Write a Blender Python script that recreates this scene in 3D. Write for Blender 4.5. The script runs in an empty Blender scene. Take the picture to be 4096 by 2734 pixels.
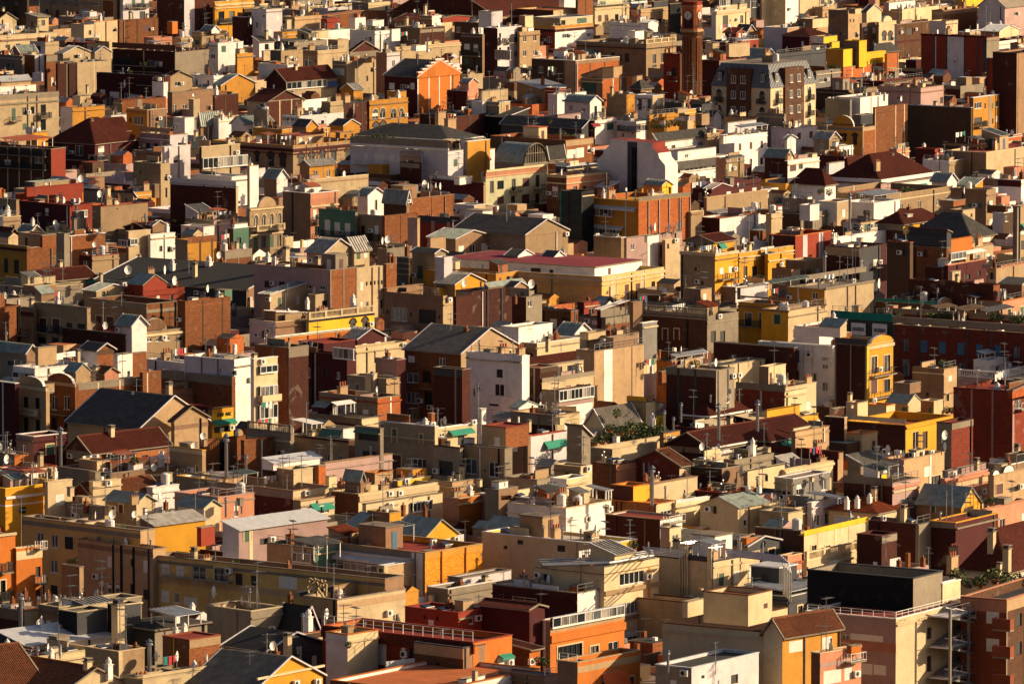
import bpy, math, random
import numpy as np
from mathutils import Vector, Matrix
random.seed(11)
SC = bpy.context.scene
# ------------------------------------------------------------------ camera, sky, sun, exposure
F, CX, CY, HC = 29640.0, 2048.0, 1367.0, 130.0
TH = math.radians(6.19); CT, ST = math.cos(TH), math.sin(TH)
cam = bpy.data.objects.new("camera", bpy.data.cameras.new("camera"))
SC.collection.objects.link(cam); SC.camera = cam
cam.location = (0, 0, HC); cam.rotation_euler = (math.pi/2 - TH, 0, 0)
cam.data.sensor_width = 36; cam.data.lens = F/4096*36
cam.data.clip_start = 5; cam.data.clip_end = 9000
SUN_EL, SUN_AZ = math.radians(19), math.radians(-10)      # azimuth: from +X towards -Y (behind the camera)
world = bpy.data.worlds.new("World"); SC.world = world; world.use_nodes = True
nt = world.node_tree; nt.nodes.clear()
wo = nt.nodes.new("ShaderNodeOutputWorld"); bg = nt.nodes.new("ShaderNodeBackground")
sky = nt.nodes.new("ShaderNodeTexSky"); sky.sky_type = 'NISHITA'; sky.sun_disc = False
sky.sun_elevation = SUN_EL; sky.sun_rotation = math.pi/2 + SUN_AZ
sky.dust_density = 4.0; sky.ozone_density = 0.6; sky.air_density = 1.0
tint = nt.nodes.new("ShaderNodeMix"); tint.data_type = 'RGBA'; tint.blend_type = 'MULTIPLY'
tint.inputs[0].default_value = 1.0; tint.inputs[7].default_value = (0.96, 0.90, 0.96, 1)
nt.links.new(sky.outputs[0], tint.inputs[6]); nt.links.new(tint.outputs[2], bg.inputs[0])
bg.inputs[1].default_value = 0.054
nt.links.new(bg.outputs[0], wo.inputs[0])
sl = bpy.data.lights.new("sun", 'SUN'); sl.energy = 5.0; sl.angle = math.radians(0.5); sl.color = (1.0, 0.755, 0.47)
so = bpy.data.objects.new("sun", sl); SC.collection.objects.link(so)
sd = Vector((math.cos(SUN_EL)*math.cos(SUN_AZ), -math.cos(SUN_EL)*math.sin(SUN_AZ), math.sin(SUN_EL)))
so.rotation_euler = sd.to_track_quat('Z', 'Y').to_euler(); so.location = (400, 600, 300)
vs = SC.view_settings; vs.view_transform = 'Standard'; vs.look = 'None'; vs.gamma = 1.0; vs.use_curve_mapping = False
vs.exposure = 0.72
# ------------------------------------------------------------------ projection between photograph pixels and the place
def ray(X, Y):
    u = (X-CX)/F; v = (Y-CY)/F
    return (u, CT - v*ST, -ST - v*CT)
def on_z(X, Y, z):
    d = ray(X, Y); t = (z-HC)/d[2]; return Vector((d[0]*t, d[1]*t, z))
def depth(p): return p[1]*CT - (p[2]-HC)*ST
def proj(p):
    d = depth(p); return CX + F*p[0]/d, CY - F*(p[1]*ST + (p[2]-HC)*CT)/d
# ------------------------------------------------------------------ materials
def lin(h):
    r = [int(h[i:i+2], 16)/255 for i in (0, 2, 4)]
    return [(c/12.92 if c <= 0.04045 else ((c+0.055)/1.055)**2.4) for c in r]
PAL = dict(wh='e6e2dc', wg='cac5c8', cr='cfbd98', be='b09572', ta='90735a', oc='bd8836', ye='d69e2c', yl='e3bb30',
  gb='cc8a26', rb='74301f', pe='cdaa68', sb='b7a483', sd='9c8668', tc='8c4c32', org='c0702c', ob='a05a30', bk='7c4c2c', bd='472219', bm='60402c', rd='8a3826', mr='4c1e20', pk='ab918c', sa='bd8468', gy='7f7c78',  # sb: cream dulled, the dimmer light of middle and far rows put into plaster
  cg='8c8272', sao='b5673c', dk='15171c', dg='45474c', gn='587f6c', lg='b4b492', br='53402f', lb='7d9fb4', tq='1f7f74', dred='701a20', gr='3c3f3a')
M = {}
def nodes(name):
    m = bpy.data.materials.new(name); m.use_nodes = True
    t = m.node_tree; b = t.nodes["Principled BSDF"]; return m, t, b
def N(t, kind, **kw):
    n = t.nodes.new(kind)
    for k, v in kw.items():
        if k.startswith('i_'): n.inputs[int(k[2:])].default_value = v
        else: setattr(n, k, v)
    return n
def mixc(t, fac, a, b, mode='MIX'):
    n = N(t, "ShaderNodeMix", data_type='RGBA', blend_type=mode)
    for sock, v in ((0, fac), (6, a), (7, b)):
        if isinstance(v, (int, float)): n.inputs[sock].default_value = v
        elif isinstance(v, (list, tuple)): n.inputs[sock].default_value = (*v[:3], 1)
        else: t.links.new(v, n.inputs[sock])
    return n.outputs[2]
def ramp(t, src, a, b, lo=0.0, hi=1.0):
    n = N(t, "ShaderNodeMapRange"); t.links.new(src, n.inputs[0])
    n.inputs[1].default_value = a; n.inputs[2].default_value = b; n.inputs[3].default_value = lo; n.inputs[4].default_value = hi
    return n.outputs[0]
def noise(t, vec, scale, detail=3, rough=0.6):
    n = N(t, "ShaderNodeTexNoise"); t.links.new(vec, n.inputs[0]); n.inputs['Scale'].default_value = scale
    n.inputs['Detail'].default_value = detail; n.inputs['Roughness'].default_value = rough
    return n.outputs[0]
def mapped(t, vec, s):
    n = N(t, "ShaderNodeMapping"); t.links.new(vec, n.inputs[0]); n.inputs[3].default_value = s; return n.outputs[0]
def plaster(name, hexc, grime=0.35, rough=0.9, mott=0.16):
    m, t, b = nodes(name); c = lin(hexc)
    pos = N(t, "ShaderNodeNewGeometry").outputs[0]
    big = noise(t, pos, 0.35, 4); fine = noise(t, pos, 5.0, 3, 0.7)
    streak = noise(t, mapped(t, pos, (1.5, 1.5, 0.22)), 1.0, 5, 0.7); mid = noise(t, pos, 1.3, 5, 0.75)
    col = mixc(t, ramp(t, big, 0.3, 0.7, 0, 1), [x*(1-mott) for x in c], [min(1, x*(1+mott*0.8)) for x in c])
    col = mixc(t, ramp(t, fine, 0.3, 0.75, 0, 0.35), col, [x*0.72 for x in c])
    pt = noise(t, pos, 0.55, 6, 0.6)
    col = mixc(t, ramp(t, pt, 0.585, 0.61, 0, 0.45), col, [x*0.66+0.02 for x in c])
    col = mixc(t, ramp(t, pt, 0.36, 0.34, 0, 0.3), col, [min(1, x*1.12+.02) for x in c])
    dirt = [c[0]*0.42, c[1]*0.36, c[2]*0.30]
    col = mixc(t, ramp(t, mid, 0.5, 0.72, 0, grime*0.9), col, [x*0.55 for x in c])
    col = mixc(t, ramp(t, streak, 0.56, 0.85, 0, grime*1.1), col, dirt)
    rndv = N(t, "ShaderNodeObjectInfo").outputs['Random']
    col = mixc(t, 1.0, col, mixc(t, ramp(t, rndv, 0, 1), (0.80, 0.78, 0.77) if name[-2:] not in ('wh', 'wg') else (0.88, 0.88, 0.9), (1.08, 1.06, 1.03)), 'MULTIPLY')
    t.links.new(col, b.inputs['Base Color']); b.inputs['Roughness'].default_value = rough
    b.inputs['Specular IOR Level'].default_value = 0.25
    bp = N(t, "ShaderNodeBump"); bp.inputs[0].default_value = 0.35; bp.inputs[1].default_value = 0.03
    t.links.new(fine, bp.inputs[2]); t.links.new(bp.outputs[0], b.inputs['Normal'])
    return m
def brick(name, hexc, patchy=0.5):
    m, t, b = nodes(name); c = lin(hexc)
    uv = N(t, "ShaderNodeUVMap").outputs[0]; pos = N(t, "ShaderNodeNewGeometry").outputs[0]
    br = N(t, "ShaderNodeTexBrick"); t.links.new(uv, br.inputs[0])
    br.inputs['Color1'].default_value = (*[min(1, x*1.25) for x in c], 1); br.inputs['Color2'].default_value = (*[x*0.62 for x in c], 1)
    br.inputs['Mortar'].default_value = (*[min(1, x*0.8+0.05) for x in c], 1)
    br.inputs['Scale'].default_value = 1.0; br.inputs['Mortar Size'].default_value = 0.012
    br.inputs['Brick Width'].default_value = 0.42; br.inputs['Row Height'].default_value = 0.14; br.inputs['Bias'].default_value = -0.1
    n1 = noise(t, pos, 0.8, 5, 0.75); n2 = noise(t, pos, 0.12, 3)
    spk = noise(t, mapped(t, pos, (1, 1, 1.6)), 3.2, 4, 0.85)
    col = mixc(t, ramp(t, n1, 0.42, 0.72, 0, patchy), br.outputs[0], [min(1, c[0]*1.5), min(1, c[1]*1.5), min(1, c[2]*1.4)])
    col = mixc(t, ramp(t, spk, 0.52, 0.68, 0, 0.55), col, [x*0.45 for x in c])
    col = mixc(t, ramp(t, n2, 0.45, 0.75, 0, 0.45), col, [x*0.6 for x in c])
    pt = noise(t, pos, 0.42, 6, 0.62)
    col = mixc(t, ramp(t, pt, 0.62, 0.645, 0, 0.6), col, (0.20, 0.155, 0.115))
    rndv = N(t, "ShaderNodeObjectInfo").outputs['Random']
    col = mixc(t, 1.0, col, mixc(t, ramp(t, rndv, 0, 1), (0.72, 0.76, 0.80), (1.2, 1.12, 1.05)), 'MULTIPLY')
    t.links.new(col, b.inputs['Base Color']); b.inputs['Roughness'].default_value = 0.95
    b.inputs['Specular IOR Level'].default_value = 0.15
    bp = N(t, "ShaderNodeBump"); bp.inputs[0].default_value = 0.5; bp.inputs[1].default_value = 0.02
    t.links.new(br.outputs[1], bp.inputs[2]); bp.invert = True; t.links.new(bp.outputs[0], b.inputs['Normal'])
    return m
def tilemat(name, hexc):
    m, t, b = nodes(name); c = lin(hexc)
    pos = N(t, "ShaderNodeNewGeometry").outputs[0]
    n1 = noise(t, pos, 3.2, 3, 0.8); n2 = noise(t, pos, 0.3, 4)
    w = N(t, "ShaderNodeTexWave", wave_type='BANDS', bands_direction='Z'); t.links.new(pos, w.inputs[0])
    w.inputs['Scale'].default_value = 1.4; w.inputs['Distortion'].default_value = 0.6
    col = mixc(t, ramp(t, n1, 0.35, 0.65), [x*0.55 for x in c], [min(1, x*1.35) for x in c])
    col = mixc(t, ramp(t, n2, 0.45, 0.75, 0, 0.6), col, [c[0]*0.45, c[1]*0.5, c[2]*0.55])
    col = mixc(t, ramp(t, w.outputs[1], 0.0, 0.35, 0.35, 0), col, [x*0.4 for x in c])
    t.links.new(col, b.inputs['Base Color']); b.inputs['Roughness'].default_value = 0.9
    b.inputs['Specular IOR Level'].default_value = 0.2
    return m
def sheet(name, hexc, rough=0.5, metal=0.0, mott=0.25):
    m, t, b = nodes(name); c = lin(hexc)
    pos = N(t, "ShaderNodeNewGeometry").outputs[0]
    n1 = noise(t, pos, 1.1, 4, 0.7)
    col = mixc(t, ramp(t, n1, 0.35, 0.7), [x*(1-mott) for x in c], [min(1, x*(1+mott*.6)) for x in c])
    if mott > 0.3: col = mixc(t, ramp(t, noise(t, pos, 0.45, 5, 0.7), 0.55, 0.72, 0, 0.5), col, [c[0]*0.6, c[1]*0.45, c[2]*0.3])
    t.links.new(col, b.inputs['Base Color']); b.inputs['Roughness'].default_value = rough; b.inputs['Metallic'].default_value = metal
    return m
BRICKS = {'gb', 'rb', 'ob', 'bk', 'bd', 'bm'}
SHEETS = {'met': ('8b968e', .6, .05, .35), 'mett': ('a39f97', .6, .05, .4), 'metw': ('c4c6c8', .5, .1, .15), 'mem': ('2b2a29', .95, 0, .35), 'slate': ('4d4a47', .95, 0, .4),
  'fibre': ('6c675e', .9, 0, .4), 'fr': ('d8d6d0', .5, 0, .1), 'dark': ('0e0f12', .6, 0, .1), 'steel': ('8d8f92', .35, .7, .2), 'rust': ('6a3c22', .8, 0, .4),
  'blind': ('d5d2c8', .7, 0, .1), 'gsh': ('2c5240', .7, 0, .2), 'bsh': ('2f5f80', .7, 0, .2), 'rsh': ('4a1e18', .7, 0, .2), 'iron': ('16171a', .6, .2, .1),
  'awg': ('12806a', .8, 0, .1), 'awo': ('c4571a', .8, 0, .15), 'awr': ('7c1626', .8, 0, .15), 'dishm': ('dcdcd8', .5, 0, .1), 'orb': ('d98a10', .5, 0, .1), 'pot': ('a8623c', .85, 0, .2),
  'doork': ('2a1c16', .7, 0, .2), 'curt': ('9a948a', .9, 0, .2), 'blue': ('2a4a7a', .8, 0, .2), 'lred': ('b02030', .8, 0, .2), 'mett2': ('6a6e74', .6, .1, .2), 'navy': ('1a2a44', .8, 0, .1), 'wg2': ('c8c6cc', .8, 0, .1), 'grf': ('a08a62', .9, 0, .1), 'steelb': ('c2c0ba', .3, .8, .15), 'asph': ('34322f', .95, 0, .2)}
TILES = {'t': '8e4326', 'tb': '7a4a30', 'td': '5e2c20', 'to': 'a8562c'}
DECKS = {'dt': '9c5238', 'dr': '8a3428', 'dgy': '84786c', 'ds': 'a8886a', 'dw': 'c0b8ae', 'dkk': '303236', 'dor': 'b8683a'}
def mat(k):
    if k in M: return M[k]
    if k in BRICKS: m = brick("brick_"+k, PAL[k], 0.55 if k == 'ob' else 0.3)
    elif k in PAL: m = plaster("plaster_"+k, PAL[k], 0.65 if k in ('cg', 'be', 'ta', 'sb', 'sd') else 0.4)
    elif k in SHEETS: m = sheet("sheet_"+k, *SHEETS[k])
    elif k in TILES: m = tilemat("tile_"+k, TILES[k])
    elif k in DECKS: m = plaster("deck_"+k, DECKS[k], 0.5, 0.9, 0.28)
    elif k == 'glass':
        m, t, b = nodes("glass"); b.inputs['Roughness'].default_value = 0.12
        rv = N(t, "ShaderNodeObjectInfo").outputs['Random']; t.links.new(mixc(t, ramp(t, rv, .55, 1, 0, 1), (0.016, 0.02, 0.026), (0.10, 0.12, 0.14)), b.inputs['Base Color'])
    elif k == 'glassl':
        m, t, b = nodes("glass_curtained"); pos = N(t, "ShaderNodeNewGeometry").outputs[0]
        n1 = noise(t, mapped(t, pos, (3, 3, .2)), 2.0, 2)
        t.links.new(mixc(t, ramp(t, n1, 0.4, 0.6), (0.03, 0.035, 0.04), (0.22, 0.21, 0.19)), b.inputs['Base Color']); b.inputs['Roughness'].default_value = 0.25
    elif k in ('leaf', 'leafd', 'leafy'):
        m, t, b = nodes(k); pos = N(t, "ShaderNodeNewGeometry").outputs[0]
        c = {'leaf': (0.045, 0.075, 0.02), 'leafd': (0.02, 0.04, 0.015), 'leafy': (0.13, 0.15, 0.02)}[k]
        t.links.new(mixc(t, ramp(t, noise(t, pos, 4.0, 2), 0.3, 0.7), [x*.6 for x in c], [x*1.5 for x in c]), b.inputs['Base Color']); b.inputs['Roughness'].default_value = 0.8
    else: raise KeyError(k)
    M[k] = m; return m
# ------------------------------------------------------------------ mesh building
def link(o, parent=None):
    SC.collection.objects.link(o)
    if parent is not None: o.parent = parent
    return o
class MB:
    def __init__(s): s.v = []; s.f = []; s.m = []; s.k = []; s.ki = {}
    def mi(s, k):
        if k not in s.ki: s.ki[k] = len(s.k); s.k.append(k)
        return s.ki[k]
    def poly(s, pts, k):
        n = len(s.v); s.v.extend([tuple(p) for p in pts]); s.f.append(tuple(range(n, n+len(pts)))); s.m.append(s.mi(k))
    def box(s, x0, x1, y0, y1, z0, z1, k, top=None, nobot=False):
        if x1 < x0: x0, x1 = x1, x0
        if y1 < y0: y0, y1 = y1, y0
        n = len(s.v)
        s.v += [(x0,y0,z0),(x1,y0,z0),(x1,y1,z0),(x0,y1,z0),(x0,y0,z1),(x1,y0,z1),(x1,y1,z1),(x0,y1,z1)]
        a = s.mi(k); b = s.mi(top or k)
        for f, mm in (((0,1,5,4),a),((1,2,6,5),a),((2,3,7,6),a),((3,0,4,7),a),((4,5,6,7),b)):
            s.f.append(tuple(n+i for i in f)); s.m.append(mm)
        if not nobot: s.f.append((n+3,n+2,n+1,n)); s.m.append(a)
    def cyl(s, x, y, z0, z1, r, k, n=8, r2=None, cap=True):
        r2 = r if r2 is None else r2; b = len(s.v)
        for z, rr in ((z0, r), (z1, r2)):
            for i in range(n): a = 2*math.pi*i/n; s.v.append((x+rr*math.cos(a), y+rr*math.sin(a), z))
        mm = s.mi(k)
        for i in range(n): j = (i+1) % n; s.f.append((b+i, b+j, b+n+j, b+n+i)); s.m.append(mm)
        if cap: s.f.append(tuple(b+n+i for i in range(n))); s.m.append(mm); s.f.append(tuple(b+n-1-i for i in range(n))); s.m.append(mm)
    def bar(s, p, q, r, k):
        p = Vector(p); q = Vector(q); d = (q-p).normalized()
        a = d.cross(Vector((0,0,1)))
        if a.length < 1e-3: a = Vector((1,0,0))
        a = a.normalized()*r; b = d.cross(a).normalized()*r
        n = len(s.v)
        for c in (p, q):
            for u, w in ((1,1),(-1,1),(-1,-1),(1,-1)): s.v.append(tuple(c+a*u+b*w))
        mm = s.mi(k)
        for f in ((0,1,5,4),(1,2,6,5),(2,3,7,6),(3,0,4,7),(3,2,1,0),(4,5,6,7)): s.f.append(tuple(n+i for i in f)); s.m.append(mm)
    def mesh(s, name, smooth=False):
        me = bpy.data.meshes.new(name); me.from_pydata(s.v, [], s.f); me.update()
        for k in s.k: me.materials.append(mat(k))
        me.polygons.foreach_set('material_index', s.m)
        if smooth: me.polygons.foreach_set('use_smooth', [True]*len(s.f))
        if any(k in BRICKS for k in s.k):
            uv = me.uv_layers.new(name="UVMap"); out = []
            for p in me.polygons:
                nx, ny, nz = p.normal
                if abs(nz) > 0.8: out += [c for vi in p.vertices for c in me.vertices[vi].co[:2]]
                else:
                    l = math.hypot(nx, ny) or 1; tx, ty = -ny/l, nx/l
                    for vi in p.vertices: co = me.vertices[vi].co; out += (co[0]*tx+co[1]*ty, co[2])
            uv.data.foreach_set('uv', out)
        return me
    def obj(s, name, parent=None, kind=None, smooth=False):
        if not s.f: return None
        o = bpy.data.objects.new(name, s.mesh(name, smooth)); link(o, parent)
        if kind: o['kind'] = kind
        return o
def inst(name, me, parent, loc, rz=0.0, sc=None):
    o = bpy.data.objects.new(name, me); link(o, parent); o.location = loc; o.rotation_euler = (0, 0, rz)
    if sc: o.scale = sc
    return o
def empty(name, loc, rz=0.0, parent=None):
    o = bpy.data.objects.new(name, None); o.empty_display_size = 0.5; link(o, parent); o.location = loc; o.rotation_euler = (0, 0, rz); return o
# ------------------------------------------------------------------ shared small meshes
CACHE = {}
def cached(key, fn):
    if key not in CACHE: CACHE[key] = fn()
    return CACHE[key]
def q05(v): return max(0.1, round(v*10)/10)
# every window mesh: x along the wall, -y outward, origin at lower centre of the opening on the wall face
def frame_mesh(w, h, style, n):
    def f():
        b = MB(); t = 0.07; fr = {'g': 'gsh', 'b': 'bsh', 'r': 'rsh', 'f': 'doork', 'x': 'cr'}.get(style, 'fr')
        y0, y1 = 0.06, 0.13
        b.box(-w/2, w/2, y0, y1, 0, t, fr); b.box(-w/2, w/2, y0, y1, h-t, h, fr)
        for i in range(n+1):
            x = -w/2 + t/2 + (w-t)*i/n; b.box(x-t/2, x+t/2, y0-0.005, y1-0.005, t, h-t, fr)
        if style in 'nx' and h < 2.2: b.box(-w/2-0.08, w/2+0.08, -0.08, 0.1, -0.07, -0.01, 'wh')
        return b.mesh('window')
    return cached(('fr', w, h, style, n), f)
def pane_mesh(w, h, kind):
    def f():
        b = MB(); b.box(-w/2+.02, w/2-.02, 0.135, 0.16, 0.02, h-.02, kind); return b.mesh('pane')
    return cached(('pane', w, h, kind), f)
def shutter_mesh(w, h, kind):
    def f():
        b = MB(); n = max(3, int(h/0.16))
        for i in range(n): z = h*i/n; b.box(-w/2, w/2, 0.0, 0.045 if i % 2 else 0.03, z, z+h/n-0.01, kind)
        return b.mesh('blind')
    return cached(('sh', w, h, kind), f)
def trim_mesh(w, h, k='wh'):
    def f():
        b = MB(); t = 0.16
        b.box(-w/2-t, -w/2, -0.05, 0.06, 0, h+t, k); b.box(w/2, w/2+t, -0.05, 0.06, 0, h+t, k); b.box(-w/2, w/2, -0.05, 0.06, h, h+t, k)
        return b.mesh('surround')
    return cached(('tr', w, h, k), f)
def arch_trim(w, h, k='wh'):
    def f():
        b = MB(); R = w/2; n = 10
        for i in range(n):
            a0, a1 = math.pi*i/n, math.pi*(i+1)/n
            pts = [(R*math.cos(a0), h+R*math.sin(a0)), (R*math.cos(a1), h+R*math.sin(a1))]
            c = [(0, h)]
            b.poly([(pts[0][0], -0.015, pts[0][1]), (pts[1][0], -0.015, pts[1][1]), (0, -0.015, h)], 'dark')
            r2 = R+0.16
            o0 = (r2*math.cos(a0), h+r2*math.sin(a0)); o1 = (r2*math.cos(a1), h+r2*math.sin(a1))
            b.poly([(pts[0][0], -0.07, pts[0][1]), (o0[0], -0.07, o0[1]), (o1[0], -0.07, o1[1]), (pts[1][0], -0.07, pts[1][1])], k)
            b.poly([(o0[0], -0.07, o0[1]), (o0[0], 0, o0[1]), (o1[0], 0, o1[1]), (o1[0], -0.07, o1[1])], k)
        return b.mesh('arch')
    return cached(('arch', w, h, k), f)
def rail_mesh(L, h, kind, wrap):
    def f():
        b = MB(); k = {'o': 'iron', 'w': 'fr', 'g': 'steel'}.get(kind, 'iron')
        def run(p, q):
            b.bar((p[0], p[1], h), (q[0], q[1], h), 0.025, k); b.bar((p[0], p[1], 0.08 if wrap else h*.55), (q[0], q[1], 0.08 if wrap else h*.55), 0.02, k)
            d = math.dist(p, q); n = max(2, int(d/(0.16 if kind in 'ow' and h > .85 and wrap else 1.2)))
            for i in range(n+1):
                x = p[0]+(q[0]-p[0])*i/n; y = p[1]+(q[1]-p[1])*i/n; r = 0.022 if i % 8 else 0.035
                b.bar((x, y, 0), (x, y, h), r, k)
        run((0, -wrap), (L, -wrap))
        if wrap: run((0, 0), (0, -wrap)); run((L, 0), (L, -wrap))
        return b.mesh('railing')
    return cached(('rail', L, h, kind, wrap), f)
def balus_mesh(L, h, k='cr'):
    def f():
        b = MB(); b.box(0, L, -0.12, 0.12, 0, 0.15, k); b.box(0, L, -0.15, 0.15, h-0.15, h, k)
        n = max(2, int(L/0.26)); e = max(1, int(round(L/3.2)))
        for i in range(e+1): x = 0.2+(L-0.4)*i/e; b.box(x-0.2, x+0.2, -0.17, 0.17, 0, h+0.06, k)
        for i in range(n): x = L*(i+.5)/n; b.cyl(x, 0, 0.15, h-0.15, 0.075, k, 6, 0.045, False)
        return b.mesh('balustrade')
    return cached(('bal', L, h, k), f)
def dish_mesh():
    b = MB(); R = 0.5; rings = 4; n = 14; P = []
    for r in range(rings+1):
        rr = R*r/rings; P.append([(rr*math.cos(2*math.pi*i/n), -0.32*(rr*rr)/(R*R)*0.5, rr*math.sin(2*math.pi*i/n)*1.08) for i in range(n)])
    for off, flip in ((0, False), (0.02, True)):
        for r in range(rings):
            for i in range(n):
                j = (i+1) % n; q = [P[r][i], P[r+1][i], P[r+1][j], P[r][j]]
                q = [(x, y+off, z) for x, y, z in q]
                b.poly(q[::-1] if flip else q, 'dishm')
    b.bar((0, 0.02, 0), (0, 0.25, -0.1), 0.03, 'steel'); b.bar((0, 0.25, -0.1), (0, 0.25, -0.95), 0.035, 'steel')
    b.bar((0, -0.02, -0.45), (0, -0.42, 0), 0.02, 'steel'); b.box(-0.05, 0.05, -0.48, -0.38, -0.05, 0.05, 'dark')
    return b.mesh('satellite_dish')
def antenna_mesh(var):
    b = MB(); h = [3.2, 4.4, 2.6][var]; b.bar((0, 0, 0), (0, 0, h), 0.03, 'steel')
    b.bar((0, 0, h*0.5), (0.5, 0.2, 0), 0.012, 'steel')
    for z, L, n, w in ((h-0.15, 1.5, 9, 0.32), (h-0.9, 1.0, 5, 0.55)):
        a = 0.6 if var else -0.5; dx, dy = math.cos(a), math.sin(a)
        b.bar((-L*.35*dx, -L*.35*dy, z), (L*.65*dx, L*.65*dy, z), 0.018, 'steel')
        for i in range(n):
            t = -.33+.96*i/(n-1); x, y = L*t*dx, L*t*dy
            b.bar((x-w*dy, y+w*dx, z), (x+w*dy, y-w*dx, z), 0.012, 'steel')
    return b.mesh('antenna')
def chim_mesh(var):
    b = MB()
    if var == 0: b.box(-.3, .3, -.3, .3, -.6, 1.5, 'cr'); b.box(-.38, .38, -.38, .38, 1.5, 1.6, 'cg'); b.box(-.24, .24, -.24, .24, 1.6, 1.8, 'dark'); b.box(-.36, .36, -.36, .36, 1.8, 1.88, 'cg')
    if var == 1: b.cyl(0, 0, -.5, 1.5, .13, 'steel', 8); b.cyl(0, 0, 1.5, 1.62, .24, 'steel', 8, .2); b.cyl(0, 0, 1.72, 1.9, .25, 'steel', 8, .04)
    if var == 2: b.box(-.28, .28, -.28, .28, -.5, 1.2, 'bk'); b.cyl(0, 0, 1.2, 1.7, .16, 'pot', 8, .12); b.box(-.34, .34, -.34, .34, 1.16, 1.24, 'bm')
    if var == 3:
        b.box(-.32, .32, -.32, .32, -.5, 1.0, 'wh'); b.box(-.4, .4, -.4, .4, 1.0, 1.08, 'wh'); b.cyl(0, 0, 1.08, 1.4, .3, 'wh', 8); b.cyl(0, 0, 1.4, 1.85, .36, 'wh', 8, .03)
    if var == 4:
        b.box(-.75, .75, -.3, .3, -.5, 1.3, 'be'); b.box(-.83, .83, -.38, .38, 1.3, 1.38, 'cg')
        for x in (-.5, 0, .5): b.cyl(x, 0, 1.38, 1.8, .13, 'pot', 6)
    return b.mesh('chimney')
def ac_mesh():
    b = MB(); b.box(-.42, .42, -.16, .16, 0, .62, 'fr'); b.cyl(0, 0, 0, 0.02, .01, 'dark', 4)
    n = 10
    for i in range(n):
        a0, a1 = 2*math.pi*i/n, 2*math.pi*(i+1)/n
        b.poly([(-.1, -.165, .31), (-.1+.24*math.cos(a0), -.165, .31+.24*math.sin(a0)), (-.1+.24*math.cos(a1), -.165, .31+.24*math.sin(a1))], 'dark')
    return b.mesh('air_conditioner')
def tank_mesh():
    b = MB(); b.cyl(0, 0, .3, 1.6, .55, 'fr', 12); b.cyl(0, 0, 1.6, 1.75, .55, 'fr', 12, .25)
    for x, y in ((.4,.4),(-.4,.4),(.4,-.4),(-.4,-.4)): b.box(x-.04, x+.04, y-.04, y+.04, 0, .3, 'steel')
    return b.mesh('water_tank')
def bush_mesh(var):
    rnd = random.Random(50+var); b = MB(); n = 260
    for i in range(n):
        a = rnd.uniform(0, 6.283); r = rnd.random()**.5*.6; z = rnd.uniform(.25, 1.3)*(1-.35*r)
        c = Vector((r*math.cos(a), r*math.sin(a), z)); s = rnd.uniform(.05, .12)
        u = Vector((rnd.gauss(0,1), rnd.gauss(0,1), rnd.gauss(0,1))).normalized()*s; w = Vector((rnd.gauss(0,1), rnd.gauss(0,1), rnd.gauss(0,1))).normalized()*s
        b.poly([c-u, c+w, c+u, c-w], rnd.choice(['leaf', 'leaf', 'leafd', 'leafy']))
    b.cyl(0, 0, 0, .35, .22, 'pot', 8, .28); b.bar((0, 0, .3), (0, 0, .9), .03, 'br')
    return b.mesh('potted_plant')
SH = {}
def shared(k):
    if k not in SH:
        SH[k] = {'dish': dish_mesh, 'an0': lambda: antenna_mesh(0), 'an1': lambda: antenna_mesh(1), 'an2': lambda: antenna_mesh(2), 'ac': ac_mesh, 'tank': tank_mesh,
          **{'ch%d' % i: (lambda i=i: chim_mesh(i)) for i in range(5)}, **{'bu%d' % i: (lambda i=i: bush_mesh(i)) for i in range(3)}}[k]()
    return SH[k]
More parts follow.
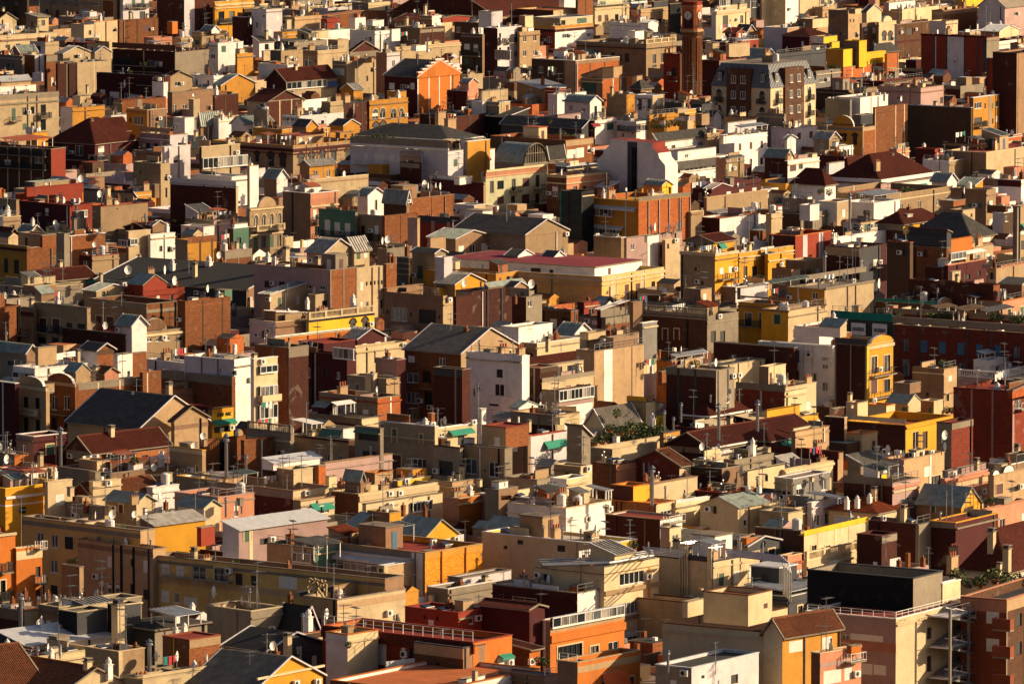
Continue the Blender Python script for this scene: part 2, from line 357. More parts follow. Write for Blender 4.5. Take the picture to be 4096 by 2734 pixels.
# ------------------------------------------------------------------ roofs
def slope(b, A, B, C, D, surf, thick=0.1):
    """a sloping sheet: A-B is the eave, D above A and C above B the top edge; ribbed for tiles and sheet metal. Returns panel polygons for separate panels"""
    A, B, C, D = map(Vector, (A, B, C, D)); e = (B-A); W = e.length; e.normalize()
    up = (D-A); up = up - e*up.dot(e); V = up.length; up.normalize(); n = e.cross(up).normalized()
    if n.z < 0: n = -n
    sD = (D-A).dot(e); sC = (C-A).dot(e)
    def vmax(s):
        if s < sD: return V*s/max(sD, 1e-4)
        if s > sC: return V*(W-s)/max(W-sC, 1e-4)
        return V
    tile = surf in TILES
    if tile: pitch = max(0.24, W/110.)
    elif surf in ('met', 'metw', 'mett', 'mett2', 'fibre', 'slate'): pitch = 0.55 if surf not in ('fibre', 'slate') else 0.36
    else: pitch = W
    ns = max(1, int(round(W/pitch)))
    ss = set([0.0, W, max(0, min(W, sD)), max(0, min(W, sC))]); prof = {}
    if ns > 1:
        for i in range(ns):
            x = W*i/ns; p = W/ns
            if tile or surf in ('fibre', 'slate'): add = ((x, 0.0), (x+p*.3, 0.07), (x+p*.7, 0.07))
            else: add = ((x, 0.10), (x+0.07, 0.10), (x+0.071, 0.0), (x+p-.001, 0.0))
            for s_, h_ in add: prof[round(s_, 4)] = h_; ss.add(round(s_, 4))
    ss = sorted(x for x in ss if 0 <= x <= W+1e-6)
    ks = sorted(prof)
    def hh(s):
        if not prof: return 0.0
        r = round(s, 4)
        if r in prof: return prof[r]
        lo = [k for k in ks if k <= r]; return prof[lo[-1]] if lo else 0.0
    for s0, s1 in zip(ss[:-1], ss[1:]):
        if s1-s0 < 1e-5: continue
        a0 = A+e*s0+n*hh(s0); a1 = A+e*s1+n*hh(s1); t0 = a0+up*vmax(s0); t1 = a1+up*vmax(s1)
        pts = [a0, a1, t1, t0]
        if vmax(s0) < 1e-4: pts = [a0, a1, t1]
        elif vmax(s1) < 1e-4: pts = [a0, a1, t0]
        b.poly(pts, surf)
    dn = -n*thick
    b.poly([A+dn, D+dn, C+dn, B+dn], surf); b.poly([A, A+dn, B+dn, B], surf); b.poly([B, B+dn, C+dn, C], surf)
    b.poly([D, D+dn, A+dn, A], surf)
def make_roof(parent, R, L, h, code, rise, surf, coping='cr', near=False, wb=None, wL='cr', wR='cr', oh=0.35):
    """pitched roofs over the rectangle [0,R]x[0,L] at height h; adds the gable walls to wb"""
    sl_ = []; s = rise
    if code == 'gR':
        m = R/2; wb.poly([(0,0,h),(R,0,h),(m,0,h+s)], wR); wb.poly([(R,L,h),(0,L,h),(m,L,h+s)], wR)
        k = oh*s/m; y0, y1 = -oh*.6, L+oh*.6
        sl_ = [((-oh,y0,h-k),(-oh,y1,h-k),(m,y1,h+s),(m,y0,h+s)), ((R+oh,y1,h-k),(R+oh,y0,h-k),(m,y0,h+s),(m,y1,h+s))]
    elif code == 'gL':
        m = L/2; wb.poly([(0,L,h),(0,0,h),(0,m,h+s)], wL); wb.poly([(R,0,h),(R,L,h),(R,m,h+s)], wL)
        k = oh*s/m; x0, x1 = -oh*.6, R+oh*.6
        sl_ = [((x0,-oh,h-k),(x1,-oh,h-k),(x1,m,h+s),(x0,m,h+s)), ((x1,L+oh,h-k),(x0,L+oh,h-k),(x0,m,h+s),(x1,m,h+s))]
    elif code == 'sR':
        wb.poly([(0,L,h),(0,0,h),(0,L,h+s)], wL); wb.poly([(R,0,h),(R,L,h),(R,L,h+s)], wL); wb.poly([(R,L,h),(0,L,h),(0,L,h+s),(R,L,h+s)], wL)
        k = oh*s/L; x0, x1 = -oh*.6, R+oh*.6
        sl_ = [((x0,-oh,h-k),(x1,-oh,h-k),(x1,L+oh*.5,h+s+k*.5),(x0,L+oh*.5,h+s+k*.5))]
    elif code == 'sL':
        wb.poly([(0,0,h),(R,0,h),(R,0,h+s)], wR); wb.poly([(R,L,h),(0,L,h),(R,L,h+s)], wR); wb.poly([(R,0,h),(R,L,h),(R,L,h+s),(R,0,h+s)], wR)
        k = oh*s/R; y0, y1 = -oh*.6, L+oh*.6
        sl_ = [((-oh,y1,h-k),(-oh,y0,h-k),(R+oh*.5,y0,h+s+k*.5),(R+oh*.5,y1,h+s+k*.5))]
    elif code == 'uR':      # high over the right face, falling away to the back
        wb.poly([(0,L,h),(0,0,h),(0,0,h+s)], wL); wb.poly([(R,0,h),(R,L,h),(R,0,h+s)], wL); wb.poly([(0,0,h),(R,0,h),(R,0,h+s),(0,0,h+s)], wR)
        x0, x1 = -oh*.6, R+oh*.6
        sl_ = [((x1,L+oh,h),(x0,L+oh,h),(x0,-oh*.5,h+s),(x1,-oh*.5,h+s))]
    elif code == 'uL':
        wb.poly([(0,0,h),(R,0,h),(0,0,h+s)], wR); wb.poly([(R,L,h),(0,L,h),(0,L,h+s)], wR); wb.poly([(0,L,h),(0,0,h),(0,0,h+s),(0,L,h+s)], wL)
        y0, y1 = -oh*.6, L+oh*.6
        sl_ = [((R+oh,y0,h),(R+oh,y1,h),(-oh*.5,y1,h+s),(-oh*.5,y0,h+s))]
    elif code == 'h':
        d = min(R, L)/2; o = oh; k = oh*s/d
        e0, e1, f0, f1 = -o, R+o, -o, L+o; z = h-k
        if R >= L: r0 = (d, L/2, h+s); r1 = (R-d, L/2, h+s); T = [(r0, r1), (r1, r1), (r1, r0), (r0, r0)]
        else: r0 = (R/2, d, h+s); r1 = (R/2, L-d, h+s); T = [(r0, r0), (r0, r1), (r1, r1), (r1, r0)]
        cs = [(e0,f0,z),(e1,f0,z),(e1,f1,z),(e0,f1,z)]
        for i in range(4):
            A, B = cs[i], cs[(i+1) % 4]; D, C = T[i]
            sl_.append((A, B, C, D))
    if near and surf in ('met', 'metw', 'mett'):
        ro = empty('roof', (0,0,0), 0, parent) if near != 'hut' else parent
        for A, B, C, D in sl_:
            A, B, C, D = map(Vector, (A, B, C, D)); n = max(2, min(30, int(round((B-A).length/0.6))))
            for i in range(n):
                pb = MB(); u0, u1 = (i+0.0)/n, (i+1-0.0)/n
                slope(pb, A.lerp(B, u0), A.lerp(B, u1), D.lerp(C, u1), D.lerp(C, u0), surf); pb.obj('roof_panel', ro)
        return
    rb = MB()
    for A, B, C, D in sl_: slope(rb, A, B, C, D, surf)
    if code[0] in 'g' and surf in TILES:
        if code == 'gR': rb.bar((R/2,-.2,h+s+.05),(R/2,L+.2,h+s+.05), .1, surf)
        else: rb.bar((-.2,L/2,h+s+.05),(R+.2,L/2,h+s+.05), .1, surf)
    for A, B, C, D in sl_:
        dz = Vector((0, 0, -.05)); rb.bar(Vector(A)+dz, Vector(B)+dz, .07, 'cg')
    if code[0] in 'gu' or code[0] == 's':
        kk = 'cg' if surf in TILES else 'wg'
        for A, B, C, D in sl_: rb.bar(Vector(A)+Vector((0,0,.03)), Vector(D)+Vector((0,0,.03)), .08, kk); rb.bar(Vector(B)+Vector((0,0,.03)), Vector(C)+Vector((0,0,.03)), .08, kk)
    rb.obj('roof', parent)
# ------------------------------------------------------------------ a box-shaped volume found from the photograph
class Vol:
    def __init__(s, xl, xc, xr, yt, yb, zr, a, rmax=None):
        P = on_z(xc, yb, zr); s.P = P; s.a = a
        d = ray(xc, yt); t = P.y/d[1]; s.z1 = HC + d[2]*t
        ca, sa = math.cos(a), math.sin(a); dep = depth((P.x, P.y, s.z1))
        if xl is None: s.L = 8.0
        else: k = (xl-CX)/F; s.L = (P.x-k*dep)/(ca+k*sa*CT)
        if xr is None: s.R = 8.0
        else: k = (xr-CX)/F; s.R = (k*dep-P.x)/(sa-k*ca*CT)
        s.L = max(0.6, s.L); s.R = max(0.6, s.R)
        s.uR = Vector((sa, ca, 0)); s.uL = Vector((-ca, sa, 0)); s.dep = dep; s.mpp = dep/F
    def loc(s, w): r = Vector(w)-Vector((s.P.x, s.P.y, 0)); return Vector((r.dot(s.uR), r.dot(s.uL), w[2]))
    def face(s, X, Y, f):
        d = Vector(ray(X, Y)); o = Vector((0, 0, HC)); n = s.uL if f == 'R' else s.uR
        t = (Vector((s.P.x, s.P.y, 0))-o).dot(n)/d.dot(n); l = s.loc(o+d*t)
        return (l.x if f == 'R' else l.y), l.z
    def plane(s, X, Y, z): return s.loc(on_z(X, Y, z))
def fpos(f, u, z, out=0.0):    # point on a face, 'out' metres in front of it
    return (u, -out, z) if f == 'R' else (-out, u, z)
def frot(f): return 0.0 if f == 'R' else -math.pi/2
def wallface(b, f, S, z0, z1, ops, k, depth_=0.2):
    ops = [o for o in ops if o[0] > 0.05 and o[1] < S-0.05 and o[3] < z1-0.02 and o[2] > z0]
    if not ops:
        q = [(0, z0), (S, z0), (S, z1), (0, z1)]; pts = [fpos(f, u, z) for u, z in q]
        b.poly(pts if f == 'R' else pts[::-1], k); return
    us = sorted({0.0, S, *[o[0] for o in ops], *[o[1] for o in ops]}); zs = sorted({z0, z1, *[o[2] for o in ops], *[o[3] for o in ops]})
    for i in range(len(zs)-1):
        j = 0; zc = (zs[i]+zs[i+1])/2
        solid = [not any(o[0] < (us[t]+us[t+1])/2 < o[1] and o[2] < zc < o[3] for o in ops) for t in range(len(us)-1)]
        while j < len(solid):
            if not solid[j]: j += 1; continue
            e = j
            while e+1 < len(solid) and solid[e+1]: e += 1
            pts = [fpos(f, u, z) for u, z in ((us[j], zs[i]), (us[e+1], zs[i]), (us[e+1], zs[i+1]), (us[j], zs[i+1]))]
            b.poly(pts if f == 'R' else pts[::-1], k); j = e+1
    for u0, u1, a, c in ops:
        for q in (((u0,a),(u1,a)), ((u1,a),(u1,c)), ((u1,c),(u0,c)), ((u0,c),(u0,a))):
            (p, pz), (r, rz) = q
            pts = [fpos(f, p, pz), fpos(f, r, rz), fpos(f, r, rz, -depth_), fpos(f, p, pz, -depth_)]
            b.poly(pts[::-1] if f == 'R' else pts, k)
def add_window(parent, f, u, z, w, h, style, rnd, sub=True, far=False):
    w = q05(w); h = q05(h); p = fpos(f, u, z); r = frot(f)
    if style == 'm':
        inst('opening', pane_mesh(w, h, 'dark'), parent, p, r); inst('arch', arch_trim(q05(w+.15), h, 'mr'), parent, fpos(f, u, z, .02), r); return
    if style == 'q':
        inst('arch', arch_trim(w, h, 'cr'), parent, fpos(f, u, z, .02), r); style = 'n'
    if style == 'd':
        inst('opening', pane_mesh(w, h, 'dark'), parent, p, r); return
    if style == 's' or (style in 'gbr' and rnd.random() < .6):
        inst('shutter', shutter_mesh(w, h, {'s': 'blind', 'g': 'gsh', 'b': 'bsh', 'r': 'rsh'}[style]), parent, p, r); return
    n = 1 if w < .75 else 2 if w < 1.9 else max(2, int(round(w/.8)))
    if far and style != 'n': n = 1
    o = inst('window', frame_mesh(w, h, style, n), parent, p, r)
    kind = 'glassl' if rnd.random() < .35 else 'glass'
    if sub: inst('pane', pane_mesh(w, h, kind), o, (0,0,0), 0)
    else: inst('pane', pane_mesh(w, h, kind), parent, p, r)
    if style == 'n' and sub and rnd.random() < .3: inst('blind', shutter_mesh(w, q05(h*rnd.choice([.35,.5,.8])), 'blind'), o, (0, 0, h-q05(h*.5)) if 0 else (0, 0.0, max(0, h-q05(h*.5)))) if h > 1 else None
def vents_mesh():
    b = MB()
    for x, h_, r_ in ((-.3, 1.1, .07), (0, 1.5, .09), (.28, .8, .06)): b.cyl(x, 0, -.2, h_, r_, 'cg', 6); b.cyl(x, 0, h_, h_+.12, r_*1.7, 'steel', 6, r_)
    return b.mesh('vent_pipes')
def pergola_mesh(k):
    b = MB()
    for x in (0, 2.4):
        for y in (0, 1.9): b.box(x-.04, x+.04, y-.04, y+.04, 0, 2.0, 'fr')
    slope(b, (-.15,-.15,2.02), (2.55,-.15,2.02), (2.55,2.05,2.25), (-.15,2.05,2.25), k, .05); return b.mesh('canopy')
def leanto_mesh(k, kr):
    b = MB(); b.box(0, 2.3, 0, 1.7, 0, 1.6, k); b.poly([(0,1.7,1.6),(0,0,1.6),(0,1.7,2.1)], k); b.poly([(2.3,0,1.6),(2.3,1.7,1.6),(2.3,1.7,2.1)], k); b.poly([(2.3,1.7,1.6),(0,1.7,1.6),(0,1.7,2.1),(2.3,1.7,2.1)], k)
    slope(b, (-.12,-.2,1.56), (2.42,-.2,1.56), (2.42,1.85,2.15), (-.12,1.85,2.15), kr, .05); b.box(.4, 1.1, -.03, 0, 0, 1.5, 'doork'); return b.mesh('lean_to')
def line_mesh(v):
    r = random.Random(v); b = MB(); W = 3.0; b.bar((0,0,0),(0,0,1.8),.03,'steel'); b.bar((W,0,0),(W,0,1.8),.03,'steel'); b.bar((0,0,1.75),(W,0,1.75),.015,'steel')
    for i in range(5): h_ = r.uniform(.4,.9); b.box(.15+i*.56, .15+i*.56+r.uniform(.3,.45), -.02, .02, 1.74-h_, 1.75, r.choice(['fr','blind','wg2','blue','lred','fr']))
    return b.mesh('washing_line')
def parap_mesh(k):
    b = MB(); b.box(0, 3.2, -.09, .09, 0, 1.0, k); b.box(-.03, 3.23, -.13, .13, 1.0, 1.07, 'cg'); return b.mesh('dividing_wall')
def skyl_mesh():
    b = MB(); b.box(-.6, .6, -.45, .45, 0, .35, 'cg'); b.poly([(-.6,-.45,.351),(.6,-.45,.351),(.6,.45,.6),(-.6,.45,.6)], 'glass'); b.poly([(.6,.45,.351),(-.6,.45,.351),(-.6,.45,.6),(.6,.45,.6)], 'fr'); b.box(-.65,.65,-.5,-.42,.33,.4,'fr'); return b.mesh('skylight')
def clutter(parent, R, L, z, n, rnd, loc0=(0, 0)):
    for i in range(n):
        x = rnd.uniform(.8, max(1, R-.8)); y = rnd.uniform(.8, max(1, L-.8)); t = rnd.random(); rz = rnd.uniform(-.6, .6)
        big = R > 6 and L > 6
        if t < .22: inst('chimney', shared('ch%d' % rnd.choice([0,1,1,2,3,4])), parent, (x,y,z), 0, (rnd.uniform(.8,1.1),)*2+(rnd.uniform(.6,1.3),))
        elif t < .40: inst('antenna', shared('an%d' % rnd.randrange(3)), parent, (x,y,z), rz, (1,1,rnd.uniform(.8,1.5)))
        elif t < .46: inst('satellite_dish', shared('dish'), parent, (x,y,z+.9), rnd.uniform(-.2, 1.3))
        elif t < .53: inst('air_conditioner', shared('ac'), parent, (x,y,z), rnd.choice([0,-math.pi/2]))
        elif t < .60: inst('vent_pipes', cached('vents', vents_mesh), parent, (x,y,z), rz)
        elif t < .67:
            k = rnd.choice(['wh','cr','be','cg','ob']); w, d, hh = rnd.uniform(.8, 1.8), rnd.uniform(.8, 1.6), rnd.uniform(.5, 1.3)
            def f(): b = MB(); b.box(-.5, .5, -.5, .5, 0, 1, k); b.box(-.56, .56, -.56, .56, 1, 1.08, 'cg'); return b.mesh('roof_box')
            inst('roof_box', cached(('rbx', k), f), parent, (x,y,z), 0, (w,d,hh))
        elif t < .80:
            k = rnd.choice(['wh','cr','be','pk','cg','bk']); m_ = cached(('dvw', k), lambda: parap_mesh(k)); s_ = rnd.uniform(.6, 1.3); zz = rnd.uniform(.6, 1.3)
            if rnd.random() < .5: inst('dividing_wall', m_, parent, (min(x, max(.2, R-3.4*s_)), y, z), 0, (s_,1,zz))
            else: inst('dividing_wall', m_, parent, (x, min(y, max(.2, L-3.4*s_)), z), math.pi/2, (s_,1,zz))
        elif t < .86 and big: x, y = min(x, R-3), min(y, L-2.6); k = rnd.choice(['metw','mett','met','cr','dt']); inst('canopy', cached(('perg', k), lambda: pergola_mesh(k)), parent, (x,y,z), 0)
        elif t < .90 and big: x, y = min(x, R-3), min(y, L-2.6); k, kr = rnd.choice([('wh','met'),('cr','mett'),('be','t'),('pk','met'),('ob','slate'),('wg','dt')]); inst('lean_to', cached(('lean', k), lambda: leanto_mesh(k, kr)), parent, (x,y,z), 0, (rnd.uniform(.8,1.3),rnd.uniform(.8,1.2),rnd.uniform(.8,1.1)))
        elif t < .95 and big: v_ = rnd.randrange(3); inst('washing_line', cached(('wl', v_), lambda: line_mesh(v_)), parent, (min(x, R-3.2),y,z), 0)
        elif t < .975: inst('skylight', cached('skyl', skyl_mesh), parent, (x,y,z), 0)
        elif t < .985: inst('potted_plant', shared('bu%d' % rnd.randrange(3)), parent, (x,y,z), rz)
        else: inst('water_tank', shared('tank'), parent, (x,y,z), 0)
KIND = {'A': ('apartment_building', 'apartment building', 'apartment buildings of the dense hillside quarter'), 'H': ('town_house', 'house', 'town houses between the apartment buildings'),
        'C': ('commercial_building', 'building', None), 'M': ('market_hall', 'building', None), 'T': ('clock_tower', 'tower', None), 'W': ('warehouse', 'warehouse', None)}
ROOTS = {}
FOOT = []     # footprints of the placed buildings: (vol, height)
DAT = 17.0
def flat_top(b, R, L, h, ph, wL, wR, deck, parent, coping, hut=False):
    t = 0.22 if min(R, L) > 2 else .1
    iR, iL = R-t, L-t
    ring = [((0,0),(R,0),(iR,t),(t,t)), ((R,0),(R,L),(iR,iL),(iR,t)), ((R,L),(0,L),(t,iL),(iR,iL)), ((0,L),(0,0),(t,t),(t,iL))]
    for q in ring: b.poly([(x, y, h) for x, y in q], wR)
    if ph > 0.02:
        for (x0,y0),(x1,y1) in (((t,t),(iR,t)), ((iR,t),(iR,iL)), ((iR,iL),(t,iL)), ((t,iL),(t,t))):
            b.poly([(x1,y1,h-ph),(x0,y0,h-ph),(x0,y0,h),(x1,y1,h)], wR)
    d = MB(); d.poly([(t,t,h-ph),(iR,t,h-ph),(iR,iL,h-ph),(t,iL,h-ph)], deck); d.obj('roof_deck', parent)
    if coping and coping != '-':
        c = MB(); o = .06; w = t+.1; zt = h+.1
        for (a0,a1,b0,b1) in ((-o,R+o,-o,w-o), (-o,R+o,L-w+o,L+o), (-o,w-o,w-o,L-w+o), (R-w+o,R+o,w-o,L-w+o)): c.box(a0,a1,b0,b1,h+.002,zt,coping)
        c.obj('coping', parent)
def build(line, tile, TS=1024/2347.):
    ox, oy = tile
    kind, label, geo, mats, roof, feats = [x.strip() for x in (line.split('|')+[''])[:6]]
    g = geo.split(); adeg = None
    if len(g) > 5: adeg = float(g[5])
    PX = lambda v: None if v == '-' else ox+float(v)*TS
    PY = lambda v: oy+float(v)*TS
    xl, xc, xr = PX(g[0]), PX(g[1]), PX(g[2]); yt, yb = PY(g[3]), PY(g[4])
    a = math.radians(adeg if adeg else 46-15*(xc/4096))
    v = Vol(xl, xc, xr, yt, yb, DAT, a); R, L, h = v.R, v.L, v.z1
    rnd = random.Random(label)
    nm, cat, grp = KIND[kind]
    root = empty(nm, (v.P.x, v.P.y, 0), math.pi/2-a); root['label'] = label; root['category'] = cat
    if grp: root['group'] = grp
    FOOT.append((v, h)); ROOTS[label] = (root, v, h); near = yb > 1250
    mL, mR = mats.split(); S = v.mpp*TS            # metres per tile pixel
    rc = roof.split(',') if roof else ['f']; pitched = rc[0] in ('gR','gL','sR','sL','h','uR','uL')
    rise = float(rc[1])*S if pitched else 0; surf = rc[2] if pitched and len(rc) > 2 else 't'
    ph = .9 if pitched is False else 0
    deck = 'dt'; cop = 'cg'
    if not pitched:
        deck = rc[1] if len(rc) > 1 else rnd.choice(['dt','dt','ds','dgy','dr']); ph = float(rc[2]) if len(rc) > 2 else .9
        cop = rc[3] if len(rc) > 3 else rnd.choice(['cg','dt','be'])
    zdeck = h-ph if not pitched else h+rise*.5
    ops = {'L': [], 'R': []}; later = []; hut = None; huts = []; nq = None; z_lo = DAT-5
    def item(nm_, key, X, Y, zz, rz=0, sc=None):
        p = v.plane(X, Y, zz); return inst(nm_, shared(key), root, p, rz, sc)
    for ft in [x.split() for x in feats.split(';') if x.strip()]:
        c = ft[0]
        if c == 'w':
            u, z = v.face(PX(ft[2]), PY(ft[3]), ft[1]); w, hh = float(ft[4])*S, float(ft[5])*S
            w /= (math.cos(a) if ft[1] == 'L' else math.sin(a)); st = ft[6] if len(ft) > 6 else 'n'
            ops[ft[1]].append((u, z-hh/2, w, hh, st))
        elif c == 'g':
            f = ft[1]; x0, y0, x1, y1 = PX(ft[2]), PY(ft[3]), PX(ft[4]), PY(ft[5]); nx, ny = int(ft[6]), int(ft[7])
            w, hh = float(ft[8])*S/(math.cos(a) if f == 'L' else math.sin(a)), float(ft[9])*S; st = ft[10] if len(ft) > 10 else 'n'
            u0, z0 = v.face(x0, y0, f); u1, _ = v.face(x1, y0, f); _, z1 = v.face(x0, y1, f)
            for i in range(nx):
                for j in range(ny):
                    u = u0+(u1-u0)*(i/(nx-1) if nx > 1 else 0); z = z0+(z1-z0)*(j/(ny-1) if ny > 1 else 0)
                    ops[f].append((u, z-hh/2, w, hh, st))
        elif c in ('aL', 'aR'):
            f = c[1]; st = ft[1] if len(ft) > 1 else 'n'; top = float(ft[2])*S if len(ft) > 2 else 1.3; W = L if f == 'L' else R
            n = max(1, int(W/2.9)); z = h-top-1.4
            while z > z_lo:
                for i in range(n):
                    s2 = st
                    if rnd.random() < .15: s2 = rnd.choice('ns')
                    tall = st in 'fg'
                    ops[f].append((W*(i+.5)/n, z-(.9 if tall else 0), 1.0 if st != 'v' else 2, 2.2 if tall else 1.35, s2))
                    if tall and rnd.random() < .7: later.append(('b', f, W*(i+.5)/n, z-.95, 1.7, .95, 'o'))
                z -= 3.1
        elif c == 'b':
            u, z = v.face(PX(ft[2]), PY(ft[3]), ft[1]); w = float(ft[4])*S/(math.cos(a) if ft[1] == 'L' else math.sin(a))
            later.append(('b', ft[1], u, z, w, float(ft[5])*S, ft[6] if len(ft) > 6 else 'o'))
        elif c == 'v':
            f = ft[1]; u0, z = v.face(PX(ft[2]), PY(ft[4]), f); u1, _ = v.face(PX(ft[3]), PY(ft[4]), f); later.append(('v', f, min(u0,u1), max(u0,u1), z, float(ft[5])*S, int(ft[6])))
        elif c in ('c', 'p', 'a', 'k', 'ar', 'fe', 'bu', 'sg', 'st'): later.append(ft)
        elif c == 'q': nq = int(ft[1])
        elif c == 'h':
            hx = [PX(ft[1]), PX(ft[2]), PX(ft[3])]; hv = Vol(hx[0], hx[1], hx[2], PY(ft[4]), PY(ft[5]), zdeck if not pitched else h+rise*.3, a)
            huts.append([hv, ft, []]); hut = huts[-1]
        elif c == 'hw': hut[2].append(ft)
        elif c == 'ch': X, Y = PX(ft[1]), PY(ft[2]); k = min(2.6, float(ft[3])*S/1.7); item('chimney', 'ch'+(ft[4] if len(ft) > 4 else '0'), X, Y, zdeck, 0, (max(.75,min(1.6,k)),)*2+(k,))
        elif c == 'an': X, Y = PX(ft[1]), PY(ft[2]); k = float(ft[3])*S/3.2; item('antenna', 'an'+str(rnd.randrange(3)), X, Y, zdeck, rnd.uniform(-.5,.8), (1,1,k))
        elif c == 'di': X, Y = PX(ft[1]), PY(ft[2]); k = min(.72, float(ft[3])*S*.8); item('satellite_dish', 'dish', X, Y, zdeck, rnd.uniform(-.3,1.2), (k*2,k*2,k*2)).location.z += .95*2*k
        elif c == 'po': X, Y = PX(ft[1]), PY(ft[2]); item('potted_plant', 'bu'+str(rnd.randrange(3)), X, Y, zdeck, rnd.uniform(0,3), (lambda q: (q*rnd.uniform(.8,1.2), q, q*rnd.uniform(.6,1.1)))((float(ft[3]) if len(ft) > 3 else 1)*.62))
        elif c == 'ac': X, Y = PX(ft[1]), PY(ft[2]); item('air_conditioner', 'ac', X, Y, zdeck, rnd.choice([0, -math.pi/2]))
        elif c == 'tk': item('water_tank', 'tank', PX(ft[1]), PY(ft[2]), zdeck)
        elif c == 'bx':
            p = v.plane(PX(ft[1]), PY(ft[2]), zdeck); w, hh = float(ft[3])*S, float(ft[4])*S; b = MB(); k = ft[5] if len(ft) > 5 else 'cr'
            b.box(p.x, p.x+w*.8, p.y, p.y+w*.8, p.z-.3, p.z+hh, k); b.box(p.x-.05, p.x+w*.8+.05, p.y-.05, p.y+w*.8+.05, p.z+hh, p.z+hh+.07, 'cg'); b.obj('roof_box', root)
        elif c == 'ca':      # canopy on posts: ca xl xc xr ybase height mat
            hv = Vol(PX(ft[1]), PX(ft[2]), PX(ft[3]), PY(ft[4])-float(ft[5])*TS, PY(ft[4]), zdeck, a); o = v.loc(hv.P); b = MB(); z2 = zdeck+float(ft[5])*S
            k = ft[6] if len(ft) > 6 else 'metw'; x0, y0, x1, y1 = o.x, o.y, o.x+hv.R, o.y+hv.L
            cr = empty('canopy', (0,0,0), 0, root)
            slope(b, (x0-.2,y0-.2,z2), (x1+.2,y0-.2,z2), (x1+.2,y1+.2,z2+.35), (x0-.2,y1+.2,z2+.35), k, .06); b.obj('canopy_sheet', cr)
            for px_, py_ in ((x0,y0),(x1,y0),(x0,y1),(x1,y1),((x0+x1)/2,y0),(x0,(y0+y1)/2)):
                pb = MB(); pb.box(px_-.05,px_+.05,py_-.05,py_+.05,zdeck,z2-.07,'fr'); pb.obj('post', cr)
        elif c == 'dv':      # low wall on the deck between two pixels: dv x0 y0 x1 y1 h mat
            p = v.plane(PX(ft[1]), PY(ft[2]), zdeck); q_ = v.plane(PX(ft[3]), PY(ft[4]), zdeck); b = MB(); hh = float(ft[5])*S; k = ft[6]
            dd = (q_-p); nn = Vector((-dd.y, dd.x, 0)).normalized()*.1
            c4 = [p-nn, q_-nn, q_+nn, p+nn]; up = Vector((0,0,hh))
            for i in range(4): b.poly([c4[i], c4[(i+1)%4], c4[(i+1)%4]+up, c4[i]+up], k)
            b.poly([x+up for x in c4], k); b.obj('dividing_wall', root)
        elif c == 'lu':      # washing line with cloths
            p = v.plane(PX(ft[1]), PY(ft[2]), zdeck); n = int(ft[3]); cr = empty('washing_line', (0,0,0), 0, root)
            b = MB(); W = n*.6; b.bar((p.x,p.y,p.z),(p.x,p.y,p.z+1.9),.03,'steel'); b.bar((p.x+W,p.y,p.z),(p.x+W,p.y,p.z+1.9),.03,'steel'); b.bar((p.x,p.y,p.z+1.85),(p.x+W,p.y,p.z+1.85),.012,'steel'); b.obj('line', cr)
            for i in range(n):
                b = MB(); x = p.x+.1+i*.6; hh = rnd.uniform(.5,1.0); b.box(x,x+rnd.uniform(.3,.5),p.y-.02+i%2*.01,p.y+.02,p.z+1.85-hh,p.z+1.86,rnd.choice(['blue','lred','fr','fr','blind','tq'])); b.obj('cloth', cr)
    # plain walls get the odd window, plain roofs a stair hut
    low = label.lower(); used = {x[1] for x in later if x[0] in ('v', 'p') and len(x) > 1}
    for f in 'LR':
        W = L if f == 'L' else R; mk = mL if f == 'L' else mR
        if ops[f] or f in used or W < 3.2 or any(x in low for x in ('blank', 'party', 'brick', 'wall', 'warehouse', 'pier')): continue
        if mk in BRICKS or mk in ('dk', 'gr', 'mem', 'rd_'): continue
        if f == 'L' and rnd.random() < .3:
            for i in range(rnd.randrange(2, 6)): ops[f].append((rnd.uniform(.6, W-.6), h-rnd.uniform(1.8, 6), .4, .6, rnd.choice('dn')))
            continue
        if rnd.random() > (.97 if kind == 'A' or f == 'R' else .75): continue
        n = max(1, int(W/rnd.uniform(2.3, 3.4))); z = h-(ph if not pitched else 0)-rnd.uniform(1.9, 2.6); st = rnd.choice('nnngrsf') if f == 'R' else rnd.choice('nnds')
        ww = rnd.choice([.7, .9, 1.1, 1.3]) if st != 'd' else .6; hh_ = 1.3 if st not in 'f' else 2.1
        while z > DAT-3:
            for i in range(n):
                if rnd.random() < .85: ops[f].append((W*(i+.5)/n, z-(hh_-1.3), ww, hh_, st if rnd.random() > .2 else 's'))
                if st == 'f' and rnd.random() < .8: later.append(('b', f, W*(i+.5)/n, z-.85, 1.6, .95, 'o'))
            z -= 3.1
    autohut = (not pitched and not huts and R*L > 60 and min(R, L) > 5 and nq != 0 and rnd.random() < .5)
    # walls
    wb = MB(); openings = {}
    for f in 'LR':
        W = L if f == 'L' else R; lst = []
        for (u, z, w, hh, st) in ops[f]:
            w = q05(w); hh = q05(hh)
            if st == 's2': pass
            if u-w/2 < .1 or u+w/2 > W-.1 or z+hh > h-.15 or z < 3: continue
            if any(u-w/2 < o[1]+.05 and u+w/2 > o[0]-.05 and z < o[3]+.05 and z+hh > o[2]-.05 for o in lst): continue
            lst.append((u-w/2, u+w/2, z, z+hh)); add_window(root, f, u, z, w, hh, st, rnd, True, not near)
            if st in 'fgrx' and near: inst('surround', trim_mesh(w, hh, 'cr'), root, fpos(f, u, z), frot(f))
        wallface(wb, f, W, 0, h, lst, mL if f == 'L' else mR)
    wb.poly([(R,0,0),(R,L,0),(R,L,h),(R,0,h)], mR); wb.poly([(R,L,0),(0,L,0),(0,L,h),(R,L,h)], mL)
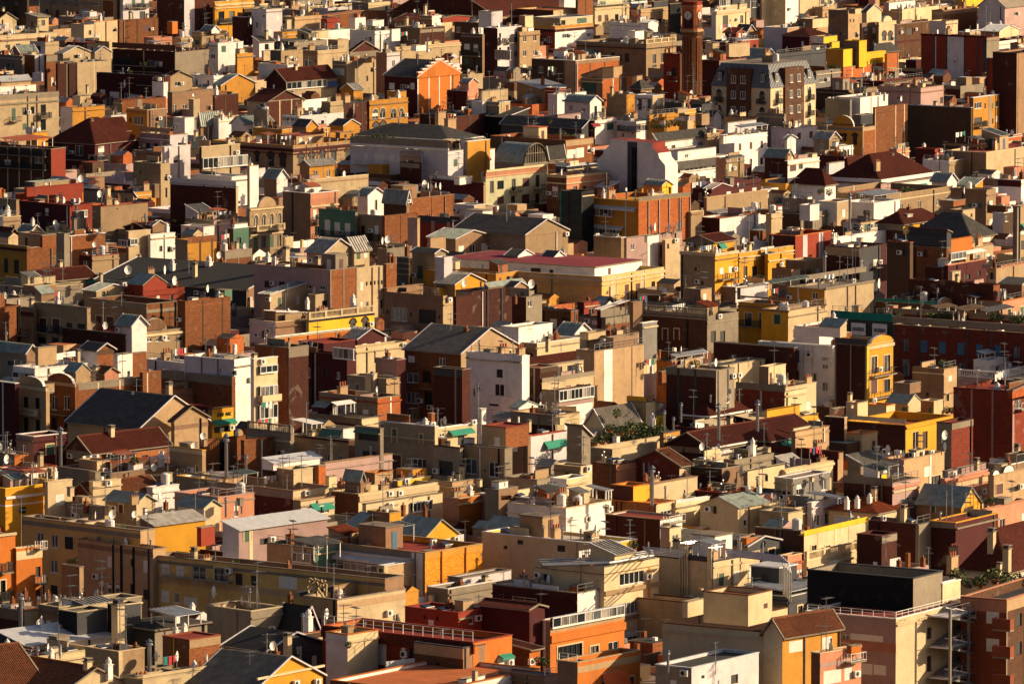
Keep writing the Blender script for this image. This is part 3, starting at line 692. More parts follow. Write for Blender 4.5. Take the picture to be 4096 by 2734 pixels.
    if pitched: make_roof(root, R, L, h, rc[0], rise, surf, near=(near and yb > 1500), wb=wb, wL=mL, wR=mR)
    else: flat_top(wb, R, L, h, ph, mL, mR, deck, root, cop)
    wb.obj('wall', root)
    for ft in later:
        c = ft[0]
        if c == 'b':
            _, f, u, z, w, hh, st = ft; w = q05(w); hh = q05(max(.8, min(1.2, hh))); dpt = .9
            b = MB()
            if f == 'R': b.box(u-w/2, u+w/2, -dpt, -.002, z-.15, z, 'cg')
            else: b.box(-dpt, -.002, u-w/2, u+w/2, z-.15, z, 'cg')
            bo = b.obj('balcony', root)
            if st == 's':
                b = MB(); k = mR if f == 'R' else mL
                if f == 'R': b.box(u-w/2, u+w/2, -dpt, -dpt+.12, z+.002, z+hh, k); b.box(u-w/2, u-w/2+.12, -dpt+.12, -.002, z+.002, z+hh, k); b.box(u+w/2-.12, u+w/2, -dpt+.12, -.002, z+.002, z+hh, k)
                else: b.box(-dpt, -dpt+.12, u-w/2, u+w/2, z+.002, z+hh, k); b.box(-dpt+.12, -.002, u-w/2, u-w/2+.12, z+.002, z+hh, k); b.box(-dpt+.12, -.002, u+w/2-.12, u+w/2, z+.002, z+hh, k)
                b.obj('balcony_wall', bo)
            elif st == 't': inst('balustrade', balus_mesh(w, hh, 'cr'), bo, fpos(f, u-w/2, z, dpt-.15) if f == 'R' else fpos(f, u+w/2, z, dpt-.15), frot(f))
            else: inst('railing', rail_mesh(w, hh, st, dpt-.05), bo, fpos(f, u-w/2, z) if f == 'R' else fpos(f, u+w/2, z), frot(f))
        elif c == 'v':
            _, f, u0, u1, z, hh, n = ft; w = u1-u0; o = empty('veranda', fpos(f, (u0+u1)/2, z-hh/2, .35), frot(f), root)
            b = MB(); t = .08
            b.box(-w/2, w/2, 0, .34, -.12, 0, 'fr'); b.box(-w/2, w/2, -.03, .34, hh, hh+.12, 'metw'); b.box(-w/2, w/2, 0, .08, hh*.0, t, 'fr')
            for i in range(n+1): x = -w/2+(w-t)*i/n; b.box(x, x+t, -.01, .09, t, hh, 'fr')
            b.box(-w/2, -w/2+.05, .09, .34, 0, hh, 'glass'); b.box(w/2-.05, w/2, .09, .34, 0, hh, 'glass')
            b.obj('frame', o)
            for i in range(n):
                b = MB(); x = -w/2+t+(w-t)*i/n; b.box(x, x+(w-t)/n-t, .05, .07, t, hh-.002, rnd.choice(['glass','glass','glassl','curt'])); b.obj('pane', o)
        elif c == 'c':
            f = ft[1]; k = ft[3] if len(ft) > 3 else 'cr'; th = max(.12, float(ft[4])*S if len(ft) > 4 else .25)
            out = .03 if (len(ft) > 5 and ft[5] == 'b') else .22
            for ff in (f if f != 'B' else 'LR'):
                _, z = v.face(xc, PY(ft[2]), 'R' if ff == 'R' else 'L'); W = L if ff == 'L' else R
                b = MB(); o2 = out if ff == 'L' else out-.004
                if ff == 'R': b.box(-.0, W+.05, -o2, -.003, z-th/2, z+th/2, k)
                else: b.box(-o2, -.003, -o2, W+.05, z-th/2, z+th/2, k)
                b.obj('cornice' if out > .1 else 'band', root)
        elif c == 'p':
            f = ft[1]; u, _ = v.face(PX(ft[2]), yt+5, f); w = float(ft[3])*S/(math.cos(a) if f == 'L' else math.sin(a)); k = ft[4] if len(ft) > 4 else 'cg'; b = MB()
            top = h-.02
            out = .035 if w > .22 else .14
            if f == 'R': b.box(u-w/2, u+w/2, -out, -.003, 8, top, k)
            else: b.box(-out, -.003, u-w/2, u+w/2, 8, top, k)
            b.obj('pilaster' if w > .22 else 'drainpipe', root)
        elif c == 'a':
            f = ft[1]; u, z = v.face(PX(ft[2]), PY(ft[3]), f); w = float(ft[4])*S/(math.cos(a) if f == 'L' else math.sin(a)); hh = float(ft[5])*S; k = ft[6] if len(ft) > 6 else 'awg'
            A = [fpos(f, u-w/2, z, 0.01), fpos(f, u+w/2, z, 0.01), fpos(f, u+w/2, z-hh, .65), fpos(f, u-w/2, z-hh, .65)]; b = MB(); b.poly(A, k)
            b.poly([Vector(p)+Vector((0,0,-.05)) for p in A[::-1]], k); b.poly([A[3], A[2], Vector(A[2])-Vector((0,0,.25)), Vector(A[3])-Vector((0,0,.25))], k); b.obj('awning', root)
        elif c == 'k':
            u, z = v.face(PX(ft[2]), PY(ft[3]), ft[1]); inst('air_conditioner', shared('ac'), root, fpos(ft[1], u, z-.3, .22), frot(ft[1]))
        elif c == 'st':      # scattered dark openings just under the parapet
            pass
        elif c == 'ar':
            f = ft[1]; u, _ = v.face(PX(ft[2]), yt, f); w = float(ft[3])*S/(math.cos(a) if f == 'L' else math.sin(a)); hh = float(ft[4])*S; k = ft[5] if len(ft) > 5 else 'cr'
            b = MB(); n = 12; P = [(u+w/2*math.cos(math.pi*i/n), h+.12+hh*math.sin(math.pi*i/n)) for i in range(n+1)]
            for o1 in (0.08, -.25):
                pts = [fpos(f, x, z, o1) for x, z in P]; pts = pts if (f == 'R') == (o1 > 0) else pts[::-1]; b.poly(pts[::-1] if 0 else pts, k)
            for i in range(n): b.poly([fpos(f, *P[i], .14), fpos(f, *P[i+1], .14), fpos(f, *P[i+1], -.3), fpos(f, *P[i], -.3)], 'wh' if k != 'wh' else 'cg')
            b.obj('pediment', root)
        elif c == 'fe':
            f = ft[1]; W = L if f == 'L' else R; hh = q05(float(ft[2])*S) if len(ft) > 2 else 1.0; st = ft[3] if len(ft) > 3 else 'g'
            if f == 'R': inst('railing', rail_mesh(q05(W-.3), hh, st, 0), root, (.15, .1, h+.1), 0)
            else: inst('railing', rail_mesh(q05(W-.3), hh, st, 0), root, (.1, W-.15, h+.1), -math.pi/2)
        elif c == 'bu':
            f = ft[1]; W = L if f == 'L' else R; k = ft[2] if len(ft) > 2 else 'cr'
            if f == 'R': inst('balustrade', balus_mesh(q05(W), 1.0, k), root, (0, .14, h+.1), 0)
            else: inst('balustrade', balus_mesh(q05(W), 1.0, k), root, (.15, W, h+.1), -math.pi/2)
    for hv, ft, hws in huts:
        o = v.loc(hv.P); z0 = o.z if not pitched else o.z-rise; hh = hv.z1-z0; ho = empty('roof_hut', (o.x, o.y, z0), 0, root)
        hr = ft[8].split(',') if len(ft) > 8 else ['f']; hL, hR = ft[6], ft[7]; b = MB(); hop = {'L': [], 'R': []}
        for w_ in hws:
            u, z = hv.face(PX(w_[2]), PY(w_[3]), w_[1]); z -= z0
            ww = q05(float(w_[4])*S/(math.cos(a) if w_[1] == 'L' else math.sin(a))); wh_ = q05(float(w_[5])*S); z -= wh_/2; z = max(.05, z)
            W = hv.L if w_[1] == 'L' else hv.R
            if u-ww/2 < .08 or u+ww/2 > W-.08 or z+wh_ > hh-.05: continue
            hop[w_[1]].append((u-ww/2, u+ww/2, z, z+wh_)); st = w_[6] if len(w_) > 6 else 'n'
            add_window(ho, w_[1], u, z, ww, wh_, st, rnd, False)
        wallface(b, 'R', hv.R, 0, hh, hop['R'], hR); wallface(b, 'L', hv.L, 0, hh, hop['L'], hL)
        b.poly([(hv.R,0,0),(hv.R,hv.L,0),(hv.R,hv.L,hh),(hv.R,0,hh)], hR); b.poly([(hv.R,hv.L,0),(0,hv.L,0),(0,hv.L,hh),(hv.R,hv.L,hh)], hL)
        if hr[0] in ('gR','gL','sR','sL','h','uR','uL'):
            make_roof(ho, hv.R, hv.L, hh, hr[0], float(hr[1])*S, hr[2] if len(hr) > 2 else 'met', near='hut' if yb > 1150 else False, wb=b, wL=hL, wR=hR, oh=.2)
        else: flat_top(b, hv.R, hv.L, hh, float(hr[2]) if len(hr) > 2 else .25, hL, hR, hr[1] if len(hr) > 1 else 'dgy', ho, hr[3] if len(hr) > 3 else 'cg')
        b.obj('wall', ho)
    for f in 'LR':
        W = L if f == 'L' else R; mk = mL if f == 'L' else mR
        if W < 2.5 or f in used: continue
        if mk in BRICKS and W > 6 and rnd.random() < .6:
            n_ = max(2, int(W/rnd.uniform(3, 5))); k = rnd.choice(['cg','dg','cr','br',mk])
            for i in range(n_+1):
                u = .12+(W-.24)*i/n_; b = MB(); zt_ = h-.02-i*.002
                if any(abs(u-o[0]) < o[2]/2+.3 for o in ops[f]): continue
                if f == 'R': b.box(u-.12, u+.12, -.05, -.003, 6, zt_, k)
                else: b.box(-.05, -.003, u-.12, u+.12, 6, zt_, k)
                b.obj('pilaster', root)
        if mk in BRICKS and W > 3 and rnd.random() < .55 and not any(x[0] == 'c' and x[1] in (f, 'B') for x in later):
            b = MB(); hb = rnd.uniform(.6, 1.3); k = rnd.choice(['cg','cg','ta','br','be']); zb_ = h-.03
            if f == 'R': b.box(.02, W-.02, -.065, -.003, zb_-hb, zb_, k)
            else: b.box(-.065, -.003, .02, W-.02, zb_-hb, zb_, k)
            b.obj('render_band', root)
        elif mk not in BRICKS and not pitched and rnd.random() < .6 and not any(x[0] == 'c' and x[1] in (f, 'B') for x in later):
            zc_ = h-max(.5, ph)-.1; b = MB(); o2 = rnd.uniform(.1, .28)-(.004 if f == 'R' else 0); k = rnd.choice([mk, mk, 'cg', 'cr'])
            if f == 'R': b.box(-.0, W, -o2, -.003, zc_-.1, zc_+.08, k)
            else: b.box(-o2, -.003, 0, W, zc_-.1, zc_+.08, k)
            b.obj('cornice', root)
    for f in 'LR':
        W = L if f == 'L' else R
        if W > 5 and rnd.random() < .5:
            u = rnd.uniform(.3, W-.3)
            if not any(o[0]-w_/2-.2 < u < o[0]+w_/2+.2 for o in ops[f] for w_ in (o[2],)):
                b = MB(); r_ = .07; k = rnd.choice(['cg','dk','wh','ta'])
                if f == 'R': b.box(u-r_, u+r_, -.14, -.003, 6, h-.1, k)
                else: b.box(-.14, -.003, u-r_, u+r_, 6, h-.1, k)
                b.obj('drainpipe', root)
        if ops[f] and rnd.random() < .5:
            o_ = rnd.choice(ops[f]); inst('air_conditioner', shared('ac'), root, fpos(f, min(W-.5, o_[0]+o_[2]/2+.55), o_[1]+.2, .2), frot(f))
    if not pitched and nq != 0 and rnd.random() < .3 and not any(x[0] in ('fe', 'bu') for x in later):
        f = rnd.choice('LR'); W = L if f == 'L' else R
        if W > 3: inst('railing', rail_mesh(q05(W-.3), .8, 'g', 0), root, (.15, .12, h+.1) if f == 'R' else (.12, W-.15, h+.1), 0 if f == 'R' else -math.pi/2)
    if autohut:
        hw_, hd_ = rnd.uniform(2.4, 3.6), rnd.uniform(2.4, 4.0); x = rnd.uniform(.4, R-hw_-.4); y = rnd.uniform(.4, L-hd_-.4)
        ho = empty('roof_hut', (x, y, zdeck), 0, root); b = MB(); k = rnd.choice(['wh', 'cr', 'be', mR, mR, 'wg', 'ta', 'cg']); hh_ = rnd.uniform(2.0, 2.6)
        b.box(0, hw_, 0, hd_, 0, hh_, k); t_ = rnd.choice(['gR', 'sL', 'sR', 'f', 'f', 'f', 'f'])
        if t_ != 'f': make_roof(ho, hw_, hd_, hh_, t_, rnd.uniform(.6, 1.0), rnd.choice(['met', 'met', 'mett', 'slate', 't']), wb=b, wL=k, wR=k, oh=.18)
        else:
            c_ = MB(); c_.box(-.12, hw_+.12, -.12, hd_+.12, hh_+.001, hh_+.14, rnd.choice(['cg', 'dt', 'metw', 'dgy'])); c_.obj('roof', ho)
        b.obj('wall', ho); inst('door', shutter_mesh(.8, 1.9, rnd.choice(['gsh', 'blind', 'rsh', 'doork', 'bsh'])), ho, (hw_*.5, -.05, 0), 0)
        if rnd.random() < .6: inst('door', shutter_mesh(.8, 1.9, rnd.choice(['gsh', 'blind', 'doork'])), ho, (-.05, hd_*.5, 0), -math.pi/2)
    if nq is None: nq = min(22, int(R*L/10)+3)
    elif nq: nq = min(20, nq+2+int(R*L/16))
    elif not huts and yb < 2500: nq = min(5, int(R*L/40))
    if nq and not pitched: clutter(root, R, L, zdeck, nq, rnd)
    elif nq and pitched:
        for i in range(min(nq, 2)):
            x = rnd.uniform(.3, .7)*R; y = rnd.uniform(.3, .7)*L; inst('antenna' if i else 'chimney', shared('an0' if i else 'ch%d' % rnd.choice([0, 2, 1])), root, (x, y, h+rise*.5), 0)
    return root, v

DATA = []
DATA.append("""
T 0 0
A|grey-beige institution with rows of maroon blinds, top left|255 940 1000 -80 34|be be|f,dgy,.8,cg|g L 430 120 910 120 6 1 30 70 r;g L 490 10 700 10 3 1 30 60 r;c L 40 gy 20;c L 70 gy 8 b;w L 745 150 20 70 d;q 2
A|shaded taupe apartment block at the top left corner|-300 250 260 -200 226|br br|f,dgy,.6,cg|w L 30 35 30 30 g;w L 150 35 40 30 g;w L 150 130 50 60 d;w L 240 130 30 60 d;q 1
H|sunlit cream stub with sloped top in front of the institution|240 345 445 155 260|be cr|sR,25,cg|q 1
H|cream house with terracotta lean roof, top left edge|-200 -20 150 180 240|cr cr|gR,60,td|q 1
H|long cream parapet terrace above an ochre frieze, left|-300 0 520 330 371|cr cr|f,dgy,.5,cr|c R 375 ta 14;w R 70 425 40 30 d;w R 165 415 40 30 d;lu -10 310 5;di 625 300 10;bx 20 290 80 40 wg;q 4
A|white and cream rendered blocks with brick shoulder, upper left|770 865 1090 200 400|wg cr|f,dr,.3,org|h 650 770 860 230 350 cr cr f,met,.05;hw R 825 300 24 40 d;p R 1090 4 bk;w R 1045 280 24 20 d;q 2
A|brown brick ribbed wall block with grey cap, upper left|1085 1095 1450 190 430|bk bk|f,dgy,.3,bk|p R 1140 10 br;p R 1260 12 br;p R 1410 10 br;w R 1340 260 60 60 r;q 1
A|soot-streaked white balcony house, upper left|1100 1130 1365 -60 200|wg wg|f,dgy,.3,cg|w R 1140 30 30 70 r;w R 1225 30 30 80 g;w R 1310 30 30 80 g;b R 1220 70 120 40;b R 1310 70 100 40;w R 1210 150 24 80 g;w R 1305 150 50 90 d;w R 1130 160 30 60 g;q 0
A|brown side wall piece left of the soot-streaked white house|940 1040 1110 -20 200|bk be|f,dgy,.2,ta|p R 1080 6 dk;q 0
A|dark brown tower wall with white light shaft, upper left|1440 1690 1970 -30 286|bd bd|f,dr,.2,cg|p R 1735 90 wg;w R 1720 120 16 40 d;an 1870 100 200;bx 1580 300 80 90 org;q 0
A|yellow corniced house with dark shuttered balconies, upper left|1965 1970 2325 20 280|ye ye|f,dgy,.5,cr|c R 50 cr 20;c R 80 cr 10;w R 2030 165 50 120 r;w R 2125 160 50 110 r;b R 2035 210 80 40;b R 2120 205 70 40;q 1
H|dark brick walls with slate top in front of the yellow corniced house|2130 2230 2500 160 328|bd bd|f,dgy,.2,wh|h 2230 2240 2400 85 160 bd br f,dg,.1;di 2290 250 40;q 1
H|salmon rooftop cube and terracotta terrace, upper left|1320 1410 1578 350 470|sa sa|f,sa,.1,sa|w L 1350 430 40 50 g;w L 1390 430 30 50 b;q 0
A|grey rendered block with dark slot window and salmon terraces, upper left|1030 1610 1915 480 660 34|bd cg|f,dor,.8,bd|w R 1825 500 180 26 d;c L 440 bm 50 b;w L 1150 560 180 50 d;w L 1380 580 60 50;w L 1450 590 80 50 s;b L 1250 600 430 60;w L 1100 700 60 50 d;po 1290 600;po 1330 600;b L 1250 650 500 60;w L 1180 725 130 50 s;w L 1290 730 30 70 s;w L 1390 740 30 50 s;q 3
A|maroon shaded lower floors with round white dish, upper left|885 1530 1560 700 861 34|mr mr|f,dkk,.3,dg|w L 940 850 50 60 s;w L 1050 870 90 60 s;w L 1180 880 80 50;di 1135 830 50;b L 1350 780 160 40;q 2
H|brown-tiled hut with white walls and twin windows, upper left|1480 1530 1760 720 830|sd sd|gR,60,td|w R 1550 780 60 80 d;w R 1625 770 40 40;ac 1465 740;q 0
H|pale white cabins below the brown-tiled hut|1395 1500 1540 760 870|wh wh|f,dgy,.2,wh|fe L 40 w;q 2
H|white awning terrace strip, upper left centre|1750 1960 2050 700 732|wh wh|f,mett,.3,metw|q 2
A|tan house with green-striped metal gable roof, upper left centre|1950 2025 2340 780 866|ta oc|gR,90,met|p R 2335 4 cg;q 0
H|white block with dark grid window and pale blue stair, upper left centre|1915 2000 2230 400 604|wh wh|f,dr,.3,wh|w L 1950 500 50 70;w R 2050 450 40 60 g;w R 2210 450 40 80 g;bx 1850 350 10 10 cg;q 3
H|yellow painted wall with aerials right of the white grid-window block|2170 2175 2320 500 630|oc oc|f,dt,.2,oc|q 2
H|beige terraces with maroon awnings and clustered dishes, upper left centre|1760 1850 2090 300 430|be be|f,dgy,.3,cr|a R 1990 370 120 30 awr;di 1975 370 30;di 2080 370 30;h 1850 1940 2010 275 310 cg wh gR,40,met;w L 1800 390 60 40 g;q 4
H|cream stair stubs with red-brown brick stack, upper left centre|1590 1660 1760 350 450|sb sb|f,dw,.3,cr|w R 1730 370 24 40;bx 1640 340 50 60 bk;di 1690 280 30;q 3
H|cream small-windowed house with ochre walls, left|275 415 540 390 500|wg sb|f,dr,.2,be|w L 345 450 60 60 d;q 1
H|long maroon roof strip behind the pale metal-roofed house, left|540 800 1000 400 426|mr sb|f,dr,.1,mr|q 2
H|cream house with pale grey metal roof, left|515 580 830 490 640|sb sb|gR,60,mett|w R 690 520 30 30 r;w R 795 535 20 30 d;h 840 870 1020 480 540 cr sb gR,50,met;q 0
A|beige-yellow wall house under the pale metal roofs, left|560 710 1020 580 786|sd sb|f,dr,.3,cr|p R 860 8 cr;q 1
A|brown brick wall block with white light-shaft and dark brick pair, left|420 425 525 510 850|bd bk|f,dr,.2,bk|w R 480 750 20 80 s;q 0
A|dark ribbed brick block right of the light shaft, left|525 530 710 590 860|bd bd|f,dr,.3,bd|p R 612 8 cg;p R 705 6 cg;q 1
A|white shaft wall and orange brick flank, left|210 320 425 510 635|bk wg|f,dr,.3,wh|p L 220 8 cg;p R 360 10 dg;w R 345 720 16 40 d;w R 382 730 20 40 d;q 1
A|shaded house with green ribbed roof hut, left edge|-100 205 215 520 640|cg cg|f,dgy,.4,cg|w L 80 600 30 40 g;w L 120 600 20 40 g;h 100 180 345 480 520 ta ta gL,60,met;q 3
H|terracotta hut and maroon shed, left edge|-60 95 155 690 760|bk org|f,dor,.1,org|w L 75 690 24 50 g;q 2
A|grand cream block with green-shuttered balconies, left edge|-500 -20 538 900 1290|sb sb|f,dgy,.9,cg|c R 960 cg 16;c R 900 cg 50 b;w R 125 1050 34 110 g;w R 222 1020 34 70 g;w R 298 1010 30 70 g;w R 397 1010 44 100 g;b R 130 1110 80 40;b R 400 1080 90 50;w R 225 1160 34 60 g;w R 298 1150 30 60 g;w R 397 1150 44 90 g;p R 340 6 cg;p R 255 6 cg;h -40 0 330 800 890 cr wh f,dgy,.2,cr;h -20 10 280 745 790 be be sR,40,metw;fe R 40 o;an 40 1290 10;q 2
H|yellow wall with teal-edged awning at the corner of the grand cream block|290 295 435 1220 1310|ye ye|f,dr,.4,ta|q 1
A|brick and concrete balcony block with white posts, left edge|-500 470 600 1370 1600 33|bm rd|f,dr,.9,cg|b L 200 1420 500 50;b L 200 1540 500 50;p L 70 10 cr;p L 175 10 cr;p L 285 10 cr;p L 395 10 cr;w L 70 1490 60 50 s;w L 220 1490 60 70 d;w L 350 1470 60 50;w L 430 1380 60 50;po 60 1360;po 100 1360;po 330 1370;ca 0 200 480 1380 90 dt;q 3
A|maroon house with large dark-red stepped hip roof, left|440 870 1275 1310 1431 34|mr mr|h,200,td|w L 600 1375 50 70;w L 725 1380 80 90;w R 928 1395 50 70;w R 1130 1380 60 70 r;w R 1220 1370 40 60 d;b L 680 1460 430 60;b R 1060 1450 380 50;w L 680 1540 40 40;w R 950 1550 50 40;p R 1010 4 cg;q 0
H|upper pointed maroon tile roof on the stepped hip-roof house|820 870 1180 1180 1260|mr mr|h,90,td|q 0
A|golden-yellow wall with grey side and small cream hut, left|555 665 960 990 1180|wg oc|f,dor,.2,ta|h 665 735 830 885 975 cr sb f,met,.05;hw L 740 950 24 70 d;w L 580 1120 10 10 d;ch 800 840 60 0;q 1
H|pale green flat roof between the maroon hip roof and the art-deco ochre house|960 1020 1160 1060 1120|wg wg|f,met,.05,met|w L 780 1150 10 10;q 1
H|shadowy brick walls under a maroon terrace, left centre|1040 1120 1520 920 1050|sd bk|f,dr,.3,mr|p R 1280 40 cg;q 1
A|ochre art-deco house with zigzag frieze and big panes, left centre|1160 1350 1530 1010 1170|oc ta|f,dgy,.4,cr|w L 1270 1105 90 80;w R 1490 1120 60 100 d;p R 1365 12 ta;p R 1405 10 ta;c L 1035 ta 14;w L 1195 1100 20 40 d;w R 1435 1095 16 30 d;q 1
A|shaded brown-ochre house with balcony windows, left centre|1535 1580 1970 850 1002|ta ta|f,dgy,.6,cg|w R 1602 1010 28 100;w R 1695 1005 34 90;b R 1660 1060 120 50;w R 1905 990 30 40 r;q 1
A|dark orange brick wall right of the brown-ochre house, left centre|1965 1970 2185 880 1050|bk bd|f,dr,.3,dg|p R 2065 8 br;q 1
H|cream stair tower standing in front of the brown-ochre house|1730 1775 1832 915 1080|sb sb|f,dw,.1,cr|di 1775 900 20;q 0
H|white box house and green-striped roof hut, left centre|1590 1695 1780 1085 1240|wg wh|f,dgy,.1,wh|w L 1630 1160 50 70 s;q 0
H|tan hut with green ribbed roof beside the white box house|1825 1840 2005 1090 1184|ta ta|gL,60,met|p R 1905 6 wh;ch 2040 1090 50 3;ch 2095 1080 50 1;q 0
A|pink house with white trims and shutters, left centre|1280 1560 1720 1240 1400|pk wg|f,dgy,.5,be|c L 1200 be 40 b;w L 1355 1335 40 50 d;w L 1430 1335 40 40 d;p L 1290 10 be;c L 1285 wh 8;q 2
H|white gabled house with striped green roof flank, left centre|2120 2230 2500 1130 1224|wg wh|gL,60,met|w L 2190 1250 90 50 g;q 0
H|white long wall with chimney pots and aerials, left centre|1880 2005 2240 1090 1180|wg wh|f,dt,.3,cr|ch 2040 1080 40 0;ch 2095 1070 40 0;q 3
A|tan tall party wall above the white house, left of the long stair glazing|1220 1480 1510 1400 1592|ta sb|f,dgy,.2,cg|w L 1240 1430 10 10;q 1
H|whitish stepped side wall left of the glazed conservatory|1505 1510 1745 1350 1650|wh wg|f,dgy,.3,wh|w R 1530 1480 10 40 d;w R 1610 1480 40 20 d;p R 1640 4 cg;q 1
A|cream wall with brown flank and white glazed conservatory strip, left centre|1830 1850 2200 1350 1660|br sb|f,dgy,.3,cr|v R 1850 2260 1500 90 9;k R 2170 1395;q 1
H|silver green shed roofs on stone terrace behind the glazed conservatory|1680 1830 1900 1330 1366|cg cg|gR,80,met|ch 2140 1350 50 3;ch 1740 1340 50 2;q 2
T 1024 0
A|long dark maroon industrial roof, top centre|1230 2200 3200 150 191 34|bd bd|gL,300,td|ch 1550 110 60 0;an 1480 100 160;q 0
A|ornamental cream balustrade palace top, top left of centre|-30 480 1000 100 164|cg cr|f,dgy,.5,cr|bu R;g L 60 60 280 60 5 1 30 80 d;q 1
A|white vaulted concrete roof range, top left of centre|490 660 910 80 166|wg wg|f,dw,.3,wh|w R 780 50 200 40 d;q 2
A|cream wall block with single slot, top centre|880 1030 1230 30 174|cg cr|f,dgy,.2,cr|w R 1195 80 20 60 g;q 1
H|orange corrugated fence house with terracotta roof, top centre|600 660 1330 150 202|org bk|gR,30,to|q 0
H|crimson-red box houses with white walls, top centre|595 650 770 180 284|rd rd|f,dor,.1,rd|w L 620 220 20 40;q 0
H|two bright white cubes on a terrace, top centre|850 910 1005 170 260|wh wh|f,dw,.1,wh|h 1010 1070 1172 190 270 wh wh f,dw,.1;q 1
A|white-grey tower block with small windows, upper left of centre|-40 95 240 90 330|wh wg|f,ds,.3,cr|w L 70 150 24 30;w L 10 230 16 50 g;q 1
A|cream wall range behind the crimson boxes, upper left of centre|240 355 600 160 290|cg be|f,dt,.3,cr|w L 260 220 30 60 d;h 270 285 325 185 270 cr cr f,dgy,.1;p L 345 6 cg;q 2
H|ochre-and-white terrace huts with balcony windows, upper left of centre|160 240 470 300 342|cr oc|f,dgy,.2,oc|w L 180 350 30 40;w R 310 310 40 60;w R 360 310 30 60;q 2
H|white walls with teal netting fence, upper centre left|460 510 870 290 356|cr wh|f,dw,.3,awg|h 500 510 665 290 360 be cr f,dgy,.1;q 3
A|white vaulted-roof house range with laundry lines, upper centre|860 1090 1320 290 410|wh wh|f,dw,.4,wh|w L 1130 360 24 60 d;w R 1300 310 20 60 r;lu 1240 380 9;w L 1050 360 20 40 d;h 1240 1245 1322 270 380 wh wh f,dgy,.1;di 1225 240 60;di 1455 130 20;q 2
A|brown-tiled roofs with brick gable and stone parapet, upper centre|1270 1500 1730 260 400|ta bd|f,dgy,.5,cg|w L 1490 370 30 60;c R 290 cg 30 b;ch 1380 240 80 0;q 2
H|wide brown tile roof in front of the maroon industrial roof|1250 1500 1800 200 250|bd cr|gR,60,td|ch 1380 230 60 0;q 1
H|white gable end and red roofs, upper centre right|1500 1615 1700 150 269|ta wh|f,dr,.1,wh|h 1700 1710 1960 170 210 rd rd gR,20,td;q 2
H|small white mansard dormer roofs, left of the large gable|-30 30 165 380 460|wh wh|sR,40,slate|q 1
A|yellow-green stepped block of cream render with square window, upper left centre|430 565 848 470 660|ta sb|f,dgy,.4,cr|w L 475 580 60 60;w L 545 565 14 20 d;h 660 750 848 370 470 ta sb f,dgy,.2,cr;q 1
H|grey-black workshop and peeling cream walls, upper left|130 230 430 470 600|dg sd|f,dgy,.5,cg|w R 325 540 24 50;h 60 70 130 470 560 cr sb f,dgy,.1;q 3
H|cluttered slate terraces with tiny flues, upper left centre|150 350 650 390 432|dg cg|f,dkk,.4,cg|ca 230 300 450 410 30 mett;q 7
H|brown-red gabled shed with bright red verge, upper centre|850 860 1130 480 516|bd bd|gR,90,td|q 0
A|cream L-shaped house with kinked zinc duct and grey dormer, upper centre|700 830 1200 570 800|sd sb|f,dgy,.3,cr|ch 930 600 60 1;p R 930 14 cg;w R 1060 640 20 40 d;w R 1018 720 16 50 d;p R 1080 6 ta;h 950 1000 1080 540 580 ta be f,dg,.05;w L 760 660 100 60 s;q 1
H|salmon and grey boxes behind the stepped orange gable, upper centre|1100 1200 1320 490 806|sa wg|f,dgy,.3,cr|q 4
A|long cream wall with a white arched skylight and black roofs, upper centre right|1260 1280 1875 440 514|sb sb|f,dkk,.4,cr|h 1420 1470 1560 420 470 wh wh f,dgy,.1;di 1590 490 20;c R 460 cr 10;ch 1570 450 100 1;q 3
H|white low house with pink pitched eaves and long brown roof, upper left|20 290 395 600 680|wh wh|f,dw,.2,wh|q 1
A|brown hip-roofed house with blue tarpaulin and glazed loggia, upper left of centre|95 270 740 740 840|bd sb|gL,100,td|v R 270 640 790 60 8;a R 690 745 90 40 blue;q 0
A|gabled beige warehouse with brown brick panels and piers, left of centre|-80 110 430 930 1086|sb bd|gR,90,td|p R 217 10 cr;p R 325 10 cr;p R 424 10 cr;w L 55 980 30 40 d;c R 930 cg 10 b;q 0
A|blank white wing with blank walls below the gabled warehouse|-20 100 110 1010 1226|cg cg|f,dgy,.1,cg|q 1
A|ochre arched loggia house with laundry and white windows, centre|1030 1040 1392 930 1220|bd oc|f,dr,.5,oc|w R 1092 1065 50 60 q;w R 1160 1055 50 60 q;w R 1260 1060 50 60 q;w R 1330 1050 40 60 q;ar R 1230 20 20 oc;c R 965 ta 10;w R 1100 1175 50 30 m;w R 1165 1165 50 30 m;h 1200 1300 1378 845 915 oc oc f,dgy,.1;h 780 895 980 820 920 oc oc gL,50,mett;c R 1100 ta 6;q 1
A|dark brown ribbed party wall left of the arched loggia house|820 825 1035 950 1200|sb bd|f,dgy,.3,dg|p R 855 8 dg;p R 975 8 dg;q 1
H|cream houses with white glasshouse terrace, left of the ribbed party wall|600 680 825 940 1090|sd sb|f,dgy,.2,cr|w R 720 1060 10 10;q 1
H|white long conservatory roof terrace with cane fences, left of centre|240 400 820 1070 1120|wh wg|f,mett,.2,wh|v L 250 400 1090 30 4;an 380 1100 120;q 4
A|burnt orange stepped-gable wall with white ribs beside a slate mansard, centre|1178 1480 1870 700 964 38|mr org|gR,130,slate|p R 1585 8 wh;p R 1680 8 wh;p R 1783 8 wh;p R 1484 8 wh;w L 1245 790 50 60 s;w L 1345 800 50 50;w L 1435 790 40 60 s;ch 1750 560 60 2;ch 1660 610 100 2;ch 1480 540 60 2;q 0
A|dark narrow alley house with teal blinds right of the stepped orange gable|1885 2075 2095 320 680|br ta|f,dgy,.4,cg|w L 1935 430 50 50 s;w L 2015 440 40 70;b L 1975 510 180 40;w L 2020 580 50 100 d;w L 1930 560 40 50 g;c L 340 cg 16;b L 1980 650 140 40;q 1
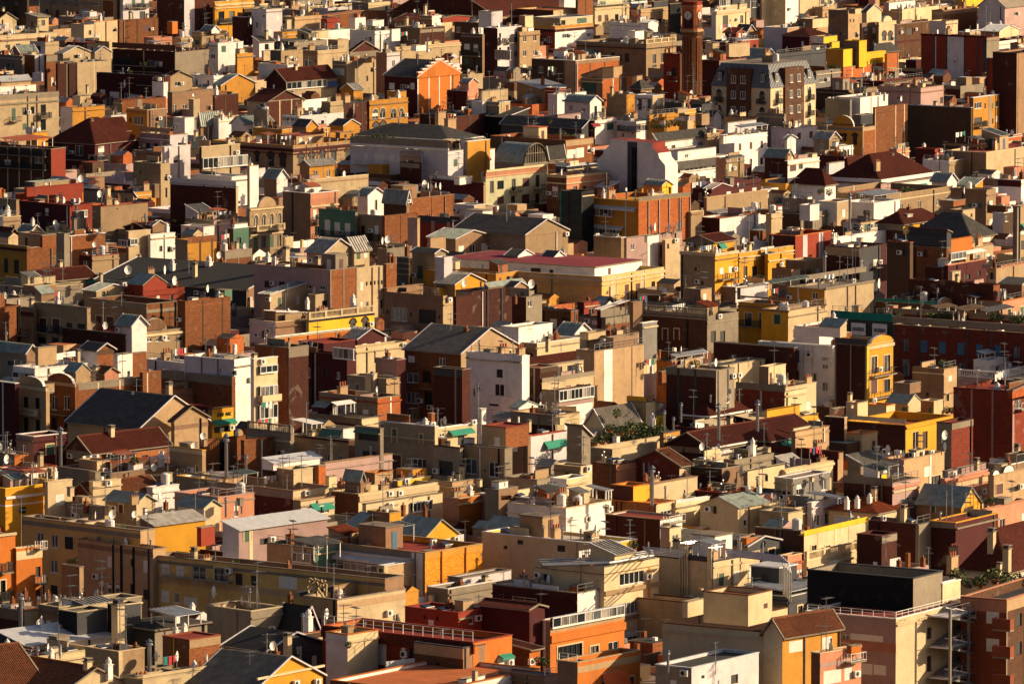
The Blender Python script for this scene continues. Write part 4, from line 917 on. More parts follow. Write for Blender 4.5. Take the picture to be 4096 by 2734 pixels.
A|tall white rendered tower with glazed galleries, upper centre|2095 2200 2500 260 612|wh wg|f,dw,.3,wh|p L 2150 130 bd;v L 2200 2340 500 80 5;w L 2235 370 30 40 d;w L 2270 360 20 40 g;w L 2265 240 20 30 d;h 2040 2160 2260 110 260 wh wg f,dw,.1;q 1
H|white rooftop terraces with slim railings left of the glazed tower|1820 2040 2100 210 290|br wh|f,dw,.4,wh|q 3
H|cream angled wall house with sloped black stair, centre right|1880 1945 2080 690 760|sb sb|f,dgy,.3,cr|q 2
H|pink rooftop house with grey gabled top, centre right|1750 1940 2040 840 970|mr sa|f,dr,.3,pk|h 1870 1950 2035 760 850 pk sa gR,40,mett;q 1
H|yellow-white curved roof slabs, centre right|1930 2230 2330 940 1168|cg sb|f,dw,.2,metw|h 2060 2070 2310 840 940 cr sb f,dgy,.1;q 2
A|golden house with two gabled ribbed huts, centre left|600 620 950 1180 1320|ta oc|f,dgy,.3,cr|h 340 460 565 1160 1220 ta oc gR,60,slate;h 680 800 950 1150 1220 oc oc gR,50,slate;h 730 770 900 1220 1270 ta oc f,ds,.1;hw R 818 1250 24 30 d;hw R 882 1240 20 30 d;q 0
A|moorish-arched old house with striped horseshoe windows, centre left|-400 340 960 1340 1435 40|sd sd|f,dr,.7,oc|c B 1380 mr 26;w L 135 1480 60 90 m;w L 245 1490 60 90 m;w L 10 1450 40 70 m;w R 413 1480 50 75 m;w R 510 1470 50 75 m;w R 608 1450 50 70 m;w R 712 1430 50 80 m;w R 845 1430 50 80 m;c B 1415 mr 8;p R 460 8 mr;p R 560 8 mr;p R 660 8 mr;po 800 1320;h 160 370 620 1250 1330 ta be f,dr,.1,mr;hw L 265 1300 30 60 g;hw R 360 1305 30 60 s;hw R 410 1300 30 60 s;hw R 495 1290 30 60 s;q 1
H|green flat roof and golden walls above the moorish-arched house|-30 240 330 1190 1300|oc oc|f,gr,.2,cr|q 2
A|planted penthouse under a long black slate roof, centre|870 1770 2080 1290 1404 34|wg bm|h,110,slate|c B 1290 wh 10;w L 1500 1330 40 70 r;w L 1620 1330 60 60 r;q 0
A|white-banded balcony block in front of the black slate penthouse, centre|865 1760 1900 1390 1571 34|wg wg|f,dkk,.4,cg|c L 1330 cg 60 b;c L 1370 wh 20;b L 1060 1510 300 50 w;w L 1010 1440 30 70 s;w L 1130 1450 90 80 s;w L 1245 1450 50 70 s;w L 1190 1450 30 80 r;w L 1310 1460 50 60 s;po 960 1300 2;po 1020 1290 2;po 1080 1300 2;po 1140 1300 2;po 1200 1310 2;po 1260 1310 1.8;po 1420 1330 1.8;q 0
A|white house with terracotta roofs, red awning and green door, centre|1500 1850 2190 1400 1544|pk wh|f,dor,.3,cr|w R 1870 1490 16 60 g;w R 1945 1500 40 90 g;w R 2100 1500 60 100 g;a R 2105 1420 60 40 awr;p R 2020 8 wh;w L 1545 1490 40 60;p L 1680 6 cg;q 2
H|pale pink wing with metal duct left of the red-awning house|1320 1510 1520 1400 1560|pk wg|f,dor,.2,pk|q 1
H|bright mustard wall with white rib, centre|1930 1940 2145 1300 1545|cg oc|f,dr,.2,wh|q 0
A|brown brick ribbed house with chimney stacks behind the black slate roof|1500 1830 2280 1070 1191|bd bd|f,dkk,.3,dg|p R 1960 8 dg;p R 2085 8 dg;ch 1690 1120 120 4;ch 1780 1200 140 4;ch 1520 1030 50 2;q 1
H|black hollow roof beams beside the ribbed brick house|2120 2300 2500 1070 1180|dk mem|sL,60,mem|q 1
H|brown brick box house in front of the moorish arches|1320 1500 1505 1500 1571|bd bd|f,dr,.2,bd|q 1
H|tan tiny gabled roofs at the foot of the moorish arches|400 490 720 1510 1600|ta oc|gL,40,mett|q 1
T 2048 0
T 2048 0
A|terracotta-columned terrace house with ochre chequered parapets, upper centre|180 395 745 270 324|rd wh|f,dt,.6,cr|c B 255 oc 26 b;c B 285 bd 26 b;w R 490 330 60 40;w R 705 320 40 30;h 200 440 740 170 250 be cr f,dgy,.2,metw;hw R 470 210 40 50 g;hw R 640 190 90 50 g;h 30 380 640 100 160 bm cr f,dt,.3,oc;q 1
A|cream house with tall flue in bright sun, upper centre|750 760 1075 70 240|cr cr|f,dgy,.4,cr|w R 805 170 34 60 r;w R 865 165 34 60 r;w R 960 160 34 60 g;c R 90 cr 10;b R 900 40 300 30 w;h 760 780 1010 -20 60 cr cr f,dgy,.1;hw R 830 30 60 40 g;p R 1012 10 cg;q 1
A|sunlit yellow-beige tower behind the chequered terraces, top|590 600 750 -60 180|bk bk|f,dgy,.2,be|q 0
H|white gabled walls and dark slot, top left of the sunlit tower|100 360 420 10 90|wg wh|f,dr,.2,wh|h 430 480 600 -40 80 wh wh f,dgy,.1;q 1
A|tan stair-stepped block right beside the white-grey tower, upper centre|60 70 255 300 600|ta be|f,dgy,.2,be|h 65 120 195 150 300 ta cr f,dgy,.1;c R 330 ta 10;q 1
A|stone building with corner balustrade and tall dark windows, centre|590 1230 1505 410 566 35|ta sd|f,dgy,.7,cg|c L 420 cg 14;bu R cr;c B 450 dk 6;w L 925 510 30 60 d;w L 990 530 30 60 d;w L 1055 530 40 80 d;w R 1305 540 34 80 d;w R 1378 530 30 80 d;w R 1305 640 40 90 d;w R 1372 665 30 70 d;b R 1310 720 90 50;h 1050 1130 1210 290 390 wh wh f,dw,.1;h 1200 1240 1290 290 380 cg cg sR,20,slate;ca 1290 1300 1380 390 60 dg;q 3
H|white terrace roofs with orange box and dishes, upper centre|890 1180 1340 220 310|wh wh|f,dor,.3,wh|h 1180 1250 1335 210 300 wh wh gR,20,metw;an 1010 280 180;di 1155 220 30;q 4
A|pale grey-beige house with tiny windows left of the clock tower|1160 1180 1445 90 230|cg be|f,dgy,.4,cr|w R 1205 190 40 14 d;w R 1280 190 50 40 d;w R 1355 190 30 40 d;h 1290 1300 1430 20 80 dg dg f,dgy,.1;q 2
H|glazed roof house and stained walls, top left of the clock tower|1070 1090 1240 20 64|cg wh|f,dgy,.2,gn|v R 1090 1230 60 50 5;q 2
H|dark brown tower-side house behind the clock tower|1445 1450 1550 40 220|bd dk|f,dgy,.2,cg|q 0
A|grey-plastered house with drying shirts and orange side, centre|180 580 985 560 840|br ob|f,dgy,.4,wh|w L 265 640 44 60;w L 385 650 44 60;w L 212 630 14 30 d;p L 480 4 cg;p L 530 90 be;lu 330 700 3;h 380 480 510 470 540 wh wh f,met,.05;q 2
H|green metal long gabled roof on the grey-plastered house|520 690 870 530 560|sb sb|gL,60,met|q 0
A|orange ribbed wall house with pink lean roof, centre|630 830 1210 730 891|ta ob|f,dor,.4,cg|p R 927 6 wh;p R 997 6 wh;p R 1027 50 br;p R 1150 100 be;w L 710 800 130 100 g;h 640 830 1010 700 730 be be uR,80,t;q 0
A|beige warehouse with metal roof and brick-red end, centre left|45 265 495 810 884|sd sd|sR,50,metw|q 0
H|scarlet box under the metal roof, centre left|305 430 495 810 898|rd rd|f,mett,.05,wh|q 0
H|white terrace steps right of the scarlet box|330 415 545 870 970|wg wh|f,dw,.2,wh|h 570 580 680 850 890 wh wh f,dgy,.1;q 2
H|white chapel-like cottage with green gabled roof, centre|480 715 820 930 1080|wg wh|gR,50,met|di 470 940 40;q 0
H|small black-hipped cupola house, centre|1090 1180 1280 800 900|br ta|h,60,slate|w L 1170 850 20 40 d;w R 1240 830 20 20;q 0
H|white flat-topped hut with arched doorway, centre|1125 1290 1395 880 1030|wg sb|f,metw,.05,metw|w L 1170 960 40 100 r;w L 1260 960 34 100 g;q 0
H|tan low box walls and orange ball, centre|870 1050 1130 870 1000|sd oc|f,dgy,.1,cg|ch 915 870 70 0;di 1150 970 20;q 1
A|red brick house with dark balconies behind the clock tower base|1390 1540 1560 500 850|rd bm|f,dr,.3,rd|w L 1495 570 24 20 r;w L 1490 660 40 80 d;b L 1490 740 70 30;ch 1420 490 50 4;q 1
A|dark red wall long behind the clock tower, right|1560 1900 2150 560 800|bd cg|f,dgy,.3,rd|ch 1815 540 60 4;ch 1930 550 60 4;h 1770 1840 1900 400 530 cr sb f,dr,.1;h 1960 1990 2180 410 530 pk sb f,dr,.1;di 1930 390 30;q 2
A|sunlit cream balcony house with awning and curved bay, upper right|1830 1870 2180 110 310|wg cr|f,dw,.4,wh|c R 120 cr 30;w R 1885 210 30 100 g;w R 1955 200 50 110 d;w R 2000 190 10 20 d;w R 2042 190 10 20 d;w R 2105 180 30 70 g;h 1860 1880 2155 60 110 wh cr f,dgy,.1;v R 1890 1990 30 60 5;lu 1900 310 8;q 1
A|dark grey block with white window, upper right|2010 2020 2285 -60 214|dg dg|f,dgy,.2,cg|w R 2228 40 50 60;w R 2120 20 40 40;q 1
A|very bright cream blank tower, upper right|2285 2290 2540 -80 192|ta cr|f,dgy,.2,cr|p R 2440 5 dk;q 0
H|small grey gable hut with brown walls, right of the clock tower|2050 2150 2230 290 324|br be|gR,60,slate|q 0
H|maroon and white terraces with terracotta pots, right of the clock tower|1750 1960 2260 390 460|mr rd|f,dr,.3,wh|di 1935 390 40;ca 2030 2060 2170 400 30 metw;q 3
H|green-roofed brown hut above the mansard block|2110 2310 2420 530 586|br ta|gR,80,met|q 0
H|maroon fences and dim red roofs at the foot of the clock tower|1480 1650 1820 900 1000|bd bk|f,dr,.2,rd|q 2
H|black awning roofs with dim terraces, centre right|1400 1740 1920 960 1046|dg dg|f,dkk,.2,dg|w L 1750 1000 20 50 d;di 1635 920 40;q 4
H|cream and ochre house with small hoarding, centre right|1530 1580 1685 1010 1206|oc ye|f,dgy,.3,metw|h 1500 1520 1610 1000 1040 cg sb f,dr,.1;q 1
A|peeling white terrace ruin with brown wall, right centre|1930 2110 2215 960 1060|pk wh|f,dgy,.5,cg|w R 2115 1010 14 20;q 2
A|long maroon wall over white arcaded house, right centre|1955 2230 2260 1080 1200|bd br|f,dr,.4,bd|h 1960 1980 2240 1130 1220 wg wg f,mr,.1;q 3
H|pink house with white flowers and dark tiled roof, centre left|120 420 630 1110 1196|pk pk|uR,60,slate|w L 150 1120 30 30;w L 262 1110 30 50;w R 510 1080 30 50;w R 560 1080 50 40 d;po 350 1140 1.4;b L 360 1180 80 40 s;q 0
A|dark tiled roof terrace block with planted parapet and shutters, centre left|-200 490 745 1290 1472|br bk|f,dt,.6,bk|w R 545 1410 80 80 s;w R 625 1400 70 90 s;w R 705 1370 20 60;w L 600 1230 60 50;po 420 1270 1.8;po 470 1270 1.8;po 520 1270 1.8;po 560 1280 1.6;c L 1310 bm 40 b;q 1
H|slate skirt roofs under the pink house, centre left|-100 640 700 1170 1260|dg dg|sL,60,slate|q 0
H|green-beige gable wing beside the barrel-roofed shed|325 335 480 1400 1490|cg cg|gL,60,mem|q 0
H|white houses with red awning and crowded glazed terraces, centre|650 760 960 1110 1226|mr wh|f,dgy,.4,wh|a R 755 1130 70 20 awr;w R 750 1180 50 60 d;w R 900 1160 60 60 g;q 3
H|white conservatory pair with balcony, centre|960 1140 1270 1120 1220|wg wh|f,metw,.1,wh|w R 1205 1165 80 70;b L 1080 1200 180 50;q 2
A|ochre terrace house with dark green hedge, centre right|1250 1260 1560 1060 1210|sd oc|f,dr,.4,be|w R 1380 1130 50 50 s;k R 1310 1090;w R 1465 1110 30 30 r;po 1300 1180 1.8;po 1340 1180 1.8;po 1390 1180 1.8;po 1440 1170 1.8;po 1490 1160 1.8;po 1530 1160 1.8;q 1
H|cream pillar stub and beige boxes right of the green hedge|1570 1610 1665 1110 1260|sd sb|f,dgy,.2,cr|h 1680 1740 1810 1050 1150 be be f,dgy,.1;q 2
H|white gable stubs with slate roof, right of the cream pillar stub|1790 1850 1920 1060 1150|wg wh|gR,40,slate|q 2
A|blank tan wall with terraces and iron balustrade, right centre|1780 1790 1900 1230 1390|sd sd|f,dgy,.3,cr|q 2
H|white terrace houses with metal canopy, right centre|1900 2040 2340 1250 1400|wg wh|f,dgy,.4,wh|h 1920 1940 2060 1250 1320 cr wh f,dr,.1;ca 2050 2100 2340 1220 50 metw;w L 1940 1370 10 10;q 5
A|white terraced penthouses with dark slate skirts stepping down to the right, centre right|1290 1500 1990 1480 1531 36|wh wh|f,dg,.2,wh|v R 1530 1900 1550 50 9;a R 1700 1460 420 60 slate;h 1340 1520 1870 1390 1470 wh wh f,dg,.1;hw R 1600 1430 30 30;hw R 1740 1440 60 40 s;h 1290 1330 1810 1290 1390 wh wh sR,60,slate;hw R 1360 1390 30 40;hw R 1410 1380 30 40;hw R 1480 1375 40 40 d;hw R 1640 1370 50 50 s;hw R 1730 1360 50 40;q 0
H|orange-roofed white sheds and reed canopies right of the slate-skirted penthouses|1870 1960 2130 1460 1560|sa sd|f,dr,.2,cg|ca 1980 2000 2130 1490 40 mett;q 4
H|small houses with white canopy roof at the foot of the great white building|400 500 775 1530 1620|dg dk|f,metw,.05,metw|q 1
T 3072 0
H|cream sunlit tower slice, top right of the clock tower|-20 160 280 -60 190|cr wh|f,dgy,.2,cr|w R 290 30 24 20 d;w R 180 90 10 30 r;q 1
A|warm cream houses with pilasters, top right|280 290 600 -60 130|cr cr|f,dgy,.3,cr|w R 500 20 40 40 d;w R 560 20 30 40 g;q 2
H|tan block with parapet, upper right of the sunlit cream tower slice|430 500 620 70 124|cg be|f,dgy,.3,cr|q 2
A|plain beige apartment tower with two tiny windows and green lift box, upper right|555 735 905 100 364|ta be|f,gr,.2,cg|w R 755 190 14 30 d;w R 785 190 14 30 d;w R 805 320 24 50 g;h 740 800 855 85 130 be cr f,met,.1;q 0
A|right wing of the plain beige tower in shadow|850 860 1010 220 412|ta ta|f,dgy,.2,ta|h 860 905 1040 110 220 cr cr gR,60,slate;q 0
A|small ornate white facade with round-arched pediment, upper right|1005 1015 1175 210 410|cg cr|f,dgy,.4,cr|ar R 1095 90 50 cr;w R 1065 350 40 50 m;w R 1120 350 40 50 m;q 0
A|dark court houses with white windows right of the ornate facade|1175 1180 1485 230 466|wh bm|f,dgy,.4,cg|w R 1190 290 30 60;w R 1230 280 30 40;w R 1300 290 60 60 d;c R 390 mr 20 b;k R 1350 270;q 3
A|cream rough houses and walls in full sun, top right|1110 1230 1600 90 176|be cr|f,dgy,.3,cr|h 1060 1110 1350 30 100 pk wh f,dgy,.1;di 1300 80 20;q 4
A|brown brick blank box, top right|1500 1605 1915 100 260|be bk|f,dr,.2,bk|q 1
H|yellow houses with small dark window, top right|1740 1780 1980 -10 46|oc yl|f,dgy,.2,yl|q 3
A|pale lilac-white gabled block, top right corner|1930 2170 2600 60 260|wg pk|gL,110,cg|w L 2050 180 10 10;w R 2270 130 24 34;q 0
H|white lift hut with dark window on the red tower block|1485 1630 1740 200 330|wg cr|f,dr,.2,cr|w R 1650 270 24 60 g;q 0
A|tall red brick tower block with white light shaft, right|1405 2000 2120 350 586 33|rd cg|f,dr,.3,dr|p L 1515 12 dg;p L 1720 150 wg;p L 1640 14 dg;p L 1800 10 dg;p L 1922 14 dg;p L 1990 30 dg;w L 1665 600 20 30 d;w L 1665 700 20 30;w L 1760 700 20 30 s;w L 1760 580 30 10 g;c L 340 mr 14;di 1935 770 10;q 1
A|red-brown stepped shoulder of the red tower block, right|2005 2120 2130 540 830|rd bd|f,dgy,.2,gy|p L 2010 6 dg;p R 2122 5 wh;q 0
A|very tall dark brown blank slab with tan strip, right edge|2060 2290 2700 490 1216|bd ta|f,bd,.3,bm|p R 2285 10 be;q 0
H|white-roofed long terrace with terracotta deck, right|2000 2020 2290 400 440|pk wh|f,dr,.2,wh|q 3
H|cream and terracotta rooftop huts, right edge|2220 2300 2500 400 442|ta sd|f,dor,.3,bk|ca 2310 2320 2347 470 40 wh;q 3
H|beige roofs with white gable canopies, upper right|1740 1850 2200 300 350|be be|f,dgy,.2,metw|h 1950 2120 2300 290 350 ta cr gR,50,metw;di 2070 200 20;q 4
A|bright yellow stepped house with orange brick base and blue door, right|540 690 1090 620 732|oc ob|f,dt,.3,cg|h 530 690 780 460 630 oc yl f,dgy,.1,yl;h 700 835 905 380 620 ta yl f,dgy,.1,yl;h 850 880 1080 490 610 oc yl f,dgy,.2,yl;hw R 910 580 10 40 d;hw R 940 580 10 40 d;hw R 970 580 10 40 d;hw R 1000 580 10 40 d;p R 770 8 cr;p R 875 8 cr;p R 980 8 cr;q 0
A|orange brick shoulder of the bright yellow stepped house|1085 1090 1195 500 700|oc ob|f,dgy,.2,org|p R 1192 4 cr;q 0
H|dark domed roof behind the orange brick shoulder|900 980 1190 470 500|dg dg|h,60,slate|ch 975 480 80 1;q 0
H|brown brick low wall with yellow-white cabins, upper right|405 410 580 385 424|oc bk|f,dgy,.2,bk|h 400 510 635 340 400 wh yl f,dgy,.1;h 580 585 655 390 460 yl yl f,dgy,.1;ac 490 470;ac 530 460;ac 560 460;q 0
H|maroon pyramid roof with slate cap, upper right|130 380 560 330 390|mr mr|h,60,td|q 0
H|grey flat roofs and white walls left of the maroon pyramid roof|-40 180 550 260 330|wg be|f,dgy,.3,metw|h 290 410 550 180 260 ta cr f,mett,.1;q 5
H|shaded blue-windowed house with plants right of the mansard block|430 440 665 660 780|dg gy|f,dkk,.3,cg|w R 500 735 60 40;po 480 650 1.4;po 520 650 1.4;po 570 640 1.4;po 620 640 1.4;q 1
H|dark slate strip and stone-walled terraces behind the mansard block|60 80 540 500 580|dk dg|f,dgy,.3,dg|q 5
H|long maroon flat-roofed range in front of the bright yellow house|690 1060 1420 750 791|mr br|f,dr,.3,mr|p L 750 8 ta;h 1250 1345 1420 750 810 be sa f,dr,.1;po 1520 790;q 3
A|grey-pink long house with stained cornice, right|1010 1400 1610 810 960|pk pk|f,dt,.6,ta|c B 850 ta 8;w L 1200 900 30 14 d;w R 1590 920 30 60 d;h 1020 1200 1500 790 810 cg cg f,dt,.1;q 2
H|dark shed rows with small white glints, below the maroon flat range|440 740 1000 830 871|br sd|f,dgy,.4,ta|w R 935 860 12 14 d;w L 840 870 30 20 d;q 3
H|blue-grey wall with row of white ventilators, right centre|525 750 770 920 1084|gy gy|f,dgy,.3,gy|ac 560 920;ac 600 920;ac 650 920;ac 690 920;q 0
A|white stepped stair house with tall tank, right centre|620 845 1100 900 1080|wh wh|f,dw,.2,wh|ch 1070 910 60 3;di 1215 950 30;p R 945 6 cg;q 2
A|brown brick great wall with white rib pipes, right centre|970 985 1280 990 1294|bk bk|f,dr,.3,bk|p R 1170 8 cr;p R 1250 8 cr;c R 1040 br 6 b;p R 980 5 cr;q 0
A|old house with curved brick gable crest and dark arched windows, right centre|505 870 985 1170 1311|oc bk|f,dgy,.7,cg|ar L 690 190 100 oc;w L 668 1270 30 50 m;w L 705 1270 30 50 m;w L 797 1290 40 80 m;c L 1190 gy 20 b;c L 1150 mr 6;p L 870 8 cr;h 780 850 970 1060 1150 cg dg f,dgy,.1;q 1
A|dark taupe blank wall range with metal verge, right|1280 1860 1880 990 1252|br br|f,dgy,.3,metw|q 2
A|ochre apartment house with tall flue and white windows, right|1850 1880 2120 900 1250|ta oc|f,dgy,.5,metw|w R 1925 965 70 60;w R 1990 970 14 50 d;w R 2100 950 30 60;p R 2035 26 cg;w R 1925 1110 80 70 d;b R 1940 1160 90 50;w R 2060 970 14 50 g;w R 1990 1130 14 50 d;w R 2060 1110 14 50 d;w R 2098 1090 26 60 s;di 1935 770 10;q 1
A|terracotta banded terrace block, right edge|2000 2105 2600 1280 1334|br ob|f,dgy,.2,metw|w L 2060 1310 30 40 d;h 1890 1900 2100 1250 1340 dk dg f,dgy,.1;q 1
A|cream wall with streaks below the terracotta banded block, right edge|1640 2000 2600 1400 1588|ta sb|f,dr,.3,cr|c L 1340 ta 20 b;lu 1720 1310 6;q 2
H|scarlet red box house and white pipes, right centre|1350 1530 1595 1370 1412|mr rd|f,dr,.1,rd|w R 1560 1400 10 14 d;ch 1430 1350 40 3;q 0
H|salmon and white sheds with tall white cowls, right centre|1110 1180 1295 1370 1460|sd sa|f,mett,.05,mett|ch 1235 1400 60 1;ch 1255 1400 60 1;q 1
H|flat white-walled roof house with black vents, right|1420 1660 1820 1480 1600|wg sd|f,dgy,.2,metw|w L 1440 1540 10 10 d;bx 1650 1450 100 10 dk;q 2
H|white cabin with small gable and blue awning, lower right of the mansard block|170 175 255 1270 1370|wg wh|gR,30,met|q 0
H|low grey house with tin gable roof, right centre|420 560 655 1270 1330|cg sd|gR,60,mett|q 2
H|white grubby houses in front of the mansard block|30 230 450 1180 1221|wg wg|f,dw,.3,cg|q 6
H|weathered white ribbed parapet ruin left of the mansard block's foot|-100 150 165 1050 1200|cg cg|f,dgy,.4,cg|q 3
H|maroon roofs with long green ribbed shed, right centre left|-30 165 230 1430 1514|bd wh|gR,60,met|q 0
H|white house with awning and crossed windows below the green ribbed shed|175 180 470 1480 1600|bd wh|f,dr,.3,wh|w R 230 1540 60 60 r;w R 300 1520 40 60 d;q 2
H|white walls with mint door and thin roof tables, right centre|570 620 780 1350 1401|sd wh|f,metw,.1,cg|w R 705 1400 30 70 b;w R 735 1390 20 60 g;q 2
H|maroon low roofs behind the great brown hip roof, right centre|470 700 800 1440 1530|mr pk|f,dr,.3,mr|h 540 560 700 1500 1600 wg wg f,dr,.1;q 4
H|brown tile roof with two skylights, right centre|620 740 1060 1560 1600|bd wh|h,110,td|q 0
""")
